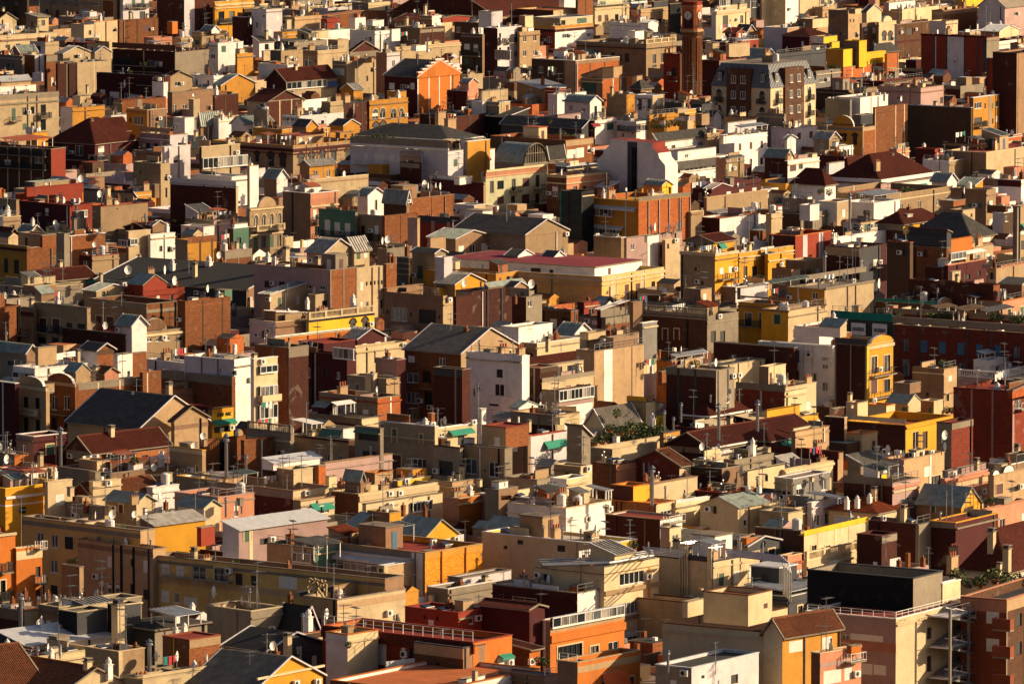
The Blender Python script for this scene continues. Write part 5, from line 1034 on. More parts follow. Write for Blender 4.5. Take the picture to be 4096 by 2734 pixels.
DATA.append("""
T 0 683
A|sunlit brown brick wall with curved shadow, left edge above the plum block|-420 -60 190 1260 1560|ta bk|f,dgy,.2,bk|h -60 -20 42 1140 1250 bk bk f,dgy,.1;p R 180 8 dk;q 1
H|red-brick slot house with blue-shuttered window beside the sunlit brown brick wall|190 308 330 1265 1560|ta ta|f,dgy,.6,cg|c L 1320 bd 40 b;w L 230 1430 80 110 b;b L 230 1500 90 50;q 1
A|cream corner house with three arched dark shuttered windows, left|312 800 830 1260 1600|sd sd|f,dr,.8,cg|c L 1320 be 16 b;w L 395 1415 70 130 r;w L 515 1420 70 130 r;w L 635 1430 55 70 d;w L 745 1430 80 60 d;b L 450 1480 240 70;w L 385 1550 80 60 d;w L 505 1555 70 50 d;lu 500 1230 2;q 2
A|ochre-grey house with stone balustrade and brown shutters, left|820 1345 1640 1225 1560|sd bk|f,dgy,.8,cg|c L 1260 cg 20;c R 1290 cg 30 b;w L 910 1400 60 140 r;w L 1010 1400 70 130 r;p R 1480 8 dk;p R 1610 8 dk;po 1010 1170;q 0
A|broad brown brick party wall with buttressed parapet, left of centre|1625 1700 2112 1200 1586|bk bk|f,dr,.8,bk|p R 1860 10 br;p R 2040 10 br;w L 1648 1360 30 70 d;c R 1245 bk 14 b;q 1
H|brick-red rooftop house with green sheet roof and iron stair|980 1312 1690 1110 1240|rd rd|f,dor,.2,rd|w L 1108 1140 60 90;w R 1578 1160 24 60;w R 1450 1170 24 70 s;h 1170 1312 1530 1040 1120 rd rd gR,85,met;hw R 1403 1090 24 90 s;ch 1378 970 90 4;di 1500 980 50;di 1590 1080 50;ch 1612 1050 70 2;ac 1140 1060;q 0
A|cream gabled house with striped metal roof left of the brick-red rooftop house|770 885 1180 1100 1246|sd sb|gR,50,met|w R 950 1130 30 50 d;ch 925 1020 80 0;di 1170 980 50;q 0
H|pale flat slabs with a stone cube and white ledges, left|-80 320 760 1080 1134|cg cg|f,dw,.3,cr|h 260 290 350 950 1040 ta sb f,dgy,.1;dv 140 1030 500 1010 30 cr;dv 450 1070 740 1060 40 cr;h 210 320 520 1060 1110 ta ta f,dgy,.1,cr;w L 60 1100 20 80 d;h 320 380 500 1120 1200 cg ta sR,50,met;q 3
H|low grey wall yard with yellow glimpses, left|-100 60 310 1180 1300|cg cg|f,dkk,.5,cg|q 3
H|white gable stair house with mint roof and arched parapet hall, left|1070 1210 1345 1410 1645|wg wh|gR,80,met|w L 1095 1440 30 100 g;q 0
A|cream hall with fan-shaped arched attic crest and dark side wall, left|570 1150 1700 1500 1640|bd sd|f,dr,.6,cg|ar R 1420 210 120 be;c R 1530 cr 20;w R 1370 1550 40 30;w R 1450 1550 40 30;w R 1530 1540 40 30;w R 1640 1540 60 30 d;di 1248 1470 30;ch 812 1440 70 0;q 2
H|maroon tiled twin roofs with white eave and teal strip, left|160 370 880 1010 1050|ta sb|gL,80,td|ch 925 1020 60 0;a R 830 1000 80 20 awg;q 1
W|huge black roofed warehouse with cowled vents, left centre|880 2260 2640 1085 1120 34|dg ta|sL,150,mem|w L 1860 1130 50 40;c L 1095 wh 14;ch 1580 920 110 3;ch 1275 850 80 0;ch 1915 920 140 3;ch 2035 890 100 2;di 2000 830 40;di 1895 1140 40;bx 2060 1180 140 80 gn;q 0
A|yellow-banded old house with two tall black doors, left edge|-250 248 270 700 960|oc bk|f,ds,.8,cg|c L 730 mr 20;w L 55 870 40 130 d;w L 150 880 50 130 d;c L 740 be 20 b;h 165 390 510 590 700 be sb f,dr,.1;hw L 240 660 24 70 d;q 1
A|brown brick side with stepped top and lean shadow, left|248 255 515 720 940|bk bk|f,dr,.2,bk|h 380 390 515 600 720 bk bk f,dr,.1;q 0
H|white gabled hut with green metal roof and pink terrace, left|160 270 390 565 614|sb sb|gR,65,met|q 0
H|salmon parapet terrace with box skylights behind the green-roofed hut|430 530 700 560 592|sb sa|f,dt,.5,cr|bx 690 540 40 30 cg;di 505 520 30;h 430 445 530 520 580 cr sb f,dr,.1;q 2
H|plum and white walls with pointed roof, left edge above the banded old house|-200 80 170 590 634|wh mr|gR,60,td|q 1
A|mottled brown brick wall with white terrace parapet, left centre|520 638 965 600 780|cg bk|f,dgy,.6,wh|w L 600 680 20 90;p L 620 10 wg;h 640 645 900 560 610 wh wh f,dor,.1;ch 790 590 70 1;q 1
H|soot-stained rounded concrete end beside the mottled brick wall|515 590 640 580 800|cg cg|f,dgy,.3,cg|q 0
H|shadowed cream wall with maroon end and white window, left centre|725 845 1090 785 920|mr sd|f,dr,.3,rd|w L 790 850 50 70;ac 780 780;di 860 720 30;q 2
A|pale yellow house with white glazed corner bay and brown side, left centre|1175 1180 1380 560 771|ta sb|f,dgy,.2,cr|v L 1100 1180 660 50 3;v R 1182 1250 655 50 2;q 0
H|dark concrete house with maroon roof ridge behind the glazed corner bay|1060 1330 1510 560 611|cg oc|f,dr,.2,ta|h 1140 1340 1520 530 570 mr bk gL,40,td;h 1380 1400 1525 500 570 ta ta gR,40,met;ac 1120 530;q 1
H|white washed wall house with little square windows, left centre|1375 1380 1605 590 760|wh wh|f,ds,.2,wh|w R 1475 715 26 50 d;w R 1548 720 26 50 d;an 1515 560 70;ch 1530 570 90 3;q 0
A|golden brick wall with dark piers and concrete side, left centre|1605 1720 1985 640 790|cg oc|f,dgy,.4,bk|c R 640 bk 60 b;p R 1835 14 br;p R 1945 14 br;q 0
H|white rooftop hut with maroon door and terracotta cap, left centre|1660 1865 1965 520 554|wh wh|f,dor,.2,wh|w L 1718 560 28 80 r;q 0
H|pink parapet roof with white chimney on brick wall, left of the green facade|2020 2060 2310 740 800|pk bk|f,dgy,.5,pk|ch 2170 730 80 0;di 2050 700 20;lu 2030 690 3;q 2
H|brick stub and green-blue side walls, left of the lion-coloured stone facade|2085 2140 2280 530 700|bk gn|f,dr,.2,wh|w R 2190 640 40 60 d;h 2140 2150 2270 490 540 wh wh f,dr,.1;q 2
A|weathered beige party wall with streaks and red roof edge, left|845 925 1355 330 600|sd sd|f,dr,.4,rd|w R 1075 350 10 10 d;ch 930 310 80 1;di 905 270 40;di 940 250 40;di 1320 500 70;q 1
H|shabby ochre attic with blue shutter and row of clay chimneys, left centre|950 1110 1430 210 274|ta oc|f,dr,.2,cg|w R 1180 260 50 70 b;w R 1370 290 30 90 g;ch 990 250 100 0;ch 1085 290 80 2;ch 1250 340 60 2;ch 1295 350 60 2;ch 1340 350 60 2;ch 1300 170 30 4;q 2
A|tall tan tower block seen behind the shabby ochre attic|1225 1475 1560 -60 240|sd sb|f,dgy,.2,cr|h 1390 1420 1460 130 250 ta ta f,dgy,.1;w R 1525 200 20 90 d;w R 1525 60 20 60 d;q 1
A|brick-red stepped party wall with orange piers, left|160 163 765 215 335|rd rd|f,dr,.3,org|h 240 245 765 160 240 rd rd f,dr,.1,rd;p R 355 12 org;p R 555 12 org;p R 757 12 org;q 0
A|maroon courtyard house with glazed box bay and round vents, left|180 640 850 320 500|mr rd|f,dr,.3,rd|w L 430 375 30 60;w L 595 395 24 50 d;v R 680 790 400 55 4;k L 680 270;ch 580 300 60 3;ch 725 310 60 3;w L 450 485 40 30 g;q 2
H|small grey house with bright green laundry below the glazed box bay|670 680 790 450 606|cg cg|f,dr,.1,cg|q 1
H|beige side wall with white-trimmed window, left edge|-200 150 165 270 420|sd sd|f,dgy,.2,cg|w L 52 350 70 70;q 0
H|pale rendered stub with domed chimney pot, left edge|-100 30 190 430 560|wg sd|f,dw,.2,cr|ch 300 490 60 3;an 345 500 80;q 2
H|flat metal hut with white door slit on grey terrace, left|230 320 632 110 144|dg sd|f,met,.05,met|w R 424 150 20 80 s;q 0
H|long slate slope roof behind the brick-red stepped wall|640 1220 1240 250 284 36|cg ta|uL,60,slate|di 735 130 40;di 1135 150 40;q 0
A|dark brick party walls with grey render panels and metal sheds, left centre|1560 2165 2180 150 460 34|bd sb|f,ds,.9,cg|c L 130 wg 60 b;p L 1870 14 bd;p L 2060 14 bd;q 1
H|smaller brown brick shoulder with hut roofs at the foot of the render panels|1700 1960 2280 460 520|cg pk|f,dgy,.5,cg|h 1700 1810 1960 380 460 wg be sR,60,dg;ch 2065 470 50 1;po 1600 470;q 5
A|white long terrace wall with red roofs above the dark brick party walls|1780 2125 2290 60 160|wh wh|f,dr,.4,wh|w R 2230 130 60 40 s;w R 2190 290 24 30;q 2
A|old stone house with scrolled pediment and twin arched windows, left centre|2270 2290 2590 350 664|sd sd|f,dgy,.6,be|ar R 2450 160 90 be;g R 2345 470 2560 470 4 1 36 80 q;b R 2450 540 250 50 t;g R 2345 660 2560 660 4 1 40 110 g;c R 360 cr 14;c R 590 cr 18;q 1
A|very tall white stair wall left of the scrolled pediment house|2275 2290 2370 -40 340|sb wh|f,dgy,.2,cr|q 1
T 1024 683
A|brown blank wall with dark downpipe and salmon corniced front, left centre|245 500 752 210 512|ta sa|f,dw,.7,wh|p L 335 14 dk;c R 240 sa 50 b;c R 330 cr 18;w R 540 400 30 90 s;b R 560 470 70 50;w R 560 550 40 90 r;b R 550 620 60 40;q 3
H|white stair tower with green roof and curved yard walls, left centre|75 190 290 60 214|ta wh|gR,70,met|q 0
H|white curving parapet terrace with cowls behind the blank brown wall|250 330 560 160 230|wh wh|f,dw,.5,wh|ch 400 100 80 2;dv 360 190 480 160 50 wh;q 3
A|long cream cornice wall behind the green facade, left centre|470 475 1030 90 228|sb sb|f,dt,.4,cr|c R 120 ta 14 b;q 2
A|green facade with white-trimmed doors and plant-filled balcony|575 910 925 385 668|gn cg|f,dgy,.7,gn|c L 380 gn 20 b;w L 655 520 50 140 s;w L 745 530 50 120 s;w L 840 540 50 120 s;b L 760 600 290 50;po 700 340;q 3
A|cream balconied house with dark parapet beside the green facade|905 1165 1180 420 680|sd bk|f,dgy,.8,cg|c L 440 cg 50 b;w L 980 560 40 120 d;w L 1105 540 40 80 s;b L 1000 630 140 60;b L 1085 640 100 60;q 1
H|white chapel-like rooftop house with pale ribbed roof, centre left|930 1025 1175 220 370|wg wh|gR,60,met|di 935 290 40;q 0
H|dark brown rooftop house with grey ribbed roof beside the white chapel-like one|1175 1380 1410 250 486|br ta|gR,70,met|w R 1360 290 50 40 s;q 0
A|brown brick party wall under a roof of huddled white dishes, centre left|1170 1410 1815 260 470|bk bk|f,dr,.6,ta|di 1535 200 50;di 1570 200 40;di 1600 210 40;di 1640 200 40;di 1680 200 40;ch 1640 200 60 2;q 2
H|stepped brown brick wall with dish, below the dark rooftop house|1175 1180 1480 420 760|bk bk|f,dgy,.2,bk|c R 450 bk 10 b;di 1200 690 40;q 0
A|brick-red ribbed wall with grey concrete cap and white pilasters, centre|1490 1800 2070 470 592|rd bd|f,dw,.5,dg|c L 460 dg 60 b;p L 1622 30 pk;p L 1765 30 pk;h 1390 1480 1490 440 720 pk be f,dr,.1;q 1
H|white water-house with stair box and mossy metal roof, centre|1815 2000 2105 320 470|wg sb|f,mett,.05,wh|w L 1850 380 20 20 d;q 0
H|beige gable-roofed house with dark hut window and terracotta ridge, centre|1580 1830 2140 620 766|sd ta|gR,60,met|w L 1630 700 30 30 d;h 1590 1600 1740 620 680 be be f,dor,.1;q 0
A|large sand-grey warehouse gable with pale fibre roofs, centre|1810 2470 2860 580 760 40|cg sd|gR,120,slate|w R 2900 560 30 80 s;c R 600 ta 12 b;q 1
H|ridge-roofed plain house with flat tan wall behind the gilded palace, centre|1430 1640 1740 750 1032|sd cg|gR,30,slate|w L 1508 930 50 120 g;q 0
H|concrete balustrade terrace with dishes and slender stone chimney, centre|1110 1200 1430 720 886|sd cg|f,dgy,.6,cg|ch 1385 770 100 2;ch 1228 880 120 0;di 1205 720 40;di 1150 700 40;q 3
H|salmon wall and white parapet terrace right of the ribbed brick wall|1840 2060 2500 500 592|mr wh|f,dr,.4,wh|ca 2180 2200 2400 600 60 metw;q 2
A|pale pink long house with tiny square windows, left centre|-20 680 925 915 1240 38|pk bk|f,dr,.6,cg|c L 960 pk 14 b;c R 990 bk 14 b;w L 105 1040 60 60 d;k L 158 1030;w L 238 1040 60 50 d;w L 348 1050 60 40;w L 480 1060 60 40;w L 608 1070 50 40;q 2
H|pink rooftop house with long grey-green ribbed roof and golden end, left centre|465 630 900 745 874|pk sb|gR,110,mett|w L 505 828 20 36;w L 548 832 20 36;w L 590 836 20 36;w R 660 832 18 36;p R 895 6 cr;q 0
H|second ribbed-roof rooftop house with arched door right of the pink one|850 900 1040 715 850|sb sb|sR,90,mett|w R 940 770 36 80 g;w R 1005 760 30 70 s;q 0
H|white and salmon roof walls with lantern chimney, left centre|0 240 400 890 1156|wh wh|f,dor,.5,wh|ch 110 870 120 3;ch 275 840 140 0;an 330 880 150;di 200 870 20;q 2
A|tall cream party wall with rows of pinhole windows and drain, centre|890 925 1190 900 1204|bk sb|f,dr,.3,cr|w R 970 1055 26 80 s;w R 1015 1035 18 36 d;w R 1052 1030 16 36 d;w R 1088 1026 16 36 d;w R 1120 1024 14 36 d;w R 1152 1022 16 36 d;w R 1020 1220 26 50;w R 968 1230 22 60 s;w R 1150 1220 34 80 d;w R 1150 1410 30 60;p R 1130 8 cg;p R 1065 4 ta;q 0
H|brown brick pier house with clay lantern chimneys, centre|1190 1195 1288 860 1176|bk bk|f,dgy,.2,ta|ch 1225 850 90 2;ch 1258 860 100 2;q 0
H|pale glass-roofed round house with green sheet roof, lower left centre|40 130 470 1130 1260|sd sb|sL,70,met|w L 150 1200 10 20 d;an 290 1150 80;q 0
H|cream terrace box with red deck and two onion chimneys|480 545 712 1140 1250|sb sb|f,dr,.2,cr|ch 540 1130 70 3;ch 470 1240 80 3;q 0
A|yellow house with long cream balustrade and arched windows, left centre|470 485 1085 1370 1520|sb yl|f,dgy,.5,cr|bu R;c R 1380 dk 20 b;w R 888 1425 50 60 m;w R 1000 1410 50 60 m;ch 890 1240 110 3;ch 470 1250 70 3;h 570 580 655 1265 1310 cr sb f,dw,.1;q 2
H|broad tan flat-roof house with raking white parapet, lower left|-60 180 480 1390 1540 46|wg ta|f,dgy,.4,cr|h 80 180 480 1330 1400 ta ta uL,40,cg;k L 130 1465;q 1
A|orange wall strip with dark piers and white ledge under the raking parapet house|160 165 860 1540 1640|org org|f,dor,.3,cr|p R 300 12 dk;p R 475 12 dk;p R 590 12 cg;p R 735 12 cg;c R 1520 wh 12;q 0
H|maroon shed with light ribbed metal roof above the court block|790 930 1180 1535 1580|mr mr|gR,80,mett|ch 765 1540 60 2;q 0
A|ochre-brown apartment house with white grid windows and dark panel, centre|1175 1715 1830 1180 1394 36|ta sb|f,dgy,.7,ta|w L 1312 1315 150 120;w L 1572 1340 160 130 d;w L 1312 1500 140 100 d;w L 1205 1290 14 40 d;w L 1420 1315 14 40 d;w L 1682 1340 14 40 d;w L 1205 1480 14 30 d;k R 1765 1180;c L 1170 ta 50 b;di 1500 1150 20;an 1640 1150 80;q 1
H|yellow-ended gabled rooftop house with grey roof above the ochre-brown apartments|1650 1825 2090 1035 1122|sd ye|gR,80,mett|w R 1950 1100 26 50 d;di 1900 1090 40;ch 1960 930 60 1;q 0
H|small yellow-orange box hut beside the gabled rooftop house|1530 1665 1740 1080 1124|ta ye|f,dgy,.1,ta|w L 1590 1120 36 90 b;q 0
H|brown brick terrace with ramp shadow left of the ochre-brown apartments' roof|1185 1200 1530 1080 1180|bk ta|f,dgy,.7,ta|dv 1290 1110 1380 1110 40 dg;q 2
A|bare dark brick block with grey piers and green-grey shed, centre|1830 1985 2480 1110 1292|bd bd|f,dgy,.3,bd|p R 2120 8 dg;p R 2250 8 dg;h 2100 2130 2470 1060 1110 ta ta sR,30,met;q 1
H|dark maroon flank in front of the bare dark brick block|1830 1835 1985 1160 1420|mr bd|f,dr,.2,bd|q 0
H|scruffy iron-framed light well between the brown pier house and the tan wall|1290 1400 1430 800 1040|dg dk|f,dkk,.4,cg|c L 850 cg 4;c L 900 cg 4;c L 950 cg 4;p L 1405 12 oc;q 0
A|gilded palace-like block with yellow facade, cornices and white-and-crimson attic|1620 3170 3740 975 1094 33|pe pe|f,dw,.6,cr|c B 1005 cr 26;c B 1050 cr 10;p R 3270 40 cr;p R 3310 10 cr;p R 3540 40 cr;p R 3560 6 cr;p R 3720 30 cr;w R 3252 1130 36 140 r;w R 3400 1110 40 140 r;w R 3500 1100 40 140 r;w R 3642 1080 36 140 r;b R 3250 1190 90 40;b R 3400 1180 80 40;b R 3500 1170 80 40;b R 3642 1155 90 50;w L 2540 1085 70 90 d;w R 3640 1225 30 40 d;h 1725 3105 3540 880 975 wh wh h,16,awr;hw L 2090 915 30 40 s;hw L 2215 920 34 50 r;hw L 2437 925 40 40 s;hw L 2565 930 90 50 r;hw L 2707 935 36 40 d;hw R 3240 920 26 60 r;h 2280 2400 2540 780 900 cg wh gR,50,slate;h 2620 2730 2830 790 900 cg wh gR,50,slate;ch 2680 850 110 3;ch 2810 840 130 3;q 0
H|dark red door and black laundry terrace at the left end of the crimson attic|1640 1725 1800 800 1104|wg wg|f,dw,.3,wh|q 0
H|light tan lower cornice wall left of the palace with statues|1530 2200 2400 950 1074 33|oc oc|f,ds,.4,be|c L 930 ta 10;q 1
T 2048 683
A|light green facade with coral frieze, balconies and paired windows|-260 -240 320 60 235|lg lg|f,dgy,.5,cr|c R 40 sa 60 b;c R 5 cr 20;w R -185 150 36 110 d;w R -105 130 60 80 r;w R 15 130 36 110 d;w R 127 105 60 80 r;w R 235 95 36 110 d;b R 20 190 80 40;b R 240 170 80 40;w R -105 270 60 70 r;w R 10 280 40 100 d;w R 125 260 70 90 r;w R 235 260 40 100 d;b R 130 320 90 40;b R 240 310 90 40;p R 310 14 cr;q 0
H|dark tan loft roofs with white rooftop cabin, centre above the green facade|-760 -260 -240 110 240|mr sd|f,dr,.3,cg|h -530 -480 -365 65 130 wh wh f,mett,.05;c R 120 cr 10;q 3
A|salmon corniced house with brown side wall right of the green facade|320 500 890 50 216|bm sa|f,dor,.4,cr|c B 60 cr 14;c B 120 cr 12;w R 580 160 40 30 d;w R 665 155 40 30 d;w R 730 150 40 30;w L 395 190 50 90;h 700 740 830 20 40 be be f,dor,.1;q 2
H|building wrapped in dark green scaffold netting|432 640 750 200 566|gr dk|f,dkk,.4,gr|p L 445 14 awg;p L 640 6 gr;p L 520 6 gr;c L 300 gr 4;c L 400 gr 4;c L 480 gr 4;q 0
A|mustard penthouse block with orange ribbed brick side wall|645 1160 1635 285 576 42|oc ob|f,oc,.6,oc|c R 260 cg 40 b;p R 1250 8 pk;p R 1347 8 pk;p R 1440 8 pk;p R 1537 8 pk;p R 1630 6 pk;v L 665 930 370 60 7;w L 990 380 60 60 d;w L 1100 385 60 60 s;a L 900 320 480 20 metw;v L 680 1000 540 60 10;c L 400 oc 50 b;c L 460 oc 60 b;a L 880 500 300 20 metw;h 1205 1375 1470 130 220 oc yl gR,40,met;hw R 1446 190 24 60 r;h 1150 1180 1210 160 200 oc oc f,oc,.1;q 1
H|small salmon hut with pale metal roof behind the mustard penthouse|780 880 980 150 200|sd bk|sL,40,metw|di 1045 200 20;q 1
A|maroon rooftop with washing line and small metal gable roof, right of the mustard block|1640 1810 2280 130 240|mr mr|f,dr,.4,mr|h 1760 1830 2010 165 210 mr mr gR,40,mett;lu 1650 210 7;di 2065 180 30;di 2120 180 30;bx 2000 130 80 60 cg;q 1
A|long stained cream wall behind the white house with flat canopies|1780 1785 2347 250 470|sd sd|f,dr,.2,be|q 1
A|sunlit white house with dark brick side and two flat canopies, right centre|1690 1905 2480 440 521|bd wh|f,dor,.3,ta|w R 2000 565 80 30 d;w R 2290 490 20 30;ca 1800 1850 2010 410 20 metw;ca 2060 2100 2280 400 30 metw;di 2110 390 20;p R 2140 60 wg;q 1
H|beige stepped balcony house with tiled eave, right centre|1635 1640 1740 380 530|sd sd|f,ds,.3,cr|c R 400 ta 10;q 0
A|grey-beige party wall with ticks, left of the pink weathered tower wall|750 1000 1040 615 940|sd sd|f,dor,.3,wh|c L 640 ta 30 b;ac 780 610;q 2
A|tall weathered pinkish wall with slit windows and white shaft, centre right|1010 1050 1560 620 936|pk pk|f,dgy,.4,cg|w R 1105 695 30 60;w R 1105 860 30 80;w R 1105 1045 30 100;w R 1030 700 20 60 d;w R 1030 850 20 60 d;w R 1370 740 24 110 d;w R 1370 910 24 110 d;w R 1370 1095 24 110 d;h 1240 1242 1345 600 660 wh wh f,dw,.1;p R 1290 100 wh;p R 1475 14 ta;w R 1525 970 30 60 r;di 1300 590 50;di 1425 600 60;di 1500 590 60;di 1265 580 40;k R 1540 830;b R 1470 740 130 40 s;q 0
H|balcony cabin with planters hanging on the weathered pinkish wall|1400 1405 1540 640 905|ta sb|f,dr,.1,cr|w R 1430 690 20 50 d;w R 1470 650 10 40 d;q 0
A|yellow gabled house with green awning and maroon roof, right centre|1590 1845 2040 650 760|cg ye|gL,50,td|a R 1917 660 60 40 awg;w R 1917 700 50 30 d;w L 1680 690 14 30 d;w L 1775 685 14 50 d;q 0
A|tan-beige corner house with gold front, balconies and blue laundry, right centre|1545 1860 2070 780 1180|sd ye|f,dgy,.8,cr|c B 770 cr 30;c R 820 ta 10;w R 1922 920 34 60 s;w R 2005 905 34 60 s;b R 1920 990 70 40;b R 2010 985 80 40;w R 1920 960 30 50 d;an 1590 1080 120;ch 1720 740 40 0;ch 1600 740 50 0;di 2030 720 20;q 1
A|gold frontage with row of tall shuttered balconies and crested parapet, right centre|2060 2080 2580 760 922|sd ye|f,dgy,.5,cr|w R 2140 930 36 110 d;w R 2225 930 50 110 d;w R 2335 900 50 100 d;w R 2440 880 50 100 d;b R 2225 1000 100 40;b R 2340 990 80 40;c R 800 cr 14;c R 830 cr 8;po 2310 1000;q 3
H|white-roofed conservatories and dark deck behind the gold frontage|2060 2100 2347 690 740|met wg|f,dkk,.2,metw|v R 2110 2200 690 40 4;q 2
H|white stepped walls and red tile roof in front of the gold frontage|1915 2050 2347 1070 1180|ta wg|f,dr,.3,wh|h 2080 2095 2320 1080 1180 cg wg f,dr,.1;ca 2180 2200 2347 1110 40 metw;q 2
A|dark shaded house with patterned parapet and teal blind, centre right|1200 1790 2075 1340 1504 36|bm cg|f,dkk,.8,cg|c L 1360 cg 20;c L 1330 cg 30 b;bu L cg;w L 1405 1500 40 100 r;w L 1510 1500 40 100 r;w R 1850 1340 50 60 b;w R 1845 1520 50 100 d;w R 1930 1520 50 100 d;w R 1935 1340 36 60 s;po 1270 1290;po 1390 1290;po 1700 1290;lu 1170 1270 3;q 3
H|black tarpaulin roof with tan stair box and blue sheet, centre right|1150 1900 2060 1240 1272 36|cg cg|f,mem,.1,dg|h 1590 1730 1830 1090 1220 ta be f,dgy,.1;hw R 1767 1170 30 90 s;an 1680 1090 130;an 1800 1090 130;di 1390 1190 50;bx 1440 1200 100 20 lb;q 2
H|slim brown brick fin wall right of the green lean-to, centre|1095 1110 1195 1210 1490|ta ta|f,dgy,.1,ta|q 0
H|grey green-topped wall with stepped parapet beside the brown fin wall|1190 1195 1330 1400 1600|gy gy|f,gn,.2,wh|q 0
H|scarlet rendered chimney block and green ribbed lean-to, centre|600 660 800 1210 1264|mr rd|f,dr,.1,mr|ch 700 1190 40 2;q 0
H|maroon house with green ribbed lean-to roof and black eaves, centre|800 810 1060 1270 1409|mr bd|sL,50,met|q 0
A|brown brick house with dark flat roof and pole, centre below the palace|605 855 1075 1350 1411|cg bk|f,mem,.2,dg|w L 760 1390 60 40 s;an 935 1480 230;q 0
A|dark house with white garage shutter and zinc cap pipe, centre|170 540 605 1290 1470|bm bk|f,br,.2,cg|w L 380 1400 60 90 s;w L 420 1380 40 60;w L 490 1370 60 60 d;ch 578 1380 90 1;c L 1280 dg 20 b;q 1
H|dark brown loft with white keyhole window, centre|0 130 275 1160 1495|bd cg|f,mem,.2,cg|w R 162 1215 30 60;h -60 20 130 1060 1150 ta ta gR,40,slate;ch 30 1200 70 2;di 115 1100 30;di 170 1110 50;q 1
A|cream-and-green ribbed gable house with white stair walls, centre|400 560 735 1500 1566|sd wh|gR,95,met|w L 515 1500 30 30;q 0
H|maroon deck and flat beige slabs right of the white stair walls|620 900 1180 1520 1566|cg sb|f,dr,.3,ta|w R 960 1545 50 40;h 620 700 860 1490 1550 cr sb f,ds,.1;di 700 1470 20;q 2
H|low white and cream curved terrace wall, centre below the dark loft|-100 60 370 1440 1698|wh wh|f,ds,.2,wh|q 0
A|yellow house with green shutters and beige roof wall, right of the dark shaded house|2075 2540 2700 1240 1394 35|ye sd|f,dgy,.8,ta|c L 1180 ta 16 b;c L 1270 ta 14;w L 2168 1370 60 130 g;w L 2300 1370 60 130 g;b L 2190 1420 220 60;w L 2440 1370 50 100 g;w L 2590 1370 60 90 g;w L 2340 1500 60 60 g;q 2
T 3072 683
A|big tan wall block with dark raised roof and concrete edge, right|175 518 970 1090 1340|oc sb|f,dgy,.2,cg|c R 1080 cg 20;p R 727 3 ta;w L 430 1145 50 60;h 345 350 900 970 1010 cg cg f,dgy,.1;ch 520 960 200 1;ac 400 1030;ca 0 30 380 1080 50 met;w L 205 1160 30 60 b;q 2
H|tan lower wing with parapet and green-shuttered window, right|-60 185 540 1285 1430|ye sb|f,dgy,.8,ta|w L 85 1360 60 90 g;c L 1290 ta 16;lu 30 1200 3;q 2
H|white walled house with tiny glass-roofed turret, right|240 470 720 1440 1580|wh wh|f,dor,.2,wh|h 470 660 720 1430 1530 wh sb sL,60,met;q 1
A|scaffolded house with teal netting and two printed white banners, right|580 1140 1160 1330 1491 34|gr gr|f,dkk,.6,tq|c L 1350 tq 70 b;sg L 840 1450 130 115;sg L 1035 1460 130 120;bx 830 1290 90 50 be;bx 1150 1290 100 50 sa;q 2
A|long russet-topped facade under a cluttered rooftop of plants and pergolas, right|1140 3000 3100 1400 1600 33|rb rb|f,dkk,.9,cg|c L 1400 be 50 b;po 1200 1380 2;po 1500 1370 2.6;po 1550 1370 2.4;po 1620 1370 2.4;po 1700 1380 2;po 2100 1400 2.6;po 2200 1400 2.2;po 2280 1420 2.8;po 2330 1430 2.6;ca 1700 1800 2000 1400 120 br;ca 1930 2000 2250 1380 90 dg;bx 1790 1390 80 120 ta;bx 1950 1440 30 40 wh;ca 1500 1560 1720 1340 80 br;di 2110 1210 50;di 2160 1210 50;q 6
H|dark barrel shed with teal and white hoarding, right|990 1540 1700 1230 1300|br cg|f,slate,.05,cg|c L 1215 tq 30 b;an 1290 1230 80;an 1420 1240 80;an 1510 1250 80;ar R 1620 120 50 be;q 2
H|solar panel tables and red roof strips, right edge|1830 2150 2500 1200 1306|bk sa|f,dr,.3,org|ca 1830 1900 2150 1220 60 dg;di 2120 1210 60;di 2160 1210 60;di 2300 1140 40;q 3
A|long dark brown brick wall with flat parapet, right|1290 2065 2125 1050 1300 36|bd bk|f,dgy,.3,bd|c L 1070 bd 20 b;q 1
H|dark brown brick stump with small metal roof, right|1440 1595 1760 890 1066|bd sb|f,mett,.1,bk|h 1680 1690 1765 930 1010 cr sb f,dr,.1;q 1
A|chestnut brown brick block with ash-grey top and slit, right|1155 1635 1680 710 1024 36|bk bm|f,dr,.2,cg|c L 650 dg 90 b;w L 1445 760 30 70 d;h 1290 1640 1680 570 720 dg dg uL,30,td;q 0
A|dark taupe house with small window left of the chestnut brick block|1090 1300 1330 660 1120|br br|f,dr,.2,dt|w L 1255 750 30 60 d;q 1
A|deep red brick cube with concrete court walls, right|525 840 1090 710 990|bd dg|f,dr,.6,bd|w R 865 850 30 60;w R 985 840 40 60 s;p R 1015 4 dg;p R 1060 50 mr;b R 985 880 70 40;ch 520 740 10 1;di 1005 1110 50;lu 600 680 2;q 2
A|red brick house with white light-shaft strips and sunlit ribs, right|10 250 580 600 731|bd rd|f,dor,.6,org|p R 340 44 wg;p R 485 44 wg;h 170 265 322 530 590 wh wh f,dor,.1;hw R 305 540 20 60 g;di 600 550 40;q 1
H|crested yellow parapet end with tiny crenels, right centre|-30 0 160 770 900|ye ye|f,dgy,.3,cr|c R 830 cr 14;w R 85 870 20 40 d;q 1
H|tan-grey plain terrace house with sunlit peeling end, right|160 330 500 830 966|ta be|f,dgy,.2,be|q 0
H|flat brown box with lit corner strips, right centre|35 215 295 910 1000|ta sb|f,dr,.2,bk|q 0
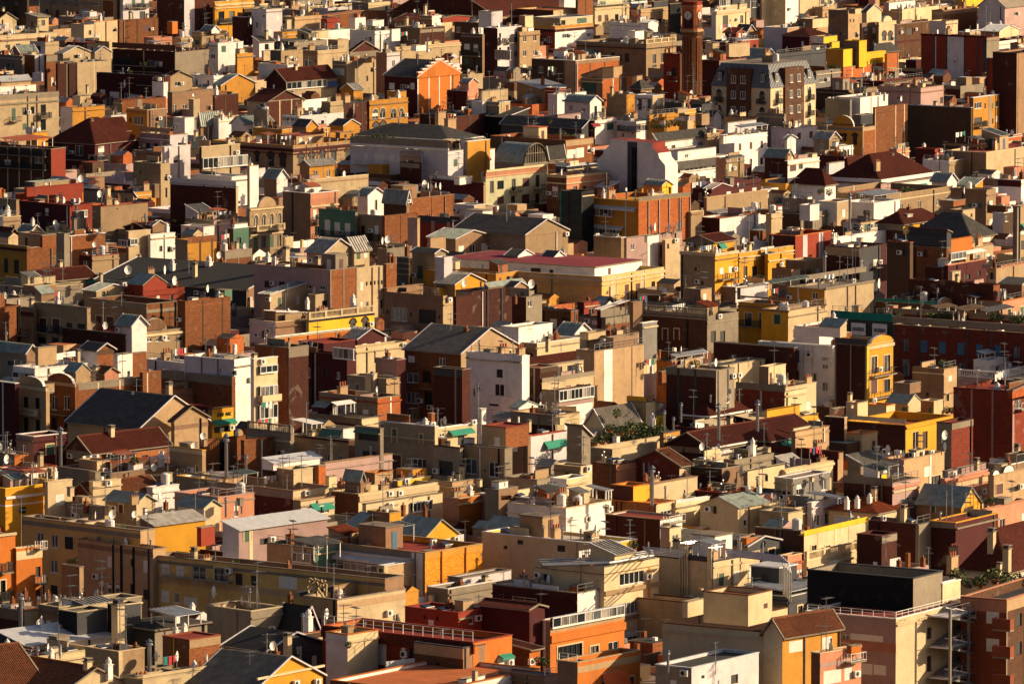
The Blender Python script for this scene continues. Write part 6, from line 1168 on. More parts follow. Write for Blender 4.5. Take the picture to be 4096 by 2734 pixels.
A|orange-red balcony house with blue-white terraces and violet wall, right|1640 1650 2005 870 1069|mr mr|f,dw,.3,sa|w R 1835 970 40 50 d;w R 1935 940 30 40 d;v R 1660 1800 790 60 4;ca 1800 1820 1990 840 80 wh;h 1635 1640 1875 660 780 org org uR,30,to;hw R 1675 650 30 80 d;hw R 1745 650 80 70 d;h 1595 1600 1660 600 660 wh wh f,dr,.1;po 1900 840;q 1
A|house under a wide slate roof with cream box dormer, right|1300 1860 2080 600 664|sb sb|h,190,slate|w R 1905 640 60 50;w R 2000 620 90 60 s;h 1660 1785 1898 365 470 ta sb f,dgy,.1;hw R 1865 408 22 36 d;q 0
H|cream balcony annex below the wide slate roof|1870 1880 2065 710 761|ta sb|f,dgy,.2,be|q 1
A|plum-brown house under brown hip roof with rooflight and white veranda, right|1005 1240 1590 480 636|bd ye|h,90,td|w R 1315 520 30 50;v R 1400 1590 520 60 9;bx 1280 420 120 20 mett;q 0
A|white flat house with thin flue and cream side, right|460 632 765 290 464|wh sb|f,dor,.2,wh|h 290 385 470 320 460 wh wh f,dr,.1,wh;ch 748 460 230 1;q 0
H|white glass-fronted studio with sloping white frame pergola, right|700 970 1210 300 430|wh wh|f,dw,.3,wh|w R 1030 300 110 40 g;w R 1030 360 100 70 s;ca 800 970 1210 280 50 metw;ac 850 240;po 890 400;q 0
H|white-trimmed small house with band of windows, right|690 850 1035 480 531|wg sb|f,dr,.3,ta|w R 900 520 36 60 g;v R 925 1000 510 40 4;w L 710 545 30 50 g;w L 810 520 50 60 d;q 1
A|white villa under great brown hip roof with planted terraces, right|510 1035 1565 110 174|wh wh|h,230,td|c B 100 wh 40;w L 620 180 70 60 s;w L 700 185 60 70 r;w L 810 190 50 70 d;w L 915 185 50 60 r;w R 1130 180 40 70 b;w R 1250 170 60 60 d;w R 1430 160 40 80 r;a R 1390 120 130 25 awg;ch 1000 -20 80 4;po 560 230 1.6;po 480 220 1.6;q 0
H|planted parapet terrace in front of the great brown hip roof|430 1100 1680 230 330|sd sd|f,dt,.8,be|po 460 210 2;po 510 215 2;po 560 220 2;po 610 225 1.8;po 1230 220 2;po 1280 215 2;po 1330 210 1.8;q 0
H|smaller white hip-roofed wing left of the villa|218 520 620 110 336|wh wh|h,120,td|w L 288 165 40 70 s;w L 388 170 60 70 s;q 0
H|white gable cottage with ribbed green side roof, right|1500 1640 1730 90 190|wg wh|gR,65,met|q 0
H|green-roofed shed with yellow end, right|1735 1895 1970 130 180|gn ye|sL,50,met|q 0
A|tan old house with sloping cornice and dark windows, right|1675 2000 2090 180 380|ta sd|f,dw,.7,cg|c L 180 ta 20;w L 1850 320 30 50 g;w L 1945 320 30 50 g;di 1790 240 40;h 1570 1700 1810 280 330 ta bk f,metw,.05;q 1
A|long white wall over dark brick band, right edge|2110 2320 2500 90 250|wh wh|f,dr,.3,wh|c L 120 mr 60 b;q 2
H|grey rubble roofs with air conditioners and red deck, right edge|2090 2200 2500 380 500|cg cg|f,dr,.4,cg|ac 2140 340;di 2010 370 40;q 4
A|white narrow block with dark windowed flank, right edge|2060 2160 2250 390 615|wh br|f,dr,.2,wh|w L 2100 630 30 60 d;w R 2185 440 26 50;w R 2225 600 20 40;q 1
A|cream apartment tower with twin flues and green awnings, far right|2250 2310 2600 330 880|cg sd|f,dgy,.3,cg|p L 2255 16 cg;p R 2290 14 cg;p R 2310 8 dk;w R 2345 540 60 80 s;w R 2345 680 60 80 d;w R 2345 830 60 80 d;a R 2345 480 60 40 awg;q 1
H|beige blank double house, far right|2010 2090 2600 900 1100|sd sd|f,dt,.3,sa|w L 2050 970 30 70 d;p R 2250 6 ta;q 1
H|grey brick terraces with dark court below the white flat house|130 300 560 400 494|br cg|f,dgy,.6,cg|w R 425 500 24 50 g;q 3
H|shady court house with plants and balustrade left of the white flat house|130 410 430 270 489|cg cg|f,dgy,.7,cg|w L 175 320 40 50;fe L 60 o;q 2
H|cream wall and orange ball deck at the foot of the small hip roof|-20 30 130 400 560|sb sb|f,dor,.3,cr|q 1
H|sunlit cream long wall with grey-stained back, right of the red shaft house|580 600 1090 620 700|pk wh|f,dr,.4,wh|bx 850 650 60 30 cr;q 3
""")
DATA.append("""
T 0 1366
A|bright yellow house with orange lower wall and white cornice, left edge|-500 50 598 1350 1600|ye ye|f,ds,.9,yl|c R 1432 wh 25;c B 1505 wh 14 b;w R 210 1545 60 60 d;w R 435 1510 60 30 d;h -60 195 350 1190 1340 wg wh f,dr,.1,rd;hw R 280 1270 35 120 r;h 340 345 380 1260 1330 wh wh f,dr,.1;ch 505 1250 100 3;q 1
H|low white and terracotta roof with grey chimney cowls behind the bright yellow house|-80 150 520 1180 1234|wg cr|f,dr,.6,rd|di 50 1150 60;ch 200 1160 60 2;ch 510 1190 60 2;q 3
H|cream terrace with balustrade fence right of the bright yellow house|430 440 662 1290 1585|cr cr|f,dgy,.8,cr|h 640 645 680 1340 1420 cr cr f,dr,.2;q 1
A|plum-red rendered block with beige side patch and tall black flue|148 312 608 872 1150|cg mr|f,ds,.3,wh|ch 555 1060 250 1;an 65 950 90;q 0
H|low terracotta roofs with slim pipes left of the plum-red block|-200 135 260 1040 1200|cg org|f,dt,.4,ta|ch 75 1020 60 0;ch 100 940 40 1;di 50 1150 50;q 4
H|brown hip-roofed attic with orange walls, striped awning and white air conditioner|605 830 1555 1010 1150|bm org|gL,130,td|w L 715 1060 60 60;k R 985 1040;a R 1090 1020 170 16 wh;w R 1080 1100 60 80;w R 1330 1070 55 70 d;w R 1480 1030 50 50 s;po 1230 1130 1.6;bx 940 900 200 40 mett;bx 820 900 60 30 cr;di 1005 880 50;q 0
H|long slate roof house with two skylights and beige gable over brick panels|620 1275 1905 790 960 42|be be|gR,260,slate|c R 800 be 40 b;w R 1625 690 30 70 g;p R 1640 90 be;q 0
H|beige gable wing right of the long slate roof with orange brick panel|1590 1600 1905 720 960|be be|gR,110,tb|w R 1628 685 28 70 g;c R 790 ta 40 b;q 0
A|ornate ochre house with curved gable crest and stucco windows, shaded|424 690 700 400 800|bk bk|f,dgy,.9,cg|ar L 560 250 90 bk;w L 497 560 55 130;w L 612 560 55 120;b L 540 655 230 50;w L 497 745 50 110 d;w L 612 740 50 110 d;c L 400 be 30;q 2
A|pale stucco house with wavy gable crest and balustrade balcony, leftmost ornate facade|150 424 440 420 830|be be|f,dgy,.9,cg|ar L 285 250 80 be;w L 235 555 48 100 d;w L 342 565 48 100 d;b L 270 665 230 55 t;w L 235 770 48 150 d;w L 345 780 48 140 d;c L 440 cr 30;q 1
A|brown brick party wall block with a stone parapet behind the ornate gables|690 695 1300 395 572|bk bk|f,dgy,.9,cg|c R 420 cg 60 b;h 590 695 830 270 380 cg be gR,70,met;h 855 960 1090 290 360 ta sa gR,50,tb;ch 880 350 130 0;di 970 340 40;h 1040 1080 1215 120 330 wh wh f,dgy,.2;hw R 1180 300 25 50 d;an 1125 330 290;q 3
H|brown brick stub wall with grey cap right of the white rooftop stair box|1210 1215 1345 110 300|bk bk|f,dgy,.1,cg|q 0
H|brick wing in two steps above the slate roof|1300 1310 1485 290 520|bk bk|f,dgy,.1,bk|p R 1350 12 cr;q 0
H|white rooftop house with brown brick gable and slate roof, upper left|740 895 1045 75 234|wg bk|gR,55,slate|ch 715 170 90 0;q 0
H|white terrace walls with satellite dishes above the stucco gables|120 320 800 250 304|wh wh|f,dr,.9,wh|dv 320 200 700 140 60 wh;di 575 270 40;v L 130 300 300 50 3;w L 400 320 40 50 d;h 580 740 840 170 230 wg wh f,dr,.1;an 610 190 140;an 410 150 90;q 3
H|dark plum side wall with white edging at the left edge|-200 140 160 385 830|mr mr|f,ds,.2,wh|p L 30 8 wh;q 0
H|shabby concrete rooftop sheds with blue shutter, far left|-100 245 335 90 260|cg ta|gR,60,met|w L 95 195 50 50 b;h 330 350 520 60 160 be be f,ds,.1;q 2
A|white block with tall corner bay of stacked glazed galleries and washing|1690 2150 2330 170 664 36|wg wh|f,dw,.8,wh|c L 200 wg 20 b;p L 1850 8 cg;p L 1998 8 cg;w L 2225 280 66 90;c L 380 cg 20;w L 2020 260 14 30 d;q 4
A|slender cream facade with enclosed glass balconies beside the white corner bay|2310 2330 2545 165 860|wh cr|f,dw,.7,wh|v R 2370 2530 460 90 4;v R 2370 2530 260 60 3;v R 2365 2530 650 120 4;b R 2450 540 170 50 s;k R 2400 180;lu 2400 700 3;q 1
A|low brick hall wall with metal-capped roof under the white block|1480 2130 2150 330 672|bk bk|f,dgy,.1,cg|q 0
H|white wall terrace with cowls running left from the white block|1345 1700 1810 200 251|wg wg|f,dw,.6,wh|lu 1600 190 4;ch 1965 120 80 3;ch 2150 140 80 3;q 2
H|dark red rendered annex with small chimney below the white block|1725 1910 1945 600 772|mr rd|f,dr,.1,rd|ch 1870 690 60 1;q 0
H|ochre shop terrace with teal awning and painted letters, under the white block|1905 1945 2140 620 850|ta yl|f,dr,.8,br|a R 2040 710 200 30 awg;w R 2040 800 150 60 d;c R 640 ye 40 b;q 0
H|tiny terracotta roofs with white chimney between brick hall and slate roof|1490 1560 1790 450 656|ta sa|f,dor,.4,cg|ch 1550 510 130 0;q 4
A|brown brick block with zinc flue and small pediment, left centre|1855 1870 2250 910 1082|bk bk|f,dr,.5,bk|p R 2045 60 dk;ch 2075 1200 320 1;ar R 2200 60 60 be;h 1860 1870 1880 900 960 be be f,dr,.1;q 0
H|pale stucco house with painted swirl frieze left of the zinc flue|1555 1855 1870 1000 1234|be be|f,dr,.6,ye|w L 1800 1175 28 80;c L 1010 cr 50 b;po 1750 990;di 1855 920 40;q 1
H|brown brick side with tall elbow vent, left of the dark brick corner block|2230 2240 2560 910 1111|bk bk|f,dr,.2,bk|ch 2255 1190 140 1;q 0
H|beige stair tower with ladder above the terracotta terraces, left|725 890 1010 1100 1236|be cr|f,dor,.2,be|w R 905 1200 30 40 s;q 0
H|terracotta terrace strips with a curved zinc duct, left centre|540 1020 1670 1210 1284|cg ta|f,dor,.6,cg|dv 1020 1160 1300 1140 60 wg;di 1405 1210 40;ch 1350 1190 60 3;ch 1180 1240 40 1;h 1500 1520 1580 1210 1290 cr cr f,dr,.1;c R 1270 cr 20;q 3
H|low brown wall terrace with a small tank, under the hip-roofed attic|1000 1010 1675 1110 1230|bm bm|f,dt,.8,rd|q 2
H|broad brown tiled double roofs with white ridge line, left centre|660 830 1450 1400 1434|mr be|gL,90,tb|q 2
H|fenced cream shed behind the brown tiled double roofs|825 850 1110 1290 1436|cr cr|f,dgy,.2,cr|w R 900 1330 100 30 d;q 1
H|small weathered shack with metal roof and brick chimney, left centre|965 1250 1425 1470 1570|cg cr|gR,70,met|w L 1000 1530 30 80 s;w L 1110 1530 40 80 r;ch 1230 1470 70 4;di 1465 1460 40;ch 1520 1520 70 2;q 0
H|white zigzag terrace wall topped in ochre around a dark deck|1610 2100 2275 1290 1331|cg wh|f,dr,.8,ye|dv 1640 1250 2270 1230 50 wh;bx 2140 1400 60 60 blue;c L 1250 cg 20 b;di 2225 1300 30;q 1
H|flat grey terraces with orange cloth and white garage roof|1340 1400 1640 1340 1384|wg wh|f,dw,.3,wh|po 1680 1400;q 2
H|pinkish terrace and metal-roofed hut with a large white dish, lower left centre|1630 1870 2025 1510 1580|wg cr|gR,60,met|di 1955 1470 60;an 1790 1550 200;ch 2070 1570 130 1;q 0
H|long pink parapet terrace behind the metal-roofed hut|1600 2000 2330 1430 1560|pk sa|f,dor,.5,pk|ch 2165 1540 70 1;ch 2215 1560 50 1;bx 2200 1480 60 40 cg;q 2
H|low grey-white terraces with cistern box, left bottom of the middle band|600 960 1000 1520 1614|cg be|f,dt,.5,cg|bx 1330 1570 40 40 wh;ch 790 1540 110 2;di 835 1530 40;ch 655 1560 50 1;q 3
T 1024 1366
A|tall orange brick party wall with downpipes behind the maroon court block|-10 300 480 60 800|ob bd|f,dt,.3,cg|p L 155 12 cg;p L 295 12 dg;q 1
A|maroon rendered court block with blue-framed gallery and assorted windows|300 835 920 130 434|mr mr|f,dor,.6,mr|h 390 620 910 20 130 mr mr f,dr,.2,rd;hw L 588 90 30 45;v L 720 910 100 90 4;w L 450 280 100 90;w L 640 280 30 80 d;w L 690 310 70 70 g;w L 755 310 32 60;w L 355 280 26 80 d;w L 355 450 26 80 d;w L 450 480 110 160 d;w L 355 660 30 80;w L 425 680 50 90 d;p L 547 6 cr;q 1
A|smooth sunlit cream party wall beside the maroon court block|830 915 1370 60 165|cr cr|f,ds,.1,cr|w R 1300 40 90 60 d;q 0
H|dusky pink house with cypress and thin flue left of the brown-balcony block|1095 1290 1370 170 420|pk mr|f,dr,.3,pk|v L 1180 1270 315 30 3;ch 1190 170 100 1;ch 1090 170 80 1;q 1
H|dark cypress corner yard wall in cream, centre|1000 1060 1110 300 489|cr cr|f,ds,.1,cr|q 0
A|brown balconied apartment block under a big weathered slate roof|1360 1880 2400 100 404 36|bk be|gR,190,fibre|w L 1425 160 60 60 s;w L 1708 190 60 80;w L 1438 330 110 90;w L 1438 515 120 100;w L 1565 320 80 110 d;b L 1570 420 100 50 s;w L 1580 520 80 120 d;w L 1600 255 70 60 s;k L 1605 600;p L 1372 10 cg;q 0
A|dark red brick flank with concrete cap in front of the white tower block|1630 1890 1965 260 680|bd bd|f,dor,.2,cg|p L 1830 14 cg;c L 300 dg 60 b;q 0
A|white apartment block with brown windows and a thin flagpole mast, centre|1960 2440 2480 130 620 33|wh wh|f,dw,.8,wh|w L 2232 290 60 80 d;w L 2232 445 90 110;w L 2320 455 60 100;w L 2000 465 20 70 d;w L 2040 435 26 40 d;w L 2180 580 90 20 d;w L 2350 590 60 30 d;q 2
H|concrete penthouse with sunlit end and orange ball beside a black flue|835 1195 1315 345 490|cg be|f,dgy,.1,cg|ch 1065 460 170 1;an 1270 480 180;q 0
H|weathered concrete parapet roofs with conservatory, white garden room and yellow-stained end|580 1115 1325 520 720|cg ob|f,dw,.8,cg|c B 560 dt 14;w L 1005 660 50 80 s;ca 720 740 900 670 90 wh;v L 730 900 620 60 8;di 1100 490 35;p R 1235 12 wh;q 2
A|long shaded stone terrace house with white sun-room and grey-green awning|325 850 910 910 1120|be bm|f,dw,.8,cg|c L 915 bd 14;w L 405 1030 50 70;w L 515 1025 60 50 s;w L 650 1060 46 60;w L 768 1070 50 60;ca 340 510 600 860 110 wh;h 640 800 900 800 900 wh wh f,dgy,.1;a L 700 800 200 60 gn;po 540 860 1.8;an 595 1040 120;q 1
H|concrete parapet step above the white sun-room|450 970 1130 710 746|cg cr|f,dw,.6,cg|c L 770 bd 12;q 0
A|shadowed balustraded terrace with pastel washing, left of the white sun-room|-80 320 340 850 1090|cg cg|f,dgy,.8,cg|bu L cg;lu 20 850 6;w L 130 1050 40 110 d;w L 210 1040 36 80 d;w L 60 1010 50 40 d;q 1
A|blackened plaster house with green shutters, balustrade and tall windows, centre|1145 1640 1660 780 1122|cg cr|f,dw,.2,wh|w L 1270 860 40 130 g;w L 1515 890 30 90 g;c L 930 cg 50 b;c L 905 cr 8;bx 1610 720 60 60 bk;w L 1262 1110 140 160 r;w L 1500 1130 130 130;w L 1290 1200 130 90 f;p L 1140 12 wg;ch 1615 710 70 2;ch 1665 700 80 1;q 1
H|grimy recessed bay with a dark green blind left of the blackened plaster house|905 1140 1150 800 1160|cg cg|f,dkk,.5,cg|w L 1030 860 180 90 d;w L 1040 1060 130 110 d;a L 1030 800 210 20 gn;q 0
H|pale grey sheet roof terrace with green awning and hanging plants, centre|1640 1660 2025 800 960|cr cr|f,dw,.1,wh|a R 1870 800 210 30 awg;w R 1705 855 40 30;w R 1880 900 60 90 d;bx 1700 960 100 70 bd;po 1930 950 1.3;k R 1985 735;q 1
A|dark balcony recess block with gothic-grey windows under the pale sheet roof|1630 1870 1885 980 1299|cg cg|f,dgy,.6,br|w L 1740 1160 130 140 d;q 1
A|tan house with paired windows, drainpipe and red-edged deck, centre right of the blackened house|1870 2280 2350 985 1320|be cg|f,dgy,.4,cg|h 2070 2290 2500 790 980 be bk f,dr,.1,rd;hw L 2210 920 50 90 s;w L 1970 1140 110 140;w L 2185 1170 100 140;w L 2100 1185 16 20 d;p L 1900 12 dk;p L 2228 10 dk;bx 1960 950 90 60 wg;q 0
H|white lantern-like stair box with thin aerials behind the green awning|2050 2065 2110 620 750|wh wh|f,dw,.1,wh|an 2040 700 230;q 0
A|dark brick corner block with cream patch walls and a sheet-roofed attic, lower left centre|-420 340 665 1370 1491|bd be|f,dor,.9,ta|c R 1400 cr 60 b;k R 455 1385;h 190 345 520 1180 1370 be cr f,dgy,.3,cr;h 60 160 600 1110 1180 wg wh sR,40,metw;h 570 575 640 1140 1330 bk ob f,dgy,.1;di 575 1060 30;q 1
H|cream wing with two small teal awnings, lower left centre|340 410 720 1465 1640|be cr|f,dor,.1,ta|a R 525 1480 60 40 awg;a R 630 1475 110 40 awg;w R 525 1540 50 60;w R 630 1540 80 60;q 0
H|pale pink long parapet and red deck behind the teal-awning wing|620 630 1250 1115 1230|pk pk|f,dr,.6,ta|di 710 1330 30;h 665 670 740 1240 1340 cr cr f,dgy,.1;q 3
H|ochre box house with orange cap on the stone-parapet terrace|975 1090 1255 1210 1370|ta be|f,dor,.2,org|w R 1170 1265 30 40 s;q 0
H|green ribbed lean-to left of the orange-capped ochre box|815 960 990 1230 1466|ta ta|gR,50,met|q 0
A|wide stone-parapet house with pergola roof and white-framed gallery, centre|690 940 1665 1400 1472|bk cr|f,dr,.9,cr|c R 1440 cr 50;w R 1165 1510 70 60;v R 1430 1600 1500 90 5;k R 1220 1390;k R 1310 1385;ch 780 1370 130 2;ch 1500 1330 130 4;di 1405 1290 40;q 2
H|dark plant canopy along the front of the stone-parapet house|990 1010 1710 1490 1600|cr cr|f,mem,.1,cg|v R 1420 1600 1520 80 5;w R 1160 1520 70 50;ch 1350 1570 100 2;ch 1550 1580 90 2;q 0
H|salmon walled terrace with dark tarpaulin heap, right of the stone-parapet house|1725 1860 2100 1440 1540|sa org|f,dor,.6,cr|dv 1870 1470 2060 1440 60 org;c R 1490 cr 18;q 1
H|grey terraces with sunlit brick ledges, centre|2100 2225 2400 1360 1560|cg ta|f,dgy,.4,cg|dv 2250 1450 2340 1445 40 bk;ch 2050 1310 50 0;q 3
H|slim stone roofs with gas pot and beige walls below the tan house|1590 1800 2050 1290 1356|be be|f,dgy,.3,cg|ch 1780 1300 60 0;w L 1630 1300 40 30 d;ch 1805 1310 110 1;q 2
H|terrace of low yellow boxes beside the pinkish parapet|1250 1300 1600 1280 1370|cg yl|f,dgy,.4,cr|ac 1330 1300;ac 1380 1300;q 2
T 2048 1366
A|tall pinkish-beige party wall with white light shaft and flag, centre right|590 755 1210 90 450|be be|f,dr,.3,cg|h 835 840 925 -20 60 wh wh f,dw,.2;p R 880 80 wh;w R 878 200 22 60 d;p R 1100 10 ta;h 860 930 1150 -30 80 be ta f,dgy,.2;an 800 100 120;q 1
A|pale yellow penthouse with two brown tile awnings and grubby parapet, centre|160 275 750 385 600|br cr|f,dr,.2,cr|c R 360 cg 50 b;h 165 180 655 240 360 ta cr f,dr,.1;hw R 265 310 50 90 f;hw R 560 280 110 90 f;hw R 430 290 60 90 d;q 1
H|long band of white-framed gallery windows under the pale yellow penthouse|265 415 740 455 612|cg wh|f,rust,.1,br|v R 415 735 500 90 9;c R 570 pk 60 b;di 255 580 50;k L 420 640;q 0
A|dark red brick side with pipe left of the gallery windows|75 255 420 245 600|bd bd|f,dr,.1,cg|p L 205 14 cg;q 0
A|white corner of the flagpole block, continuing right behind the gallery|-420 78 160 140 620|wh wh|f,dw,.6,wh|q 1
H|tan upper wall with deck and dish behind the pale yellow penthouse|-100 230 620 20 140|be cr|f,ds,.4,wh|ch 330 60 100 0;di 345 20 40;an 450 90 80;q 2
H|two brown tile canopies with metal centre over the yellow penthouse|150 160 655 228 260|td td|sR,60,td|q 0
H|green slate-roofed cream garden house draped with creepers|655 850 1180 790 870|cr cg|gL,170,fibre|po 900 830 2.2;po 1000 850 2.4;po 960 700 1.6;po 1090 840 2.2;q 0
C|overgrown roof garden with trellis and bushy shrubs on a long cream wall|720 920 1570 990 1031|cg cr|f,dgy,.7,cr|bx 960 960 60 90 wh;po 760 950 2;po 830 940 2.2;po 900 930 2.2;po 960 930 2.4;po 1020 920 2.6;po 1080 930 2.4;po 1140 920 2.8;po 1200 910 2.8;po 1260 900 2.8;po 1320 900 2.6;po 1360 880 2.6;po 1250 860 2.6;po 1180 860 2.4;po 1100 860 2.2;po 980 870 2;po 880 880 2;po 1320 800 2;h 1060 1230 1310 560 780 be cr f,dgy,.3,cr;q 0
H|house with green slate slope and cream yard left of the roof garden|505 640 720 880 1080|cg cg|uL,120,fibre|q 0
H|ochre timber annex at the end of the roof garden|1380 1390 1540 840 988|ta oc|f,ds,.1,dg|w R 1430 900 30 70 r;q 0
H|white house with teal awning and black deck roof, below the white lantern box|140 160 500 870 1050|wg wg|f,mem,.1,rd|a R 390 900 200 50 awg;w R 30 950 40 100 s;ch 155 800 80 0;bx 440 740 100 40 cr;q 1
H|tan end wall with shuttered window under the black deck roof|-200 145 160 860 1130|ta ta|f,dr,.1,rd|w L 28 950 40 110 s;w L -130 960 60 80 g;q 0
H|long terracotta terrace with sunlit cream blocks, centre|-10 400 620 680 752|bd cr|f,dt,.4,ta|dv 400 640 590 640 50 cr;h -20 60 240 600 650 wh wh gR,50,met;ac 420 660;di 255 620 30;ac 285 620;bx 60 720 20 30 wh;q 3
H|stone stair tower with iron balustrade crown and dark window beside the roof garden|1055 1228 1312 560 808|be cr|f,dgy,.3,cg|w L 1135 650 30 60 d;c L 530 ye 40 b;fe L 40 o;fe R 40 o;q 0
H|low cream wall house with slim flues right of the stair tower|1300 1315 1412 680 800|cr yl|f,dw,.2,cg|ch 1395 780 140 1;ch 1285 780 120 3;ch 1480 820 120 1;q 1
A|brown brick flank with grey pilasters and slanted edge, right of centre|1415 1870 2040 270 800 33|bd cg|f,dgy,.2,cg|p L 1525 22 dg;p L 1680 20 dg;p R 1890 12 dg;p R 1980 12 dg;c L 300 cg 60 b;w R 2045 320 20 50 d;ch 1820 540 50 1;di 1990 500 30;q 1
H|concrete upper house with flat stepped roofs above the slanted brick flank|1700 1880 2320 230 548|cg cr|f,mem,.1,cg|w R 2047 320 16 50 d;p R 1985 10 dk;p R 2075 10 dk;an 2165 240 70;an 1900 250 80;an 2025 220 70;q 0
A|low red brick wall with concrete posts behind the tiled hip roofs|2055 2500 2700 460 729|rb cr|f,dgy,.4,cg|p L 2100 16 cg;p L 2280 16 cg;c L 430 cg 60 b;ch 2250 760 200 1;q 1
A|orange rooftop cafe with glazed sides and white awning roof, shaded court behind|1325 1465 1740 190 302|org mr|f,dor,.2,org|v R 1530 1730 215 80 5;ca 1480 1500 1790 200 60 metw;bx 1355 130 30 50 org;di 1545 110 30;h 1370 1375 1640 280 400 bk bk f,dr,.1;lu 1230 290 3;po 1380 280;q 2
H|brown tiled hip roof house with white eaves and slim white flues|1570 1810 2190 690 816|bd rd|h,130,td|c B 690 wh 14;w L 1690 760 30 100 r;ch 1895 830 240 1;ch 1550 700 130 1;di 1970 590 40;w R 2110 680 20 20 d;q 0
H|cream sunshade canopies over a maroon terrace, right of centre|1460 1720 2330 800 850|mr mr|f,dr,.3,mr|ca 1700 1900 2040 860 90 cr;ca 2050 2200 2347 770 60 cr;di 1840 860 50;bx 1990 920 30 70 bd;q 1
H|long brown tiled roof with white gutter and teal awnings, right of centre|1390 1825 2800 980 1021 36|bd bd|gL,130,td|c R 975 wh 14;a R 1915 985 130 20 wh;a R 2260 950 170 35 awg;w R 2030 1000 40 30;w R 2110 985 60 40 d;w R 2230 1010 100 80 f;di 1735 1020 40;di 1890 1000 30;po 2130 1040 1.2;q 0
H|white parapet terrace with chairs in front of the teal-awning roof|1660 1750 2400 1090 1142|cg cr|f,dgy,.4,cr|dv 1760 1060 1900 1030 60 cr;q 2
H|russet brick gable house with mossy tile roof and white door|1110 1535 1640 1130 1294 38|rb cr|gL,120,tb|w R 1600 1290 40 90 s;p L 1257 10 pk;ch 1285 1420 250 1;ch 1225 1260 60 2;q 0
H|speckled brown brick house with sunlit salmon end wall|735 955 1140 1130 1290|bk sa|f,dgy,.2,br|p L 910 10 cg;q 1
H|cream stair house with mossy flat roof and ladder|385 630 735 1150 1201|be cr|f,fibre,.1,cr|di 665 1110 30;an 655 1100 300;w R 655 1180 14 50 s;q 0
A|white rooftop tower with rust stain and open terraces, centre|350 500 697 1265 1490|wh cr|f,dgy,.3,wh|k R 600 1420;q 0
A|white house with wide orange deck and blue-grey canopies below the white tower|-40 495 910 1530 1700|wg wh|f,dor,.3,cr|ca 180 330 500 1490 120 met;ca 690 860 910 1450 90 metw;w R 850 1560 120 30 s;w L 245 1560 50 40;po 860 1540;q 1
H|white side house with sloped orange ledge left of the blue-grey canopies|-300 190 210 1440 1554|pk wg|f,dor,.2,wh|di 200 1390 35;q 1
H|low beige slabs and dark roofs in shadow with a white chimney, centre|-80 230 400 1270 1360|be cg|f,mem,.2,cg|ch 190 1270 60 0;w L 30 1220 50 50;q 3
A|bare brick stepped wall with round-headed opening, lower centre|912 1322 1498 1490 1572|bk cr|f,dor,.2,org|w R 1410 1565 100 40;w R 1222 1410 20 80 r;h 912 1112 1262 1330 1480 bd ye f,dor,.2,org;p L 1005 8 bd;p L 960 8 bd;q 0
H|cream curved-wall terrace with slim flue right of the stepped brick wall|1250 1280 1700 1310 1470|be cr|f,dor,.4,ta|ch 1405 1440 110 1;dv 1500 1480 1790 1440 30 wh;an 1285 1440 250;q 2
H|deep red yard with big white dish and whirling cowls, right of centre|1650 1950 2130 1390 1422|bd org|f,dr,.4,rd|di 2085 1290 70;ch 1870 1360 50 1;ch 1725 1380 80 1;di 1660 1330 45;q 4
H|dark brick terrace wall with flat umbrella and vents, right of the russet gable|1640 1925 2120 1170 1300|bd ta|f,dgy,.4,cg|q 4
H|slate-coloured shed roof with white ridge line behind the deep red yard|1940 2040 2400 1090 1172|ta cg|f,dg,.1,cg|q 2
H|grey-green hut with blue door and metal lean-to, right of the big dish|2140 2160 2500 1230 1356|cg cr|uR,60,met|w R 2160 1260 30 90 g;w R 2330 1250 30 60 g;ch 2165 1370 50 3;ch 2265 1370 50 3;q 0
H|cream house with green ribbed gable roof and slot window, lower right of centre|1725 2070 2350 1510 1592|cr cr|gL,80,met|w L 1860 1540 34 70 d;q 0
H|black rubber roof with looping cable, lower right of centre|1900 2150 2500 1430 1472|wg pk|f,mem,.1,dg|q 1
H|sunlit cream wall with small white railing below the curved-wall terrace|1480 1500 1810 1480 1546|cr cr|f,dr,.4,wh|q 1
T 3072 1366
A|tall white tower block with small scattered windows and faceted corner, right|-90 590 625 45 494 32|wh wh|f,dw,.5,wh|w L 275 135 26 110 b;w L 365 115 30 60;w L 432 130 22 50 s;w L 522 212 50 80;w L 522 415 50 80;w L 270 315 24 90 g;w L 430 325 22 60 g;w L 520 600 50 40 d;p L 330 4 wg;p L 410 4 wg;q 0
A|dark brick tower wall left of the tall white tower block|-500 235 270 60 486|bd bd|f,dr,.3,cg|q 0
A|dark brick slab with grey pilasters between the white tower and the yellow facade|618 905 930 40 560|bd yl|f,dr,.8,cg|c L 10 dg 60 b;p L 620 14 cg;p L 900 16 cg;p L 762 10 cg;ch 760 600 20;q 0
A|bright yellow facade with curved pediment, dark shutters and iron balconies|880 915 1148 30 510|ta ye|f,dr,.5,cr|ar R 1040 220 60 ye;w R 970 215 60 160 r;w R 1090 200 60 150 r;b R 1030 300 220 50;w R 970 410 60 130 r;w R 1090 400 60 120 r;b R 1030 500 220 50;c R 60 cr 30;q 1
A|long russet facade with blue doors and cream window surrounds, right edge|1148 3200 3300 -20 374 33|rb rb|f,dgy,.9,cg|g L 1262 30 2450 30 8 1 60 110 b;g L 1262 235 2450 235 8 1 70 160 b;c L -70 cg 60;q 4
H|tan rooftop house with planted top in front of the russet facade|1325 1612 1732 255 560|ta be|f,dgy,.4,ta|w R 1672 338 34 46 s;w R 1645 510 30 70 g;po 1600 250 1.6;po 1660 250 1.4;c R 480 ta 6;h 1150 1300 1400 390 480 cg ta f,dgy,.2;q 1
H|gleaming white water-tank house with solar boiler and white balustrade, right|1885 2030 2190 180 340|wh wh|f,dw,.2,wh|tk 2060 130;di 2105 130 40;ca 1930 1990 2170 170 60 fr;q 0
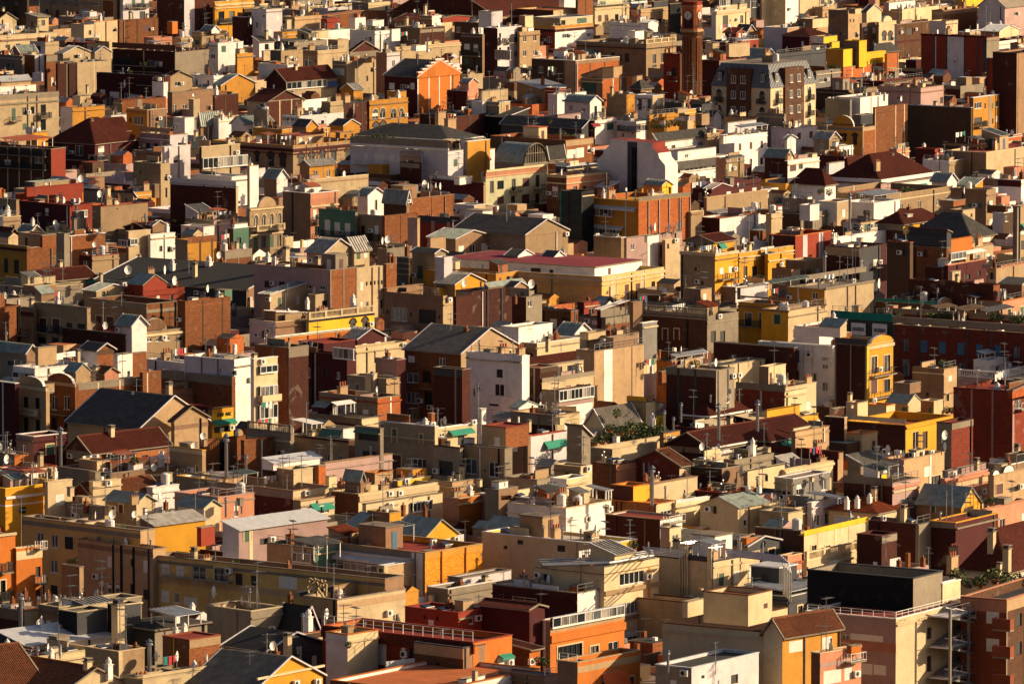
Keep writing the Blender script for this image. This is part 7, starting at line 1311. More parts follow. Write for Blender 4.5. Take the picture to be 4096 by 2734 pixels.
H|pinkish deck terrace with white balustrades under the white tank house|1740 2095 2600 350 392|pk wh|f,dt,.3,ta|bu R wh;bu L wh;q 2
A|huge dark red brick party wall with white vertical ribs, right edge|1700 2240 2600 460 1015 31|rb rb|f,dr,.4,bd|p L 1868 16 pk;p L 2060 16 pk;p R 2250 18 pk;w R 2300 570 60 90;b R 2310 610 90 30 w;h 2230 2240 2600 450 520 to to gR,40,td;q 3
H|lower red brick shoulder stepping down left of the ribbed party wall|1545 1680 1880 750 1170|cg rb|f,dr,.2,bd|di 1610 930 50;di 1610 1040 50;q 0
A|yellow parapet house with green-roofed belvedere and roof terrace, right|710 1262 1708 770 882|bd ye|f,dt,.9,ye|c R 790 ye 20;w R 1355 900 60 160;w R 1440 900 50 160 d;h 715 820 915 565 770 cr cr f,dor,.1;h 915 1085 1165 590 700 cr cr f,dor,.1,org;h 1085 1280 1402 560 660 be cr gR,75,met;hw L 1250 625 40 50 g;h 1400 1520 1605 550 680 ta cr f,dw,.1,cr;hw L 1485 640 26 80 g;ch 750 570 100 0;ac 975 560;po 1130 640 1.4;po 1420 680;po 1640 660 1.6;po 1690 660 1.6;fe L 50 o;c L 730 cr 40 b;q 0
H|cream stair house with orange tile cap and black door, right|705 862 1003 850 961|cr cr|f,dor,.6,org|w L 778 908 26 50 d;w R 970 960 34 110 d;q 0
H|cream terrace ledge stepping left from the yellow parapet house|525 700 720 700 960|bd be|f,ds,.3,cr|h 580 600 700 620 690 cr bd f,dr,.1;q 0
H|cream two-storey rear wing with white shutters below a stained wall, right|-60 160 442 425 726|bd cr|f,dr,.3,cr|w R 250 590 60 80 s;w R 350 590 80 80 s;h -80 5 162 235 410 ta cr f,dgy,.1,cr;hw R 25 350 26 120 r;hw R 80 315 20 50;ch 365 400 100 4;q 1
H|green sheet-roofed long shed with buttressed yellow wall, right|-250 -10 290 700 780|cr ye|uR,80,met|q 0
H|cream cottage with round porthole window, right|180 235 460 700 751|be ye|f,dr,.2,ta|w R 300 745 50 50 d;w R 400 760 50 40 s;po 450 790;q 1
H|tan fence-topped terrace below the porthole cottage|240 250 560 830 1086|ta be|f,ds,.5,ta|po 360 800;q 2
H|brown hip-tiled roof end with teal awning at its eaves, right|-300 20 250 900 974|bd bd|h,90,td|a R 160 910 130 25 awg;q 0
H|pink-decked low house with long tile skirt and magenta washing|40 640 690 1020 1120 40|mr be|f,dt,.1,td|c L 1040 td 70;w L 150 1060 150 50 g;ch 430 960 60 0;lu 380 1110 4;q 1
H|low tan house with slatted glass canopy roof, right|75 200 350 1140 1200|wh cr|sR,80,mett|q 0
A|cream corbelled parapet wall above the blue-grey shed, right|130 150 597 1180 1300|cr cr|f,dgy,.5,cr|c R 1200 cr 24;q 2
H|blue-grey rendered shed with slanting shadow and brown doors|60 228 567 1260 1421|cr gy|f,dgy,.1,wh|w L 150 1410 30 100 r;w L 195 1420 30 90 r;ch 400 1270 30;bx 500 1220 10 10 wh;q 0
H|flat white slatted terrace roof in front of the blue-grey shed|360 400 700 1480 1586|wg wg|f,dw,.3,wh|ca 370 640 700 1490 60 metw;q 1
A|weathered brown house with brick strips and pinkish balcony wing, right|695 1140 1385 1300 1560|bd pk|f,dgy,.5,cg|c L 1290 cg 70 b;p L 890 10 cg;p L 1045 10 cg;c R 1345 sa 20;c R 1380 cr 20;w R 1265 1480 90 100;b R 1270 1500 110 40;di 1160 1290 40;h 1030 1040 1095 1220 1290 cg yl f,dgy,.1;q 2
A|pinkish stucco house with white end bay and brown fence, right|1045 1245 1617 1090 1330|pk be|f,dt,.3,be|w R 1460 1190 60 90 s;p R 1490 14 wh;w L 1170 1230 40 50 d;w R 1530 1280 110 110 r;ac 1080 1030;ac 1190 1040;ac 1400 1050;ac 1500 1040;di 1090 1050 45;di 855 1170 45;di 1030 1170 40;h 1290 1360 1440 1000 1060 met cr f,dgy,.1;q 1
H|tan mossy lean-to with black void beneath, left of the pinkish stucco house|730 850 1055 1110 1210|cg cg|sR,60,fibre|w L 800 1160 10 10 d;q 0
H|two-tier terrace house with pink cornices right of the brown fence|1600 1620 2015 1260 1430|pk sa|f,dt,.7,pk|c R 1290 sa 30;c R 1340 cr 40 b;w R 1910 1395 80 50;fe R 60 o;k R 1690 1210;h 1620 1640 2000 1190 1260 pk pk f,dt,.1;q 1
H|cream house with curly mission-style gable, right edge|2040 2070 2600 1230 1450|be be|f,dt,.3,be|ar R 2200 110 60 wh;ar R 2085 70 40 wh;w R 2120 1350 70 90 r;w R 2250 1350 80 50 d;po 2000 1490 1.6;po 2060 1490 1.6;q 2
H|low sheds and grey hut with blue tarpaulin, right edge|2020 2220 2500 1130 1230|cg ta|f,dgy,.2,wh|h 2180 2280 2400 1040 1130 be dk f,mem,.1;bx 2150 1110 60 40 blue;q 3
H|yellow-ended house with long green ribbed gable roof, right|1362 1772 1945 1495 1564|ta ye|gR,150,met|w L 1515 1535 36 60 g;di 1945 1495 40;an 1855 1500 130;q 0
H|brick-red tiled roof with three white chimneys, right|555 1000 1300 1560 1600|cr cr|h,110,t|ch 723 1510 90 3;ch 818 1500 90 3;ch 930 1480 90 3;q 0
H|salmon parapet terraces beside the curly gable house, right edge|1960 2000 2600 1540 1600|sa sa|f,dor,.6,sa|ch 2010 1560 40 2;q 2
H|long pale slab terraces with white wall and cable reel, right of centre|-60 250 560 1530 1600|be cr|f,dw,.6,cr|ch 255 1545 30 1;di 60 1490 40;q 2
""")
DATA.append("""
T 0 2050
A|orange-plastered block cut by the left edge, sunlit, above the flat grey roofs|-500 -90 140 235 816|ta org|f,dt,.9,cr|c R 215 cr 22
H|orange house with two cream balconies and white railings beside the orange block|120 152 385 330 790|org org|f,ds,1,cr|c R 395 cr 80 b;b R 355 640 60 60 w;w R 350 540 40 90 d;b R 355 320 60 40 w;w R 350 740 40 70 d;q 1
A|long olive-beige block with small white-framed windows behind the flat grey roofs|205 1290 1420 168 700 41|pe be|f,dgy,1,cg|c L 215 cg 40 b;w L 367 240 70 115;w L 500 262 66 115;w L 635 278 85 115 r;w L 495 490 70 120;w L 495 710 70 90 d;w L 385 700 50 110;di 865 90 45;di 1025 85 50;di 1225 70 40;an 700 60 150;q 3
A|pinkish-brown block with black drainpipes and a row of small windows, in shade|715 1405 1520 335 745|be be|f,dr,.8,ta|c L 385 ta 45 b;p L 1113 24 dk;p L 1228 12 dk;p L 1040 8 dk;p L 1365 8 dg;w L 1005 450 36 100 s;w L 1210 455 26 70 d;w L 1335 490 42 110 s;w L 930 675 44 100;w L 1002 690 44 100;w L 1075 690 44 100;w L 1210 700 28 90 d;w L 1335 750 44 90 d;k L 890 580;q 2
H|small brown garden annex against the olive-beige block|565 730 738 500 790|ta be|f,dr,.5,cg|po 640 470;po 690 470;q 0
A|long mustard terrace block with shuttered windows and a planted balcony, in shade|1408 3530 3700 610 960 36|pe ta|f,dr,1.1,cg|c L 660 cg 30 b;w L 1515 510 75 105 s;w L 1650 530 70 100 s;w L 1825 560 130 150;w L 2030 590 130 170 f;k L 2110 530;w L 2190 610 70 110 d;w L 2330 620 60 100 d;b L 1830 600 640 60 g;w L 1515 765 75 110 s;w L 1620 775 50 100;w L 1745 810 130 80 s;w L 2640 640 170 110 s;w L 2370 620 60 110 r;c L 830 be 60 b;h 1810 1845 1970 140 310 rd rd f,dgy,.1;q 4
H|sunlit yellow lean-to house with grey sheet roof on the mustard terrace block|1283 1408 1885 108 202|ta ye|sR,62,mett|w R 1440 240 60 70 s;q 0
C|pale pink penthouse with white ribbed sheet roof on the red terrace|2040 2190 3000 150 345|wg pk|sR,60,metw|w R 2270 210 60 110 g;w R 2420 260 70 60 d;p R 2300 30 cr;q 0
C|low building with slate-grey sheet plant boxes on a pale membrane roof|-20 250 1280 1215 1330|dg wg|sR,95,metw|h 538 708 985 915 1110 dk dg f,dgy,.2,cr;h 985 1100 1290 850 1090 dk dg f,ds,.2,cr;h 700 775 1140 880 930 dg cr f,ds,.1,cr;ch 1083 1095 290;ch 730 830 100 1;ch 870 805 95 1;di 367 1080 60;an 540 1300 200;an 985 1250 110;q 0
H|flat grey roof crowded with white cowls and pots at the left edge|-80 225 350 905 1015|bd cr|f,dgy,.3,cg|ch 230 800 120 2;ch 440 800 100 2;ch 345 880 110 1;ch 262 870 95 1;ch 550 850 100 1;ch 590 860 100 1;ch 190 1020 260 1;ch 115 850 90 2;di 408 830 45;q 5
H|low house with glass roof canopy behind the slate plant boxes|350 540 1300 870 1040|ta cg|f,dw,.5,cr|ca 660 765 1040 900 60 mett;ch 490 830 80 1;ch 510 840 80 3;q 4
C|black membrane roof with a tilted white solar panel canopy|1045 1420 1900 1060 1240|mem cg|h,55,mem|ca 1390 1610 1840 1045 100 metw;ch 1762 900 80 3;ch 1620 990 90 3;ch 1612 1130 90 3;ch 1690 1090 80 3;q 0
H|brown-red metal roof box above the black membrane roof|1490 1735 2020 1165 1400|bm bk|f,dr,.05,dt|p L 1600 6 yl;q 0
H|weathered concrete stair tower with streaked walls and a square vent, left centre|1895 2300 2590 905 1112|cg cg|f,dr,.6,cr|h 1905 1960 2160 850 910 cr cr f,ds,.1;di 1945 830 70;w R 2427 1095 30 40 r;q 2
H|beige rooftop block with dark doors and clay pots above the brown tiled roof|780 1085 1325 1275 1530|cg be|f,dgy,.4,cr|w R 1195 1370 60 200 s;w L 1000 1400 50 90 s;p R 1105 34 cr;ch 1065 1260 80 2;ch 1245 1270 90 2;ch 1370 1420 240 1;ch 995 1480 150 3;q 2
H|dark red roof terrace with white-picket railing and a big white dish|-60 290 900 1330 1440|rd cr|f,dr,.4,cr|fe L 60 w;ch 115 1330 110 2;ch 340 1420 180 1;ch 298 1420 140 1;ch 470 1340 100 3;di 540 1395 90;di 430 1310 50;di 367 1080 50;q 3
H|brown tiled roof house with a white chimney at the bottom left|-120 560 1190 1650 1760 47|bm cr|gR,190,tb|ch 805 1510 170;q 0
H|ochre gable end and brown tiled slope in the bottom left corner|-700 -180 420 1640 1760 52|cr cr|gL,330,tb|q 0
H|grubby cream parapet terrace with dishes and a rag on a line, bottom left|1130 1310 1930 1530 1714|cg cr|f,dgy,.8,cr|c R 1500 cr 30 b;h 1330 1420 1580 1430 1520 cg be f,dgy,.2;di 1420 1400 60;di 1610 1400 60;lu 1500 1490 3;q 2
W|brown low-pitched roof edged in yellow with two white air conditioners under the eaves|1740 2350 2960 1600 1720 36|mr ye|gR,230,fibre|c R 1520 cr 20;k R 2700 1560;k R 2895 1545;an 2290 1420 160;di 1890 1385 40;q 1
T 1024 2050
A|yellow-orange sunlit party wall block with a glazed penthouse behind a long white awning|440 1550 2072 372 654 40|cg gb|f,dr,.5,be|c R 395 oc 70 b;p R 1700 8 org;p R 1920 8 org;p L 1500 60 wh;p L 1440 24 wh;q 2
C|penthouse strip with white roof awning under the red deck|690 1400 1445 430 648|wg cr|f,dw,.1,metw|v L 760 1380 480 75 10;a L 1020 400 780 30 metw;q 0
H|rooftop workshop with green-grey sheet roof and open gable on the sunlit party wall block|1252 1540 1850 225 284|ta ye|gR,150,met|w R 1610 200 90 90 d;w R 1755 180 90 100 g;w R 1585 270 45 35 d;w R 1760 260 100 60 s;q 0
H|lean-to with dark ribbed sheet roof left of the rooftop workshop|740 840 1060 175 204|ta be|sL,140,met|q 0
H|tall ochre chimney block between the two sheet roofs|1020 1225 1330 5 191|ta ye|f,dgy,.3,be|w L 1110 160 50 130 g;q 1
C|terrace with brown awning and dark green glazing, left of the penthouse|100 540 770 330 598|be gn|f,dgy,.5,cg|ca 330 530 770 440 140 fibre;v L 350 520 400 80 4;q 1
H|small ochre shed with blue-grey door below the white awning|1120 1175 1440 490 688|ta be|f,dgy,.2,metw|w L 1148 540 40 70 g;p R 1195 24 cr;q 0
H|cream block with graffiti-covered wall and slanted parapets, in front of the mustard terrace|440 745 1370 800 1040|be cr|f,dr,.8,cg|c R 860 be 60 b;w R 850 1000 70 40 s;w R 1280 960 50 70;k R 1210 915;w L 580 1005 30 80 d;a R 1130 980 220 40 cr;h 660 770 1005 590 700 ta be f,dgy,.1,cr;h 400 715 980 770 800 dg be uR,110,cg;p L 720 12 dk;q 1
H|concrete wall block with a grey stair box beside the cream graffiti block|1565 1760 2200 700 784|cg cg|f,dgy,.5,wh|h 1760 1895 2340 600 680 cg wg f,dgy,.1;q 1
H|dark tarred lean-to roofs between the white wall and the cream graffiti block|200 430 560 1040 1100|wg dg|gR,180,mem|ch 315 830 110 2;ch 480 1050 160 3;ch 428 1070 140 1;q 0
H|long red roof terrace with cream wall below the dark tarred roofs|240 330 700 1150 1260|mem cr|f,dr,.5,rd|c R 1150 br 40;ch 285 1130 50 2;ch 290 1270 150;q 0
H|white walled yard with red deck and two steel flues, bottom centre left|640 840 1120 1120 1474|wg cr|f,dr,.6,org|ch 820 1100 100 1;ch 1000 1090 90 1;ch 960 1100 50 2;an 640 1040 180;di 635 1010 60;q 1
A|brick-red penthouse block with bright sunlit corner and white door|1365 1855 2090 920 1305|rd rd|f,dor,.3,rd|w L 1605 1040 50 130 s;w L 1548 955 26 40 d;w L 1662 965 26 40 d;w R 1975 990 34 50;q 1
A|maroon building with brown tiled skirt roof and white shutters on a railed terrace|610 1990 2347 1190 1514 37|rd org|f,dr,.5,rd|c L 1245 td 90;w L 1130 1290 130 200 s;w L 1350 1310 36 160 s;w L 1430 1290 40 110 d;w R 2265 1370 100 110 s;a R 2275 1290 110 25 awg;fe L 90 w;po 850 1240;an 1690 1200 130;q 0
H|dark blue-black tarred roof with a squat cream chimney, bottom centre left|-300 100 620 1260 1380|mem dg|gR,130,mem|ch 290 1270 160;ch 385 1280 50 1;di 150 1290 50;q 0
A|brown rendered roof tower with slate cap and a thin antenna mast, bottom centre|1450 1900 2100 1240 1530|bm ta|f,mem,.1,dg|w L 1670 1420 40 90 d;p R 1918 14 dk;q 0
H|broad orange-red terrace deck with white inner wall, bottom edge centre|680 1600 2600 1640 1772 36|bm wh|f,dor,.3,org|dv 1190 1420 1450 1390 60 wh;p L 860 24 wh;p L 1080 24 wh;bx 2010 1560 50 110 cr;h 1850 1900 2100 1530 1560 wh wh f,dr,.1;q 0
T 2048 2050
C|plain tan-walled block with yellow end wall and flue pipes along the roof edge|-275 850 1145 295 610 38|cr yl|f,dw,.2,wh|w L 450 325 75 60 d;w L -60 315 32 35 d;w L 75 270 50 40 d;p L 590 14 cr;w R 888 350 16 70 d;ch 285 245 120 1;ch 460 260 130 1;ch 630 265 110 1;di 755 260 70;an 1080 330 200;an 540 250 190;po 1130 330;q 2
H|white gabled rooftop house with green sheet roof, left of the dark brick gable|-230 85 235 145 240|wg wh|gR,80,met|q 0
H|white rooftop block with ochre blind and dark party wall at its foot|-40 490 790 0 130|wg wh|f,dr,.3,wh|w L 245 30 50 60;w R 600 50 110 120 s;q 1
C|tan hospital-like wing with zigzag walls, ribbon windows and steel pipes on top|210 845 1345 570 916 38|cr cr|f,dr,.6,ta|c B 545 cr 90 b;w L 315 590 60 60 d;w L 705 590 85 55 d;w R 900 585 60 55;w R 1100 595 230 110;w R 1090 870 240 110;w R 1110 1130 180 100;c R 740 be 40;c R 1000 ta 30;p R 1255 26 oc;q 1
C|tan plant-room wing striped with vertical steel pipes, right of the zigzag wing|1270 1845 2270 450 830 38|cr cr|f,dgy,.4,dg|p L 1555 16 steel;p L 1580 16 steel;p L 1605 16 steel;p L 1810 12 steel;p L 1832 12 steel;c L 430 dg 50 b;w L 1300 860 40 100 d;w L 1375 870 65 100;w L 1480 870 90 90;k L 1640 780;ch 1730 700 10;ac 1900 350;q 2
H|grey vaulted tan roof with a red-tiled cap behind the steel pipes|1440 2160 2450 300 392|be dg|gR,60,fibre|h 2065 2150 2280 240 280 org org f,dor,.1;h 1855 1880 1970 240 320 cr wh f,dgy,.1;ch 1757 230 50 1;ch 1832 225 50 1;q 0
H|dark red brick gable house with bare side wall and glazed white bay|855 1358 1560 65 320|bd wh|f,dr,.1,ta|p L 955 10 bd;p L 1085 10 bd;w R 1410 30 40 110;b R 1460 80 150 50 w;h 1360 1445 1550 145 310 pk cr f,dr,.1;hw R 1497 235 55 70;an 1080 330 150;q 0
A|orange balcony house with a long white-framed sun-room and curtained windows|265 350 1030 995 1304 38|cg org|f,rust,.1,wh|c R 1045 be 120 b;v R 350 1010 1010 85 9;c R 1160 org 70;w R 530 1285 230 150 f;w R 755 1270 80 110 f;w R 930 1215 95 85;p L 300 20 wh;an 265 920 250;q 0
H|maroon sloping side wall with white gutters left of the orange balcony house|-300 160 300 880 1318|mr mr|gR,30,td|q 0
H|cream roof terrace with tilted skylight and orange tiled strips behind the sun-room|-10 230 860 850 914|cr cr|f,dr,.5,cr|dv 450 870 840 790 100 wh;h 640 690 860 800 860 cr org uR,40,to;di 320 730 70;ch 50 720 80 0;ac 500 745;bx 530 740 100 60 be;fe L 50 g;q 3
A|red rooftop with dark red parapet walls, centre, behind the sun-room terrace|-180 600 845 740 949|mr wh|f,dr,.8,cg|di 320 720 70;an 115 740 130;ac 560 720;q 3
A|apricot terrace house with orange awning, bottom centre|415 600 1175 1375 1750 38|ta org|f,dor,.6,be|a R 940 1450 240 160 awo;w R 940 1540 230 120;w R 1090 1530 50 70 r;c R 1440 be 60 b;h 530 605 680 1370 1400 org org f,dor,.1;fe L 70 w;po 300 1400 1.4;po 240 1400 1.3;q 0
H|brown flat annex with red tiles and striped awning shutters, left of the railed garden terrace|-120 300 420 1500 1650|ta pk|f,dr,.3,ta|fe R 60 w;q 0
H|dim maroon annex with a white garage-like shutter under brown tiles|-250 160 260 1250 1404|bm org|sR,60,td|w R 90 1350 90 140 s;q 0
A|huge blank tan wall with pinhole rows and a narrow brown parapet, bottom right of centre|1380 2475 2500 1110 1725 33|cr cr|f,dor,.6,bm|h 1755 2165 2385 760 1040 cr cr f,dor,.4,bm;hw R 2325 850 40 50 r;h 1590 1610 1760 820 960 cr cr f,dr,.1;q 0
C|white corrugated panel shed with dark roof and steel elbow flue, bottom right of centre|1315 1645 2262 1425 1900 34|cg wg|f,mem,.2,metw|w R 2040 1520 70 90 d;w R 1750 1500 30 30 d;k L 1590 1465;ch 1430 1440 170 1;an 1865 1480 220;q 0
T 3072 2050
C|black-clad roof plant enclosure with pale sunlit panel end, above the fire escape|360 1330 1600 605 872 30|dk cg|f,dkk,2.4,dg|p R 1440 5 dg;p R 1530 5 dg;q 0
A|pink clinic building with black roof plant box, cream end wall and white roof railing|345 1170 1805 975 1574 32|pk cr|f,dr,.2,wh|fe L 60 w;fe R 60 w;w L 710 1150 70 75;w L 905 1165 290 100 s;w L 1065 1180 40 70 d;w L 905 1430 100 100 s;w L 1025 1440 110 90 s;w R 1480 1100 50 110 d;w R 1480 1380 50 150 d;c L 1240 sa 90 b;h 360 1330 1600 605 905 dk cg f,dkk,2.4,dg;h 1595 1600 1765 655 840 cr cr f,dw,.2,wh;an 1250 990 10;q 0
H|orange-cream house with brown tiled gable roof, lower right|-40 130 665 1110 1740 43|cr oc|gL,130,tb|w R 255 1220 130 105 s;w R 540 1190 90 110 s;p R 650 8 br;q 0
H|peach terrace house with striped railing below the tiled gable|395 475 855 1290 1850 43|bm sa|f,ds,.5,cr|c R 1400 pk 40 b;w R 590 1500 170 120 s;w R 735 1470 70 120 s;b R 770 1350 150 70 w;h 760 765 855 1225 1300 org org f,dr,.1;q 1
A|terracotta apartment block with rounded balconies and pale blinds under a planted roof, right edge|1770 2180 3000 800 1480 28|tc bm|f,dkk,.9,sa|c L 860 sa 110 b;w L 2060 960 110 110 s;w L 2200 980 90 110 s;w L 1870 920 70 80;w L 2060 1210 110 120 s;w L 2200 1225 90 120 s;w L 2200 1480 90 100 d;b L 2170 1060 160 100 s;b L 2170 1310 160 100 s;b L 2170 1570 160 100 s;w R 2300 980 60 120 d;w R 2300 1240 60 120 d;po 1740 660 2.4;po 2080 650 2.6;po 1950 690 2;po 2260 660 2.2;po 1840 690 1.8;po 2340 680 2;po 2180 690 1.8;q 0
H|house under broad brown tiled hip roof with two pale chimneys, right edge|1770 2190 2900 510 660 30|cr cr|h,330,td|a L 1890 530 240 40 cr;w L 1890 590 140 60;ch 2050 320 170;ch 2190 480 170;ch 2200 230 90;ch 2120 550 90;q 0
A|yellow and cream facade with balustrade and four fluted window bays|310 330 920 210 434 32|bd cr|f,dr,.5,yl|c R 190 yl 50 b;w R 420 360 50 120 f;w R 545 350 50 110 f;w R 680 340 50 100 f;w R 805 330 40 100 f;w R 420 260 70 80 s;p R 470 30 cr;p R 620 30 cr;p R 750 30 cr;di 430 170 40;di 755 130 50;di 820 120 40;q 1
H|stone balustrade ledge at the foot of the yellow and cream facade|315 355 830 450 512|cr cr|f,ds,.2,cr|bu R;q 0
H|dark party-wall block of bare brown brick with streaked antennas before it|820 1370 1500 110 315|bd cg|f,dr,.2,dg|p L 1370 30 cg;an 1080 480 190;an 1470 480 200;q 2
H|lower dark brick wall stepping down beside the yellow facade|815 1040 1180 215 470|bd bd|f,dr,.2,bd|q 0
H|deep maroon blank wall block behind the hip-roofed house|1480 1720 2110 95 305|bd mr|f,dr,.3,ye|ch 1700 400 110 4;ch 1690 510 140 4;ch 1200 480 60 2;ch 1420 470 80 2;q 2
H|low brown brick terrace wall below the cream yard, right of the steel pipes|-120 300 330 170 252|bm be|f,dgy,.4,cg|h -80 185 318 5 130 be cr f,dgy,.2;p L 70 12 ta;q 1
H|salmon terrace with tiled ledge beside the looped steel pipes|100 180 310 400 560|pk sa|f,ds,.4,cr|c R 470 dt 20;q 0
C|steel-ribbed plant roof with bright white duct work, right of centre|-400 190 600 770 900|dg dg|f,dw,.05,metw|ca -200 190 560 780 60 metw;q 2
H|cream plinth block with white steps below the steel plant roof|-1300 35 180 900 980|be cr|f,dor,.4,bm|w R 100 850 50 80;q 0
""")
# ------------------------------------------------------------------ things with shapes of their own
TS = 1024/2347.
def thing(name, label, cat, loc, rz=0.0, group=None):
    o = empty(name, loc, rz); o['label'] = label; o['category'] = cat
    if group: o['group'] = group
    return o
def tv(tile, xl, xc, xr, yt, yb, adeg, zr=DAT):
    P = lambda x: tile[0]+x*TS
    return Vol(P(xl), P(xc), P(xr), tile[1]+yt*TS, tile[1]+yb*TS, zr, math.radians(adeg))
def tz(v, tile, x, y, f='R'): return v.face(tile[0]+x*TS, tile[1]+y*TS, f)
T1, T2, T3, T4 = [(i*1024, 0) for i in range(4)]
def clock_tower():
    v = tv(T3, 1550, 1685, 1762, 30, 868, 27); s = (v.R+v.L)/2; h = v.z1; S = v.mpp*TS
    z = lambda y: tz(v, T3, 1685, y)[1]
    o = thing('clock_tower', 'slender brick clock tower with orange belfry and two white clock faces', 'clock tower', (v.P.x, v.P.y, 0), math.pi/2-v.a)
    FOOT.append((v, h)); c = s/2
    def ring(b, z0, z1, r, k, r1=None, n=8):
        r1 = r if r1 is None else r1; ch = .30; P = []
        for zz, rr in ((z0, r), (z1, r1)):
            q = []
            for sx, sy in ((1,-1),(1,1),(-1,1),(-1,-1)):
                a_ = (sx*rr, sy*rr*(1-ch)) ; b_ = (sx*rr*(1-ch), sy*rr)
                q += [a_, b_] if sx*sy > 0 else [b_, a_]
            P.append([(c+x, c+y, zz) for x, y in q])
        for i in range(8): j = (i+1) % 8; b.poly([P[0][i], P[0][j], P[1][j], P[1][i]], k)
        b.poly(P[1], k); b.poly(P[0][::-1], k)
    zb = z(335)
    b = MB(); ring(b, 0, zb, s*.46, 'bm'); b.obj('shaft', o)
    for f in 'LR':
        for t in (.2, .4, .6, .8):
            q = MB(); u = c+(t-.5)*s*.62*1.4
            p0, p1 = (u-.13, u+.13)
            if f == 'R': q.box(p0, p1, c-s*.46-.16, c-s*.46+.05, 8, zb-.4, 'bk')
            else: q.box(c-s*.46-.16, c-s*.46+.05, p0, p1, 8, zb-.4, 'bk')
            q.obj('pilaster', o)
    b = MB(); ring(b, zb, zb+.9, s*.46, 'be', s*.54); ring(b, zb+.9, zb+1.3, s*.55, 'be'); b.obj('corbel', o)
    b = MB()
    for i in range(11):
        t = c+(i-5)*s*.09
        b.box(t-.07, t+.07, c-s*.56, c-s*.47, zb+.1, zb+.85, 'bm'); b.box(c-s*.56, c-s*.47, t-.07, t+.07, zb+.1, zb+.85, 'bm')
    b.obj('corbel_teeth', o)
    rl = inst('railing', rail_mesh(q05(s*.9), 1.0, 'o', 0), o, (c-s*.45, c-s*.53, zb+1.3), 0); inst('railing', rail_mesh(q05(s*.9), 1.0, 'o', 0), o, (c-s*.53, c+s*.45, zb+1.3), -math.pi/2)
    zt = z(70); b = MB(); ring(b, zb+1.3, zt, s*.47, 'sao'); b.obj('belfry', o)
    zc = z(145); R_ = 36*S*1.1
    for f in 'LR':
        fo = empty('clock_face', (c, c-s*.47, zc) if f == 'R' else (c-s*.47, c, zc), frot(f), o)
        # recessed arched panel under the dial
        b = MB(); n = 12; w = R_*1.22; zl = zb+1.6-zc
        pts = [(w, zl)]+[(w*math.cos(math.pi*i/n), w*math.sin(math.pi*i/n)) for i in range(n+1)]+[(-w, zl)]
        b.poly([(x, -.03, y) for x, y in pts], 'mr'); b.obj('arched_panel', fo)
        b = MB(); b.box(-.28, .28, -.08, -.03, zl, zl+2.1, 'dark'); b.obj('belfry_opening', fo)
        b = MB(); n = 28
        for i in range(n):
            a0, a1 = 2*math.pi*i/n, 2*math.pi*(i+1)/n
            b.poly([(0,-.1,0),(R_*math.cos(a0),-.1,R_*math.sin(a0)),(R_*math.cos(a1),-.1,R_*math.sin(a1))], 'fr')
            for r0, r1, k, yy in ((R_, R_*1.1, 'sao', -.16),): b.poly([(r0*math.cos(a0),yy,r0*math.sin(a0)),(r1*math.cos(a0),yy,r1*math.sin(a0)),(r1*math.cos(a1),yy,r1*math.sin(a1)),(r0*math.cos(a1),yy,r0*math.sin(a1))], k)
        b.obj('dial', fo)
        b = MB()
        for i in range(12):
            a_ = math.pi/6*i; b.bar((R_*.72*math.sin(a_),-.12,R_*.72*math.cos(a_)), (R_*.93*math.sin(a_),-.12,R_*.93*math.cos(a_)), .05, 'dark')
        b.obj('hour_marks', fo)
        for ang, ln in ((-math.radians(152), .5), (-math.radians(2), .42)):
            b = MB(); b.bar((0,-.15,0),(R_*ln*math.sin(ang),-.15,R_*ln*math.cos(ang)), .06, 'dark'); b.obj('clock_hand', fo)
    b = MB(); ring(b, zt, zt+.35, s*.5, 'sa'); ring(b, zt+.35, z(28), s*.48, 'rd'); ring(b, z(28), z(28)+.2, s*.51, 'rd'); b.obj('parapet', o)
    b = MB()
    for x in (-.25, .25): b.bar((c+x*s*.5, c, z(28)), (c, c, z(28)+2.6), .07, 'iron')
    b.cyl(c, c, z(28)+1.0, z(28)+1.6, .4, 'iron', 10, .15); b.obj('bell_frame', o)
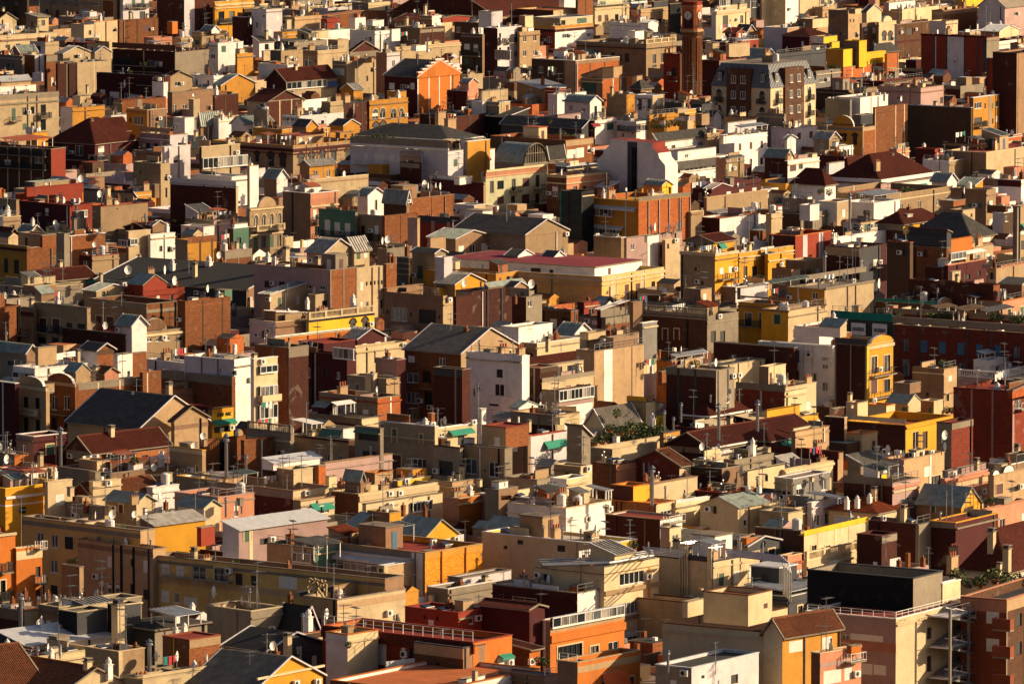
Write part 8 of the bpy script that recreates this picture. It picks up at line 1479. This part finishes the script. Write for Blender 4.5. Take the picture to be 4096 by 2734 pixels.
def mansard():
    v = tv(T4, -517, 22, 437, 812, 1150, 33); R, L, h = v.R, v.L, v.z1; S = v.mpp*TS
    o = thing('apartment_building', 'mansard-roofed block with slate slopes, brown brick bays and arched windows', 'apartment building', (v.P.x, v.P.y, 0), math.pi/2-v.a, KIND['A'][2])
    FOOT.append((v, h+5)); zt = tz(v, T4, 22, 600)[1]; ins = 1.3
    b = MB(); b.box(0, R, 0, L, 0, h, 'cr'); b.obj('wall', o)
    b = MB()
    A = [(-.15,-.15,h),(R+.15,-.15,h),(R+.15,L+.15,h),(-.15,L+.15,h)]; C = [(ins,ins,zt),(R-ins,ins,zt),(R-ins,L-ins,zt),(ins,L-ins,zt)]
    for i in range(4): slope(b, A[i], A[(i+1)%4], C[(i+1)%4], C[i], 'mett2')
    b.poly(C, 'dgy'); b.obj('roof', o)
    rnd = random.Random(4)
    def bay(f, u0, u1):
        b = MB(); z1 = tz(v, T4, 22, 640)[1]
        if f == 'R': b.box(u0, u1, -.35, ins+1, 0, z1, 'bm')
        else: b.box(-.35, ins+1, u0, u1, 0, z1, 'bm')
        bo = b.obj('brick_bay', o)
        for j in range(4):
            for t in (.3, .7):
                z = z1-2.9-j*3.0
                if z < 13: continue
                inst('window', frame_mesh(1.1, 1.5, 'n', 2), bo, fpos(f, u0+(u1-u0)*t, z, .5), frot(f)); inst('pane', pane_mesh(1.1, 1.5, 'glass'), bo, fpos(f, u0+(u1-u0)*t, z, .5), frot(f))
    bay('R', R*.29, R*.71); bay('L', L*.33, L*.73)
    for f, us in (('R', (R*.145, R*.86)), ('L', (L*.14, L*.87))):
        for u in us:
            for j in range(3):
                z = h-3.0-j*3.1
                if z < 12: continue
                inst('window', frame_mesh(1.2, 1.9, 'f', 2), o, fpos(f, u, z, .16), frot(f)); inst('pane', pane_mesh(1.2, 1.9, 'glass'), o, fpos(f, u, z, .17), frot(f)); inst('arch', arch_trim(1.2, 1.9, 'wh'), o, fpos(f, u, z, .02), frot(f))
                w = MB(); w.box(u-.9, u+.9, -.8, -.01, z-.15, z-.02, 'cg') if f == 'R' else w.box(-.8, -.01, u-.9, u+.9, z-.15, z-.02, 'cg'); bo = w.obj('balcony', o)
                inst('railing', rail_mesh(1.8, .9, 'o', .75), bo, fpos('R', u-.9, z) if f == 'R' else fpos('L', u+.9, z), frot(f))
            # dormer in the slate
            d = empty('dormer', fpos(f, u, h+1.0, -.2), frot(f), o); w = MB(); w.box(-.6, .6, 0, 1.4, 0, 2.0, 'dg'); w.obj('dormer_wall', d)
            inst('window', frame_mesh(.8, 1.5, 'n', 2), d, (0, -.18, .2), 0); inst('pane', pane_mesh(.8, 1.5, 'glass'), d, (0, -.18, .2), 0)
    clutter(o, R-4, L-4, zt, 4, rnd)
def profile_building(label, tile, xl, xc, xr, yt, yb, adeg, prof, matL, matR, deck, notch=None):
    """prof: outline of the left face in tile pixels from left to right along the top"""
    v = tv(tile, xl, xc, xr, yt, yb, adeg); o = thing('apartment_building', label, 'apartment building', (v.P.x, v.P.y, 0), math.pi/2-v.a, KIND['A'][2])
    FOOT.append((v, v.z1)); pts = [tz(v, tile, x, y, 'L') for x, y in prof]; pts[0] = (v.L, pts[0][1]); pts[-1] = (0, pts[-1][1]); D = v.R
    b = MB(); out = [(v.L, 0)]+pts+[(0, 0)]
    b.poly([(0, u, z) for u, z in out], matL); b.poly([(D, u, z) for u, z in out[::-1]], matL)
    for (u0, z0), (u1, z1) in zip(out[:-1], out[1:]):
        top = min(z0, z1) > v.z1+2.2 and abs(z1-z0) < 1; b.poly([(0,u0,z0),(D,u0,z0),(D,u1,z1),(0,u1,z1)][::-1], deck if top else matR)
    b.obj('wall', o); return o, v
def barrel(label, tile, xl, xc, xr, yt, yb, adeg, rise):
    v = tv(tile, xl, xc, xr, yt, yb, adeg); S = v.mpp*TS; rise *= S; h = v.z1; R, L = v.R, v.L
    o = thing('warehouse', label, 'warehouse', (v.P.x, v.P.y, 0), math.pi/2-v.a); FOOT.append((v, h+rise))
    b = MB(); b.box(0, R, 0, L, 0, h, 'cg'); b.obj('wall', o); n = 16
    P = [(R/2-R/2*math.cos(math.pi*i/n), h+rise*math.sin(math.pi*i/n)) for i in range(n+1)]
    b = MB()
    for (x0, z0), (x1, z1) in zip(P[:-1], P[1:]): b.poly([(x0,-.2,z0),(x0,L,z0),(x1,L,z1),(x1,-.2,z1)][::-1], 'met')
    b.obj('roof', o, smooth=False)
    b = MB(); b.poly([(x, .3, z) for x, z in P[::-1]], 'glass'); b.obj('pane', o)
    b = MB()
    for i in range(1, n, 1): b.bar((P[i][0], .2, h), (P[i][0], .2, P[i][1]), .07, 'cg')
    for (x0, z0), (x1, z1) in zip(P[:-1], P[1:]): b.bar((x0, .1, z0), (x1, .1, z1), .14, 'cg')
    b.bar((0, .2, h+rise*.5), (R, .2, h+rise*.5), .06, 'cg'); b.obj('glazing_bars', o)
def pipes():
    root, v, h = ROOTS['tan plant-room wing striped with vertical steel pipes, right of the zigzag wing']
    B4 = (2048, 2050)
    o = thing('pipework', 'bundle of bright steel ducts running over the tan roofs and down the wall', 'pipes', (v.P.x, v.P.y, 0), math.pi/2-v.a)
    def pt(x, y, z, tile=B4): p = v.plane(tile[0]+x*TS, tile[1]+y*TS, z); return Vector((p.x, p.y, z))
    def tube(path, r, name='pipe'):
        b = MB()
        for p, q in zip(path[:-1], path[1:]):
            p = Vector(p); q = Vector(q); d = (q-p).normalized(); a_ = d.cross(Vector((0.01,0.02,1))).normalized()*r; c_ = d.cross(a_).normalized()*r; n = len(b.v); K = 8
            for e in (p-d*r*.4, q+d*r*.4):
                for i in range(K): t = 2*math.pi*i/K; b.v.append(tuple(e+a_*math.cos(t)+c_*math.sin(t)))
            for i in range(K): j = (i+1)%K; b.f.append((n+i, n+K+i, n+K+j, n+j)); b.m.append(b.mi('steelb'))
        b.obj(name, o)
    z0 = h+1.1
    for k in range(4):   # from the zigzag roof along the parapet, then down the wall
        tube([pt(240+k*14, 430+k*17, z0-.5), pt(860+k*10, 408+k*17, z0-.5), pt(1290, 340+k*17, z0-.2)], .09 if k < 3 else .2)
    for k in range(5): tube([pt(1200+k*6, 312+k*15, z0+.4), pt(1600-k*10, 345+k*15, z0+.4)], .07)
    for k in range(4):
        u, _ = v.face(B4[0]+(1555+k*22)*TS, B4[1]+500*TS, 'L'); tube([(1.6+k*.3, u, z0+.6), (-.3, u, z0+.6), (-.3, u, 9)], .1)
    for k in range(4):
        u, _ = v.face(B4[0]+(1812+k*10)*TS, B4[1]+500*TS, 'L'); tube([(1.6, u, z0+.4), (-.3, u, z0+.4), (-.3, u, 14)], .07)
    for k in range(5):
        p1 = pt(1960+k*4, 330+k*15, z0+.4); p2 = pt(2470+k*16, 395+k*15, z0+.4); tube([p1, p2, p2+Vector((-.4,-.6,-1.0)), p2+Vector((-.4,-.6,-4))], .08)
    for x in (1250, 1450, 1650, 1900, 2100, 2300):
        p = pt(x, 400, h); b = MB(); b.box(p.x-.06, p.x+.06, p.y-.06, p.y+.06, h-.5, z0+.5, 'steel'); b.obj('support', o)
def fire_escape():
    root, v, h = ROOTS['pink clinic building with black roof plant box, cream end wall and white roof railing']
    o = thing('fire_escape', 'grey steel fire escape with landings against the cream end wall', 'stairs', (v.P.x, v.P.y, 0), math.pi/2-v.a)
    B = (3072, 2050); u0, _ = v.face(B[0]+1460*TS, B[1]+1000*TS, 'R'); u1, _ = v.face(B[0]+1800*TS, B[1]+1000*TS, 'R'); u2 = u1+2.6
    W = 2.6
    for x in (u0, (u0+u1)/2, u1, u2):
        b = MB(); b.box(x-.12, x+.12, -W-.12, -W+.12, 0, h+.4 if x < u2 else h-2, 'gy'); b.obj('column', o)
    for j in range(5):
        z = h-.4-j*3.1
        b = MB(); b.box(u0, u1, -W, -.25, z-.12, z, 'wg'); b.box(u0, u1, -W-.04, -W, z-.3, z-.001, 'dg'); b.obj('landing', o)
        b = MB(); b.box(u1-.2, u2+.6, -W, -W+1.3, z-1.55, z-1.42, 'wg'); b.obj('half_landing', o)
        inst('railing', rail_mesh(q05(u1-u0), 1.0, 'g', 0), o, (u0, -W+.05, z)); inst('railing', rail_mesh(q05(u2-u1+.6), 1.0, 'g', 0), o, (u1, -W-.02, z-1.4))
        inst('railing', rail_mesh(1.3, 1.0, 'g', 0), o, (u2+.55, -W, z-1.4), math.pi/2)
        n = 9
        for i in range(n):
            t = i/n
            b = MB(); x = u0+1.0+(u1-.8-u0-1.0)*t; b.box(x, x+.3, -W+.1, -W+1.1, z-1.5*t-.2, z-1.5*t-.15, 'steel'); b.obj('tread', o)
            b = MB(); x = u1-.2-(u1-.4-u0-1.0)*t; b.box(x-.3, x, -W+1.2, -W+2.2, z-1.5-1.55*t-.05, z-1.5-1.55*t, 'steel'); b.obj('tread', o)
        b = MB()
        for yy in (-W+.1, -W+1.1): b.bar((u0+1.0, yy, z-.2), (u1-.8, yy, z-1.6), .11, 'gy'); b.bar((u0+1.0, yy, z+.8), (u1-.8, yy, z-.6), .05, 'wg')
        for yy in (-W+1.2, -W+2.2): b.bar((u1-.2, yy, z-1.5), (u0+1.0, yy, z-3.0), .11, 'gy')
        b.bar((u2+.4, -W-.05, z-1.45), (u1-.3, -W-.05, z-3.1), .11, 'wg'); b.bar((u2+.4, -W-.05, z-.45), (u1-.3, -W-.05, z-2.1), .05, 'wg'); b.obj('stringer', o)
def text_mesh(s, size, k):
    cu = bpy.data.curves.new('lettering', 'FONT'); cu.body = s; cu.size = size; cu.extrude = .01; cu.align_x = 'CENTER'; cu.align_y = 'CENTER'
    t = bpy.data.objects.new('lettering', cu); SC.collection.objects.link(t); dg = bpy.context.evaluated_depsgraph_get()
    me = bpy.data.meshes.new_from_object(t.evaluated_get(dg)); bpy.data.objects.remove(t); me.materials.clear(); me.materials.append(mat(k)); return me
def banners():
    root, v, h = ROOTS['scaffolded house with teal netting and two printed white banners, right']
    B = (3072, 683)
    for x, y, w, hh, s, lab in ((840, 1448, 130, 112, 'GRBO', 'left white banner with four dark lettered squares on the teal scaffold'), (1035, 1458, 130, 118, 'GRAS', 'right white banner with four dark lettered squares on the teal scaffold')):
        u, z = v.face(B[0]+x*TS, B[1]+y*TS, 'L'); S = v.mpp*TS; W = w*S/math.cos(v.a); H = hh*S
        p = Vector((v.P.x, v.P.y, 0))+v.uR*(-.35)+v.uL*u; p.z = z
        o = thing('banner', lab, 'banner', p, math.pi/2-v.a-math.pi/2, 'white printed banners on the scaffold')
        b = MB(); n = 6
        for i in range(n):
            x0, x1 = -W/2+W*i/n, -W/2+W*(i+1)/n; s0, s1 = .05*math.sin(i*2.1), .05*math.sin((i+1)*2.1)
            b.poly([(x0, s0, -H/2), (x1, s1, -H/2), (x1, s1, H/2), (x0, s0, H/2)], 'wg2'); b.poly([(x0, s0+.02, -H/2), (x0, s0+.02, H/2), (x1, s1+.02, H/2), (x1, s1+.02, -H/2)], 'wg2')
        b.obj('cloth', o)
        for i in range(4):
            b = MB(); q = W*.19; cx = (i-1.5)*W*.2; b.box(cx-q*.45, cx+q*.45, -.1, -.08, -q*.55, q*.5, 'navy'); sq = b.obj('printed_square', o)
            t = bpy.data.objects.new('letter', text_mesh(s[i], q*.95, 'wg2')); link(t, sq); t.location = (cx, -.115, 0); t.rotation_euler = (math.pi/2, 0, 0)
def strokes(rootlabel, tile, face, lines, r, k, name):
    root, v, h = ROOTS[rootlabel]; b = MB()
    for ln in lines:
        P = [fpos(face, *v.face(tile[0]+x*TS, tile[1]+y*TS, face), .06) for x, y in ln]
        for p, q in zip(P[:-1], P[1:]): b.bar(p, q, r, k)
    o = b.obj(name, root); return o
def extras():
    clock_tower(); mansard()
    # the great white building whose blank flank steps out in curves
    o, v = profile_building('great white stepped building with curved shoulders, blank flank and dark light-shaft', T3, 780, 1405, 1520, 1530, 1760, 33,
        [(780, 1470), (790, 1455), (835, 1410), (840, 1385), (885, 1340), (900, 1318), (900, 1275), (1055, 1285), (1058, 1290), (1145, 1296), (1290, 1310), (1292, 1355), (1340, 1405), (1350, 1450), (1400, 1510), (1405, 1530)], 'wh', 'wh', 'dr')
    b = MB(); u0, _ = tz(v, T3, 1148, 1400, 'L'); u1, _ = tz(v, T3, 1058, 1400, 'L'); zt = tz(v, T3, 1100, 1300, 'L')[1]
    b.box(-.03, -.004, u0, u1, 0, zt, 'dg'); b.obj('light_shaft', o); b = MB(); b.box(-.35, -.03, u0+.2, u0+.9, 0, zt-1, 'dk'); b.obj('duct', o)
    barrel('dark barrel-vaulted metal hall with glazed arched end, centre', T3, -160, 110, 330, 1500, 1560, 42, 175)
    pipes(); fire_escape(); banners()
    # painted lettering and tags on the walls
    B = (1024, 2050)
    strokes('cream block with graffiti-covered wall and slanted parapets, in front of the mustard terrace', B, 'L',
        [[(470, 690), (480, 660), (530, 620), (500, 600), (480, 625), (500, 640)], [(490, 745), (480, 700), (520, 660), (560, 640)], [(500, 740), (560, 690), (570, 640)],
         [(560, 610), (565, 760)], [(562, 612), (600, 630), (590, 665), (565, 680), (620, 770)], [(600, 610), (615, 650), (640, 620)], [(615, 650), (640, 760)], [(625, 690), (650, 650), (645, 760)], [(530, 650), (580, 660)], [(510, 610), (520, 640), (550, 600)]], .09, 'grf', 'graffiti')
    B = (0, 1366)
    strokes('ochre shop terrace with teal awning and painted letters, under the white block', B, 'R',
        [[(2010, 655), (1995, 660), (1993, 680), (2008, 682)], [(2030, 652), (2018, 660), (2017, 678), (2030, 678)], [(2048, 650), (2040, 655), (2040, 675), (2050, 675)], [(2046, 662), (2038, 664)],
         [(2080, 648), (2072, 655), (2082, 665), (2074, 674)], [(2098, 646), (2090, 652), (2100, 662), (2092, 672)], [(2115, 644), (2106, 650), (2106, 668), (2116, 668)]], .06, 'doork', 'painted_letters')
    root, v, h = ROOTS['burnt orange stepped-gable wall with white ribs beside a slate mansard, centre']
    n = 5; s = v.mpp*TS*130
    for i in range(2*n):
        x0, x1 = v.R*i/(2*n), v.R*(i+1)/(2*n); t = min(i+1, 2*n-i)/n; b = MB(); top = h+s*t+.1
        b.box(x0, x1, -.25, .25, h-.4, top, 'org'); b.box(x0-.03, x1+.03, -.3, .3, top+.001, top+.25, 'wh'); b.obj('stepped_parapet', root)
    # fan crest bars
    root, v, h = ROOTS['cream hall with fan-shaped arched attic crest and dark side wall, left']
    B = (0, 683); u, _ = v.face(B[0]+1420*TS, B[1]+1500*TS, 'R'); S = v.mpp*TS; r = 90*S/math.sin(v.a); b = MB()
    for i in range(-7, 8):
        x = u+i*r/8.5; b.bar((x, -.32, h+.3), (x, -.32, h+.2+105*S*math.sqrt(max(0.02, 1-(i/8.5)**2))), .06, 'ta')
    b.obj('fan_bars', root)
def fillers():
    """low roofs in the gaps between the placed buildings, farther off and outside the frame; far too many to tell apart"""
    rnd = random.Random(77); rects = []
    for v, h in FOOT: rects.append((v.P.x, v.P.y, v.uR.x, v.uR.y, v.uL.x, v.uL.y, v.R, v.L))
    A = np.array(rects)
    a = math.radians(38); uR = Vector((math.sin(a), math.cos(a), 0)); uL = Vector((-math.cos(a), math.sin(a), 0)); m = MB(); cnt = 0
    WALL = ['sb','sd','be','ta','wh','wg','pk','bk','bm','bd','oc','sa','ob','cg','cg','mr','br']; DK = ['dt','dr','dgy','dgy','ds','dor','mem','dw']
    for i in range(-60, 260):
        for j in range(-160, 160):
            c = Vector((0, 640, 0))+uR*(i*11.5)+uL*(j*10.5)
            if c.y < 640 or c.y > 2150: continue
            hw = c.y*math.tan(math.radians(3.95))
            if c.x < -hw-14 or c.x > hw+45: continue
            w, d = rnd.uniform(8, 11), rnd.uniform(7.5, 10); o = c+uR*rnd.uniform(0, .5)+uL*rnd.uniform(0, .5); h = rnd.uniform(11, 16.6)
            if c.y > 1830: h = rnd.uniform(13, 21)
            cs = [o+uR*(w*s)+uL*(d*t) for s in (.04, .5, .96) for t in (.04, .5, .96)]; bad = False
            dx = A[:, 0:1]; dy = A[:, 1:2]; X = np.array([[p.x for p in cs]])-dx; Y = np.array([[p.y for p in cs]])-dy
            r = X*A[:, 2:3]+Y*A[:, 3:4]; l = X*A[:, 4:5]+Y*A[:, 5:6]
            ins = ((r > 0) & (r < A[:, 6:7]) & (l > 0) & (l < A[:, 7:8])).any(axis=0)
            if ins.mean() > .34: continue
            cnt += 1; k = rnd.choice(WALL); k2 = rnd.choice(WALL) if rnd.random() < .5 else k; dk = rnd.choice(DK)
            P = lambda x, y, z: (o.x+uR.x*x+uL.x*y, o.y+uR.y*x+uL.y*y, z)
            def bx(x0, x1, y0, y1, z0, z1, kk, top=None, kl=None):
                q = [P(x0,y0,z0),P(x1,y0,z0),P(x1,y1,z0),P(x0,y1,z0),P(x0,y0,z1),P(x1,y0,z1),P(x1,y1,z1),P(x0,y1,z1)]
                for f, kk_ in (((0,1,5,4),kk),((1,2,6,5),kk),((2,3,7,6),kk),((3,0,4,7),kl or kk),((4,5,6,7),top or kk)): m.poly([q[t] for t in f], kk_)
            bx(0, w, 0, d, 0, h-.7, k, dk, k2); t_ = .22
            for q in ((0,w,0,t_),(0,w,d-t_,d),(0,t_,t_,d-t_),(w-t_,w,t_,d-t_)): bx(*q, h-.699, h, k, 'cg')
            for f in range(rnd.randrange(1, 3)):
                s0 = rnd.uniform(.6, w-3.6); s1 = rnd.uniform(.6, d-3.6); a0, a1 = rnd.uniform(2, 3.2), rnd.uniform(2, 3.4); hh = rnd.uniform(1.2, 2.5); kk = rnd.choice(WALL)
                bx(s0, s0+a0, s1, s1+a1, h-.7, h-.7+hh, kk, rnd.choice(DK+['met','metw','slate']))
                if rnd.random() < .5:
                    z = h-.7+hh; rr = rnd.uniform(.5, .9); q = [P(s0-.1,s1-.1,z),P(s0+a0+.1,s1-.1,z),P(s0+a0+.1,s1+a1+.1,z),P(s0-.1,s1+a1+.1,z),P(s0+a0/2,s1-.1,z+rr),P(s0+a0/2,s1+a1+.1,z+rr)]; kr = rnd.choice(['met','mett','slate','tb'])
                    m.poly([q[0],q[4],q[5],q[3]][::-1], kr); m.poly([q[1],q[2],q[5],q[4]], kr); m.poly([q[0],q[1],q[4]], kk); m.poly([q[2],q[3],q[5]], kk)
            for f in range(rnd.randrange(1, 5)):
                s0 = rnd.uniform(.5, w-1); s1 = rnd.uniform(.5, d-1); bx(s0, s0+.45, s1, s1+.45, h-.7, h+rnd.uniform(.3, 1.4), rnd.choice(['cr','wh','bk','cg','steel']))
            for f in range(rnd.randrange(0, 4)):
                s0 = rnd.uniform(.5, w-1); s1 = rnd.uniform(.5, d-1); p = P(s0, s1, h-.7); z = rnd.uniform(2, 4)
                m.bar(p, (p[0], p[1], p[2]+z), .03, 'steel'); m.bar((p[0]-.5, p[1]-.2, p[2]+z-.2), (p[0]+.5, p[1]+.2, p[2]+z-.2), .025, 'steel')
            if rnd.random() < .4: bx(.4, w-.4, d*.5, d*.5+.15, h-.7, h+.4, rnd.choice(['wh','cr','pk']))
            for f in range(3):
                z = h-3-f*0.01
                if rnd.random() < .7: x = rnd.uniform(.8, w-2); bx(x, x+1.0, -.02, .0, z, z+1.4, rnd.choice(['glass','blind','gsh','rsh']))
                if rnd.random() < .5: x = rnd.uniform(.8, d-2); bx(-.02, 0, x, x+1.0, z, z+1.4, rnd.choice(['glass','blind','gsh']))
    o = m.obj('distant_rooftops', None, 'stuff')
    print('fillers', cnt, len(m.f))
def parse(txt):
    tile = (0, 0)
    for ln in txt.strip().split('\n'):
        ln = ln.strip()
        if not ln or ln[0] == '#': continue
        if ln.startswith('T '): _, a, b = ln.split(); tile = (float(a), float(b)); continue
        build(ln, tile)
# the ground under the whole quarter
def ground():
    b = MB(); b.poly([(-4000,100,0),(4000,100,0),(4000,6000,0),(-4000,6000,0)], 'asph'); o = b.obj('ground', None, 'structure')
ground()
for _t in DATA: parse(_t)
extras()
fillers()
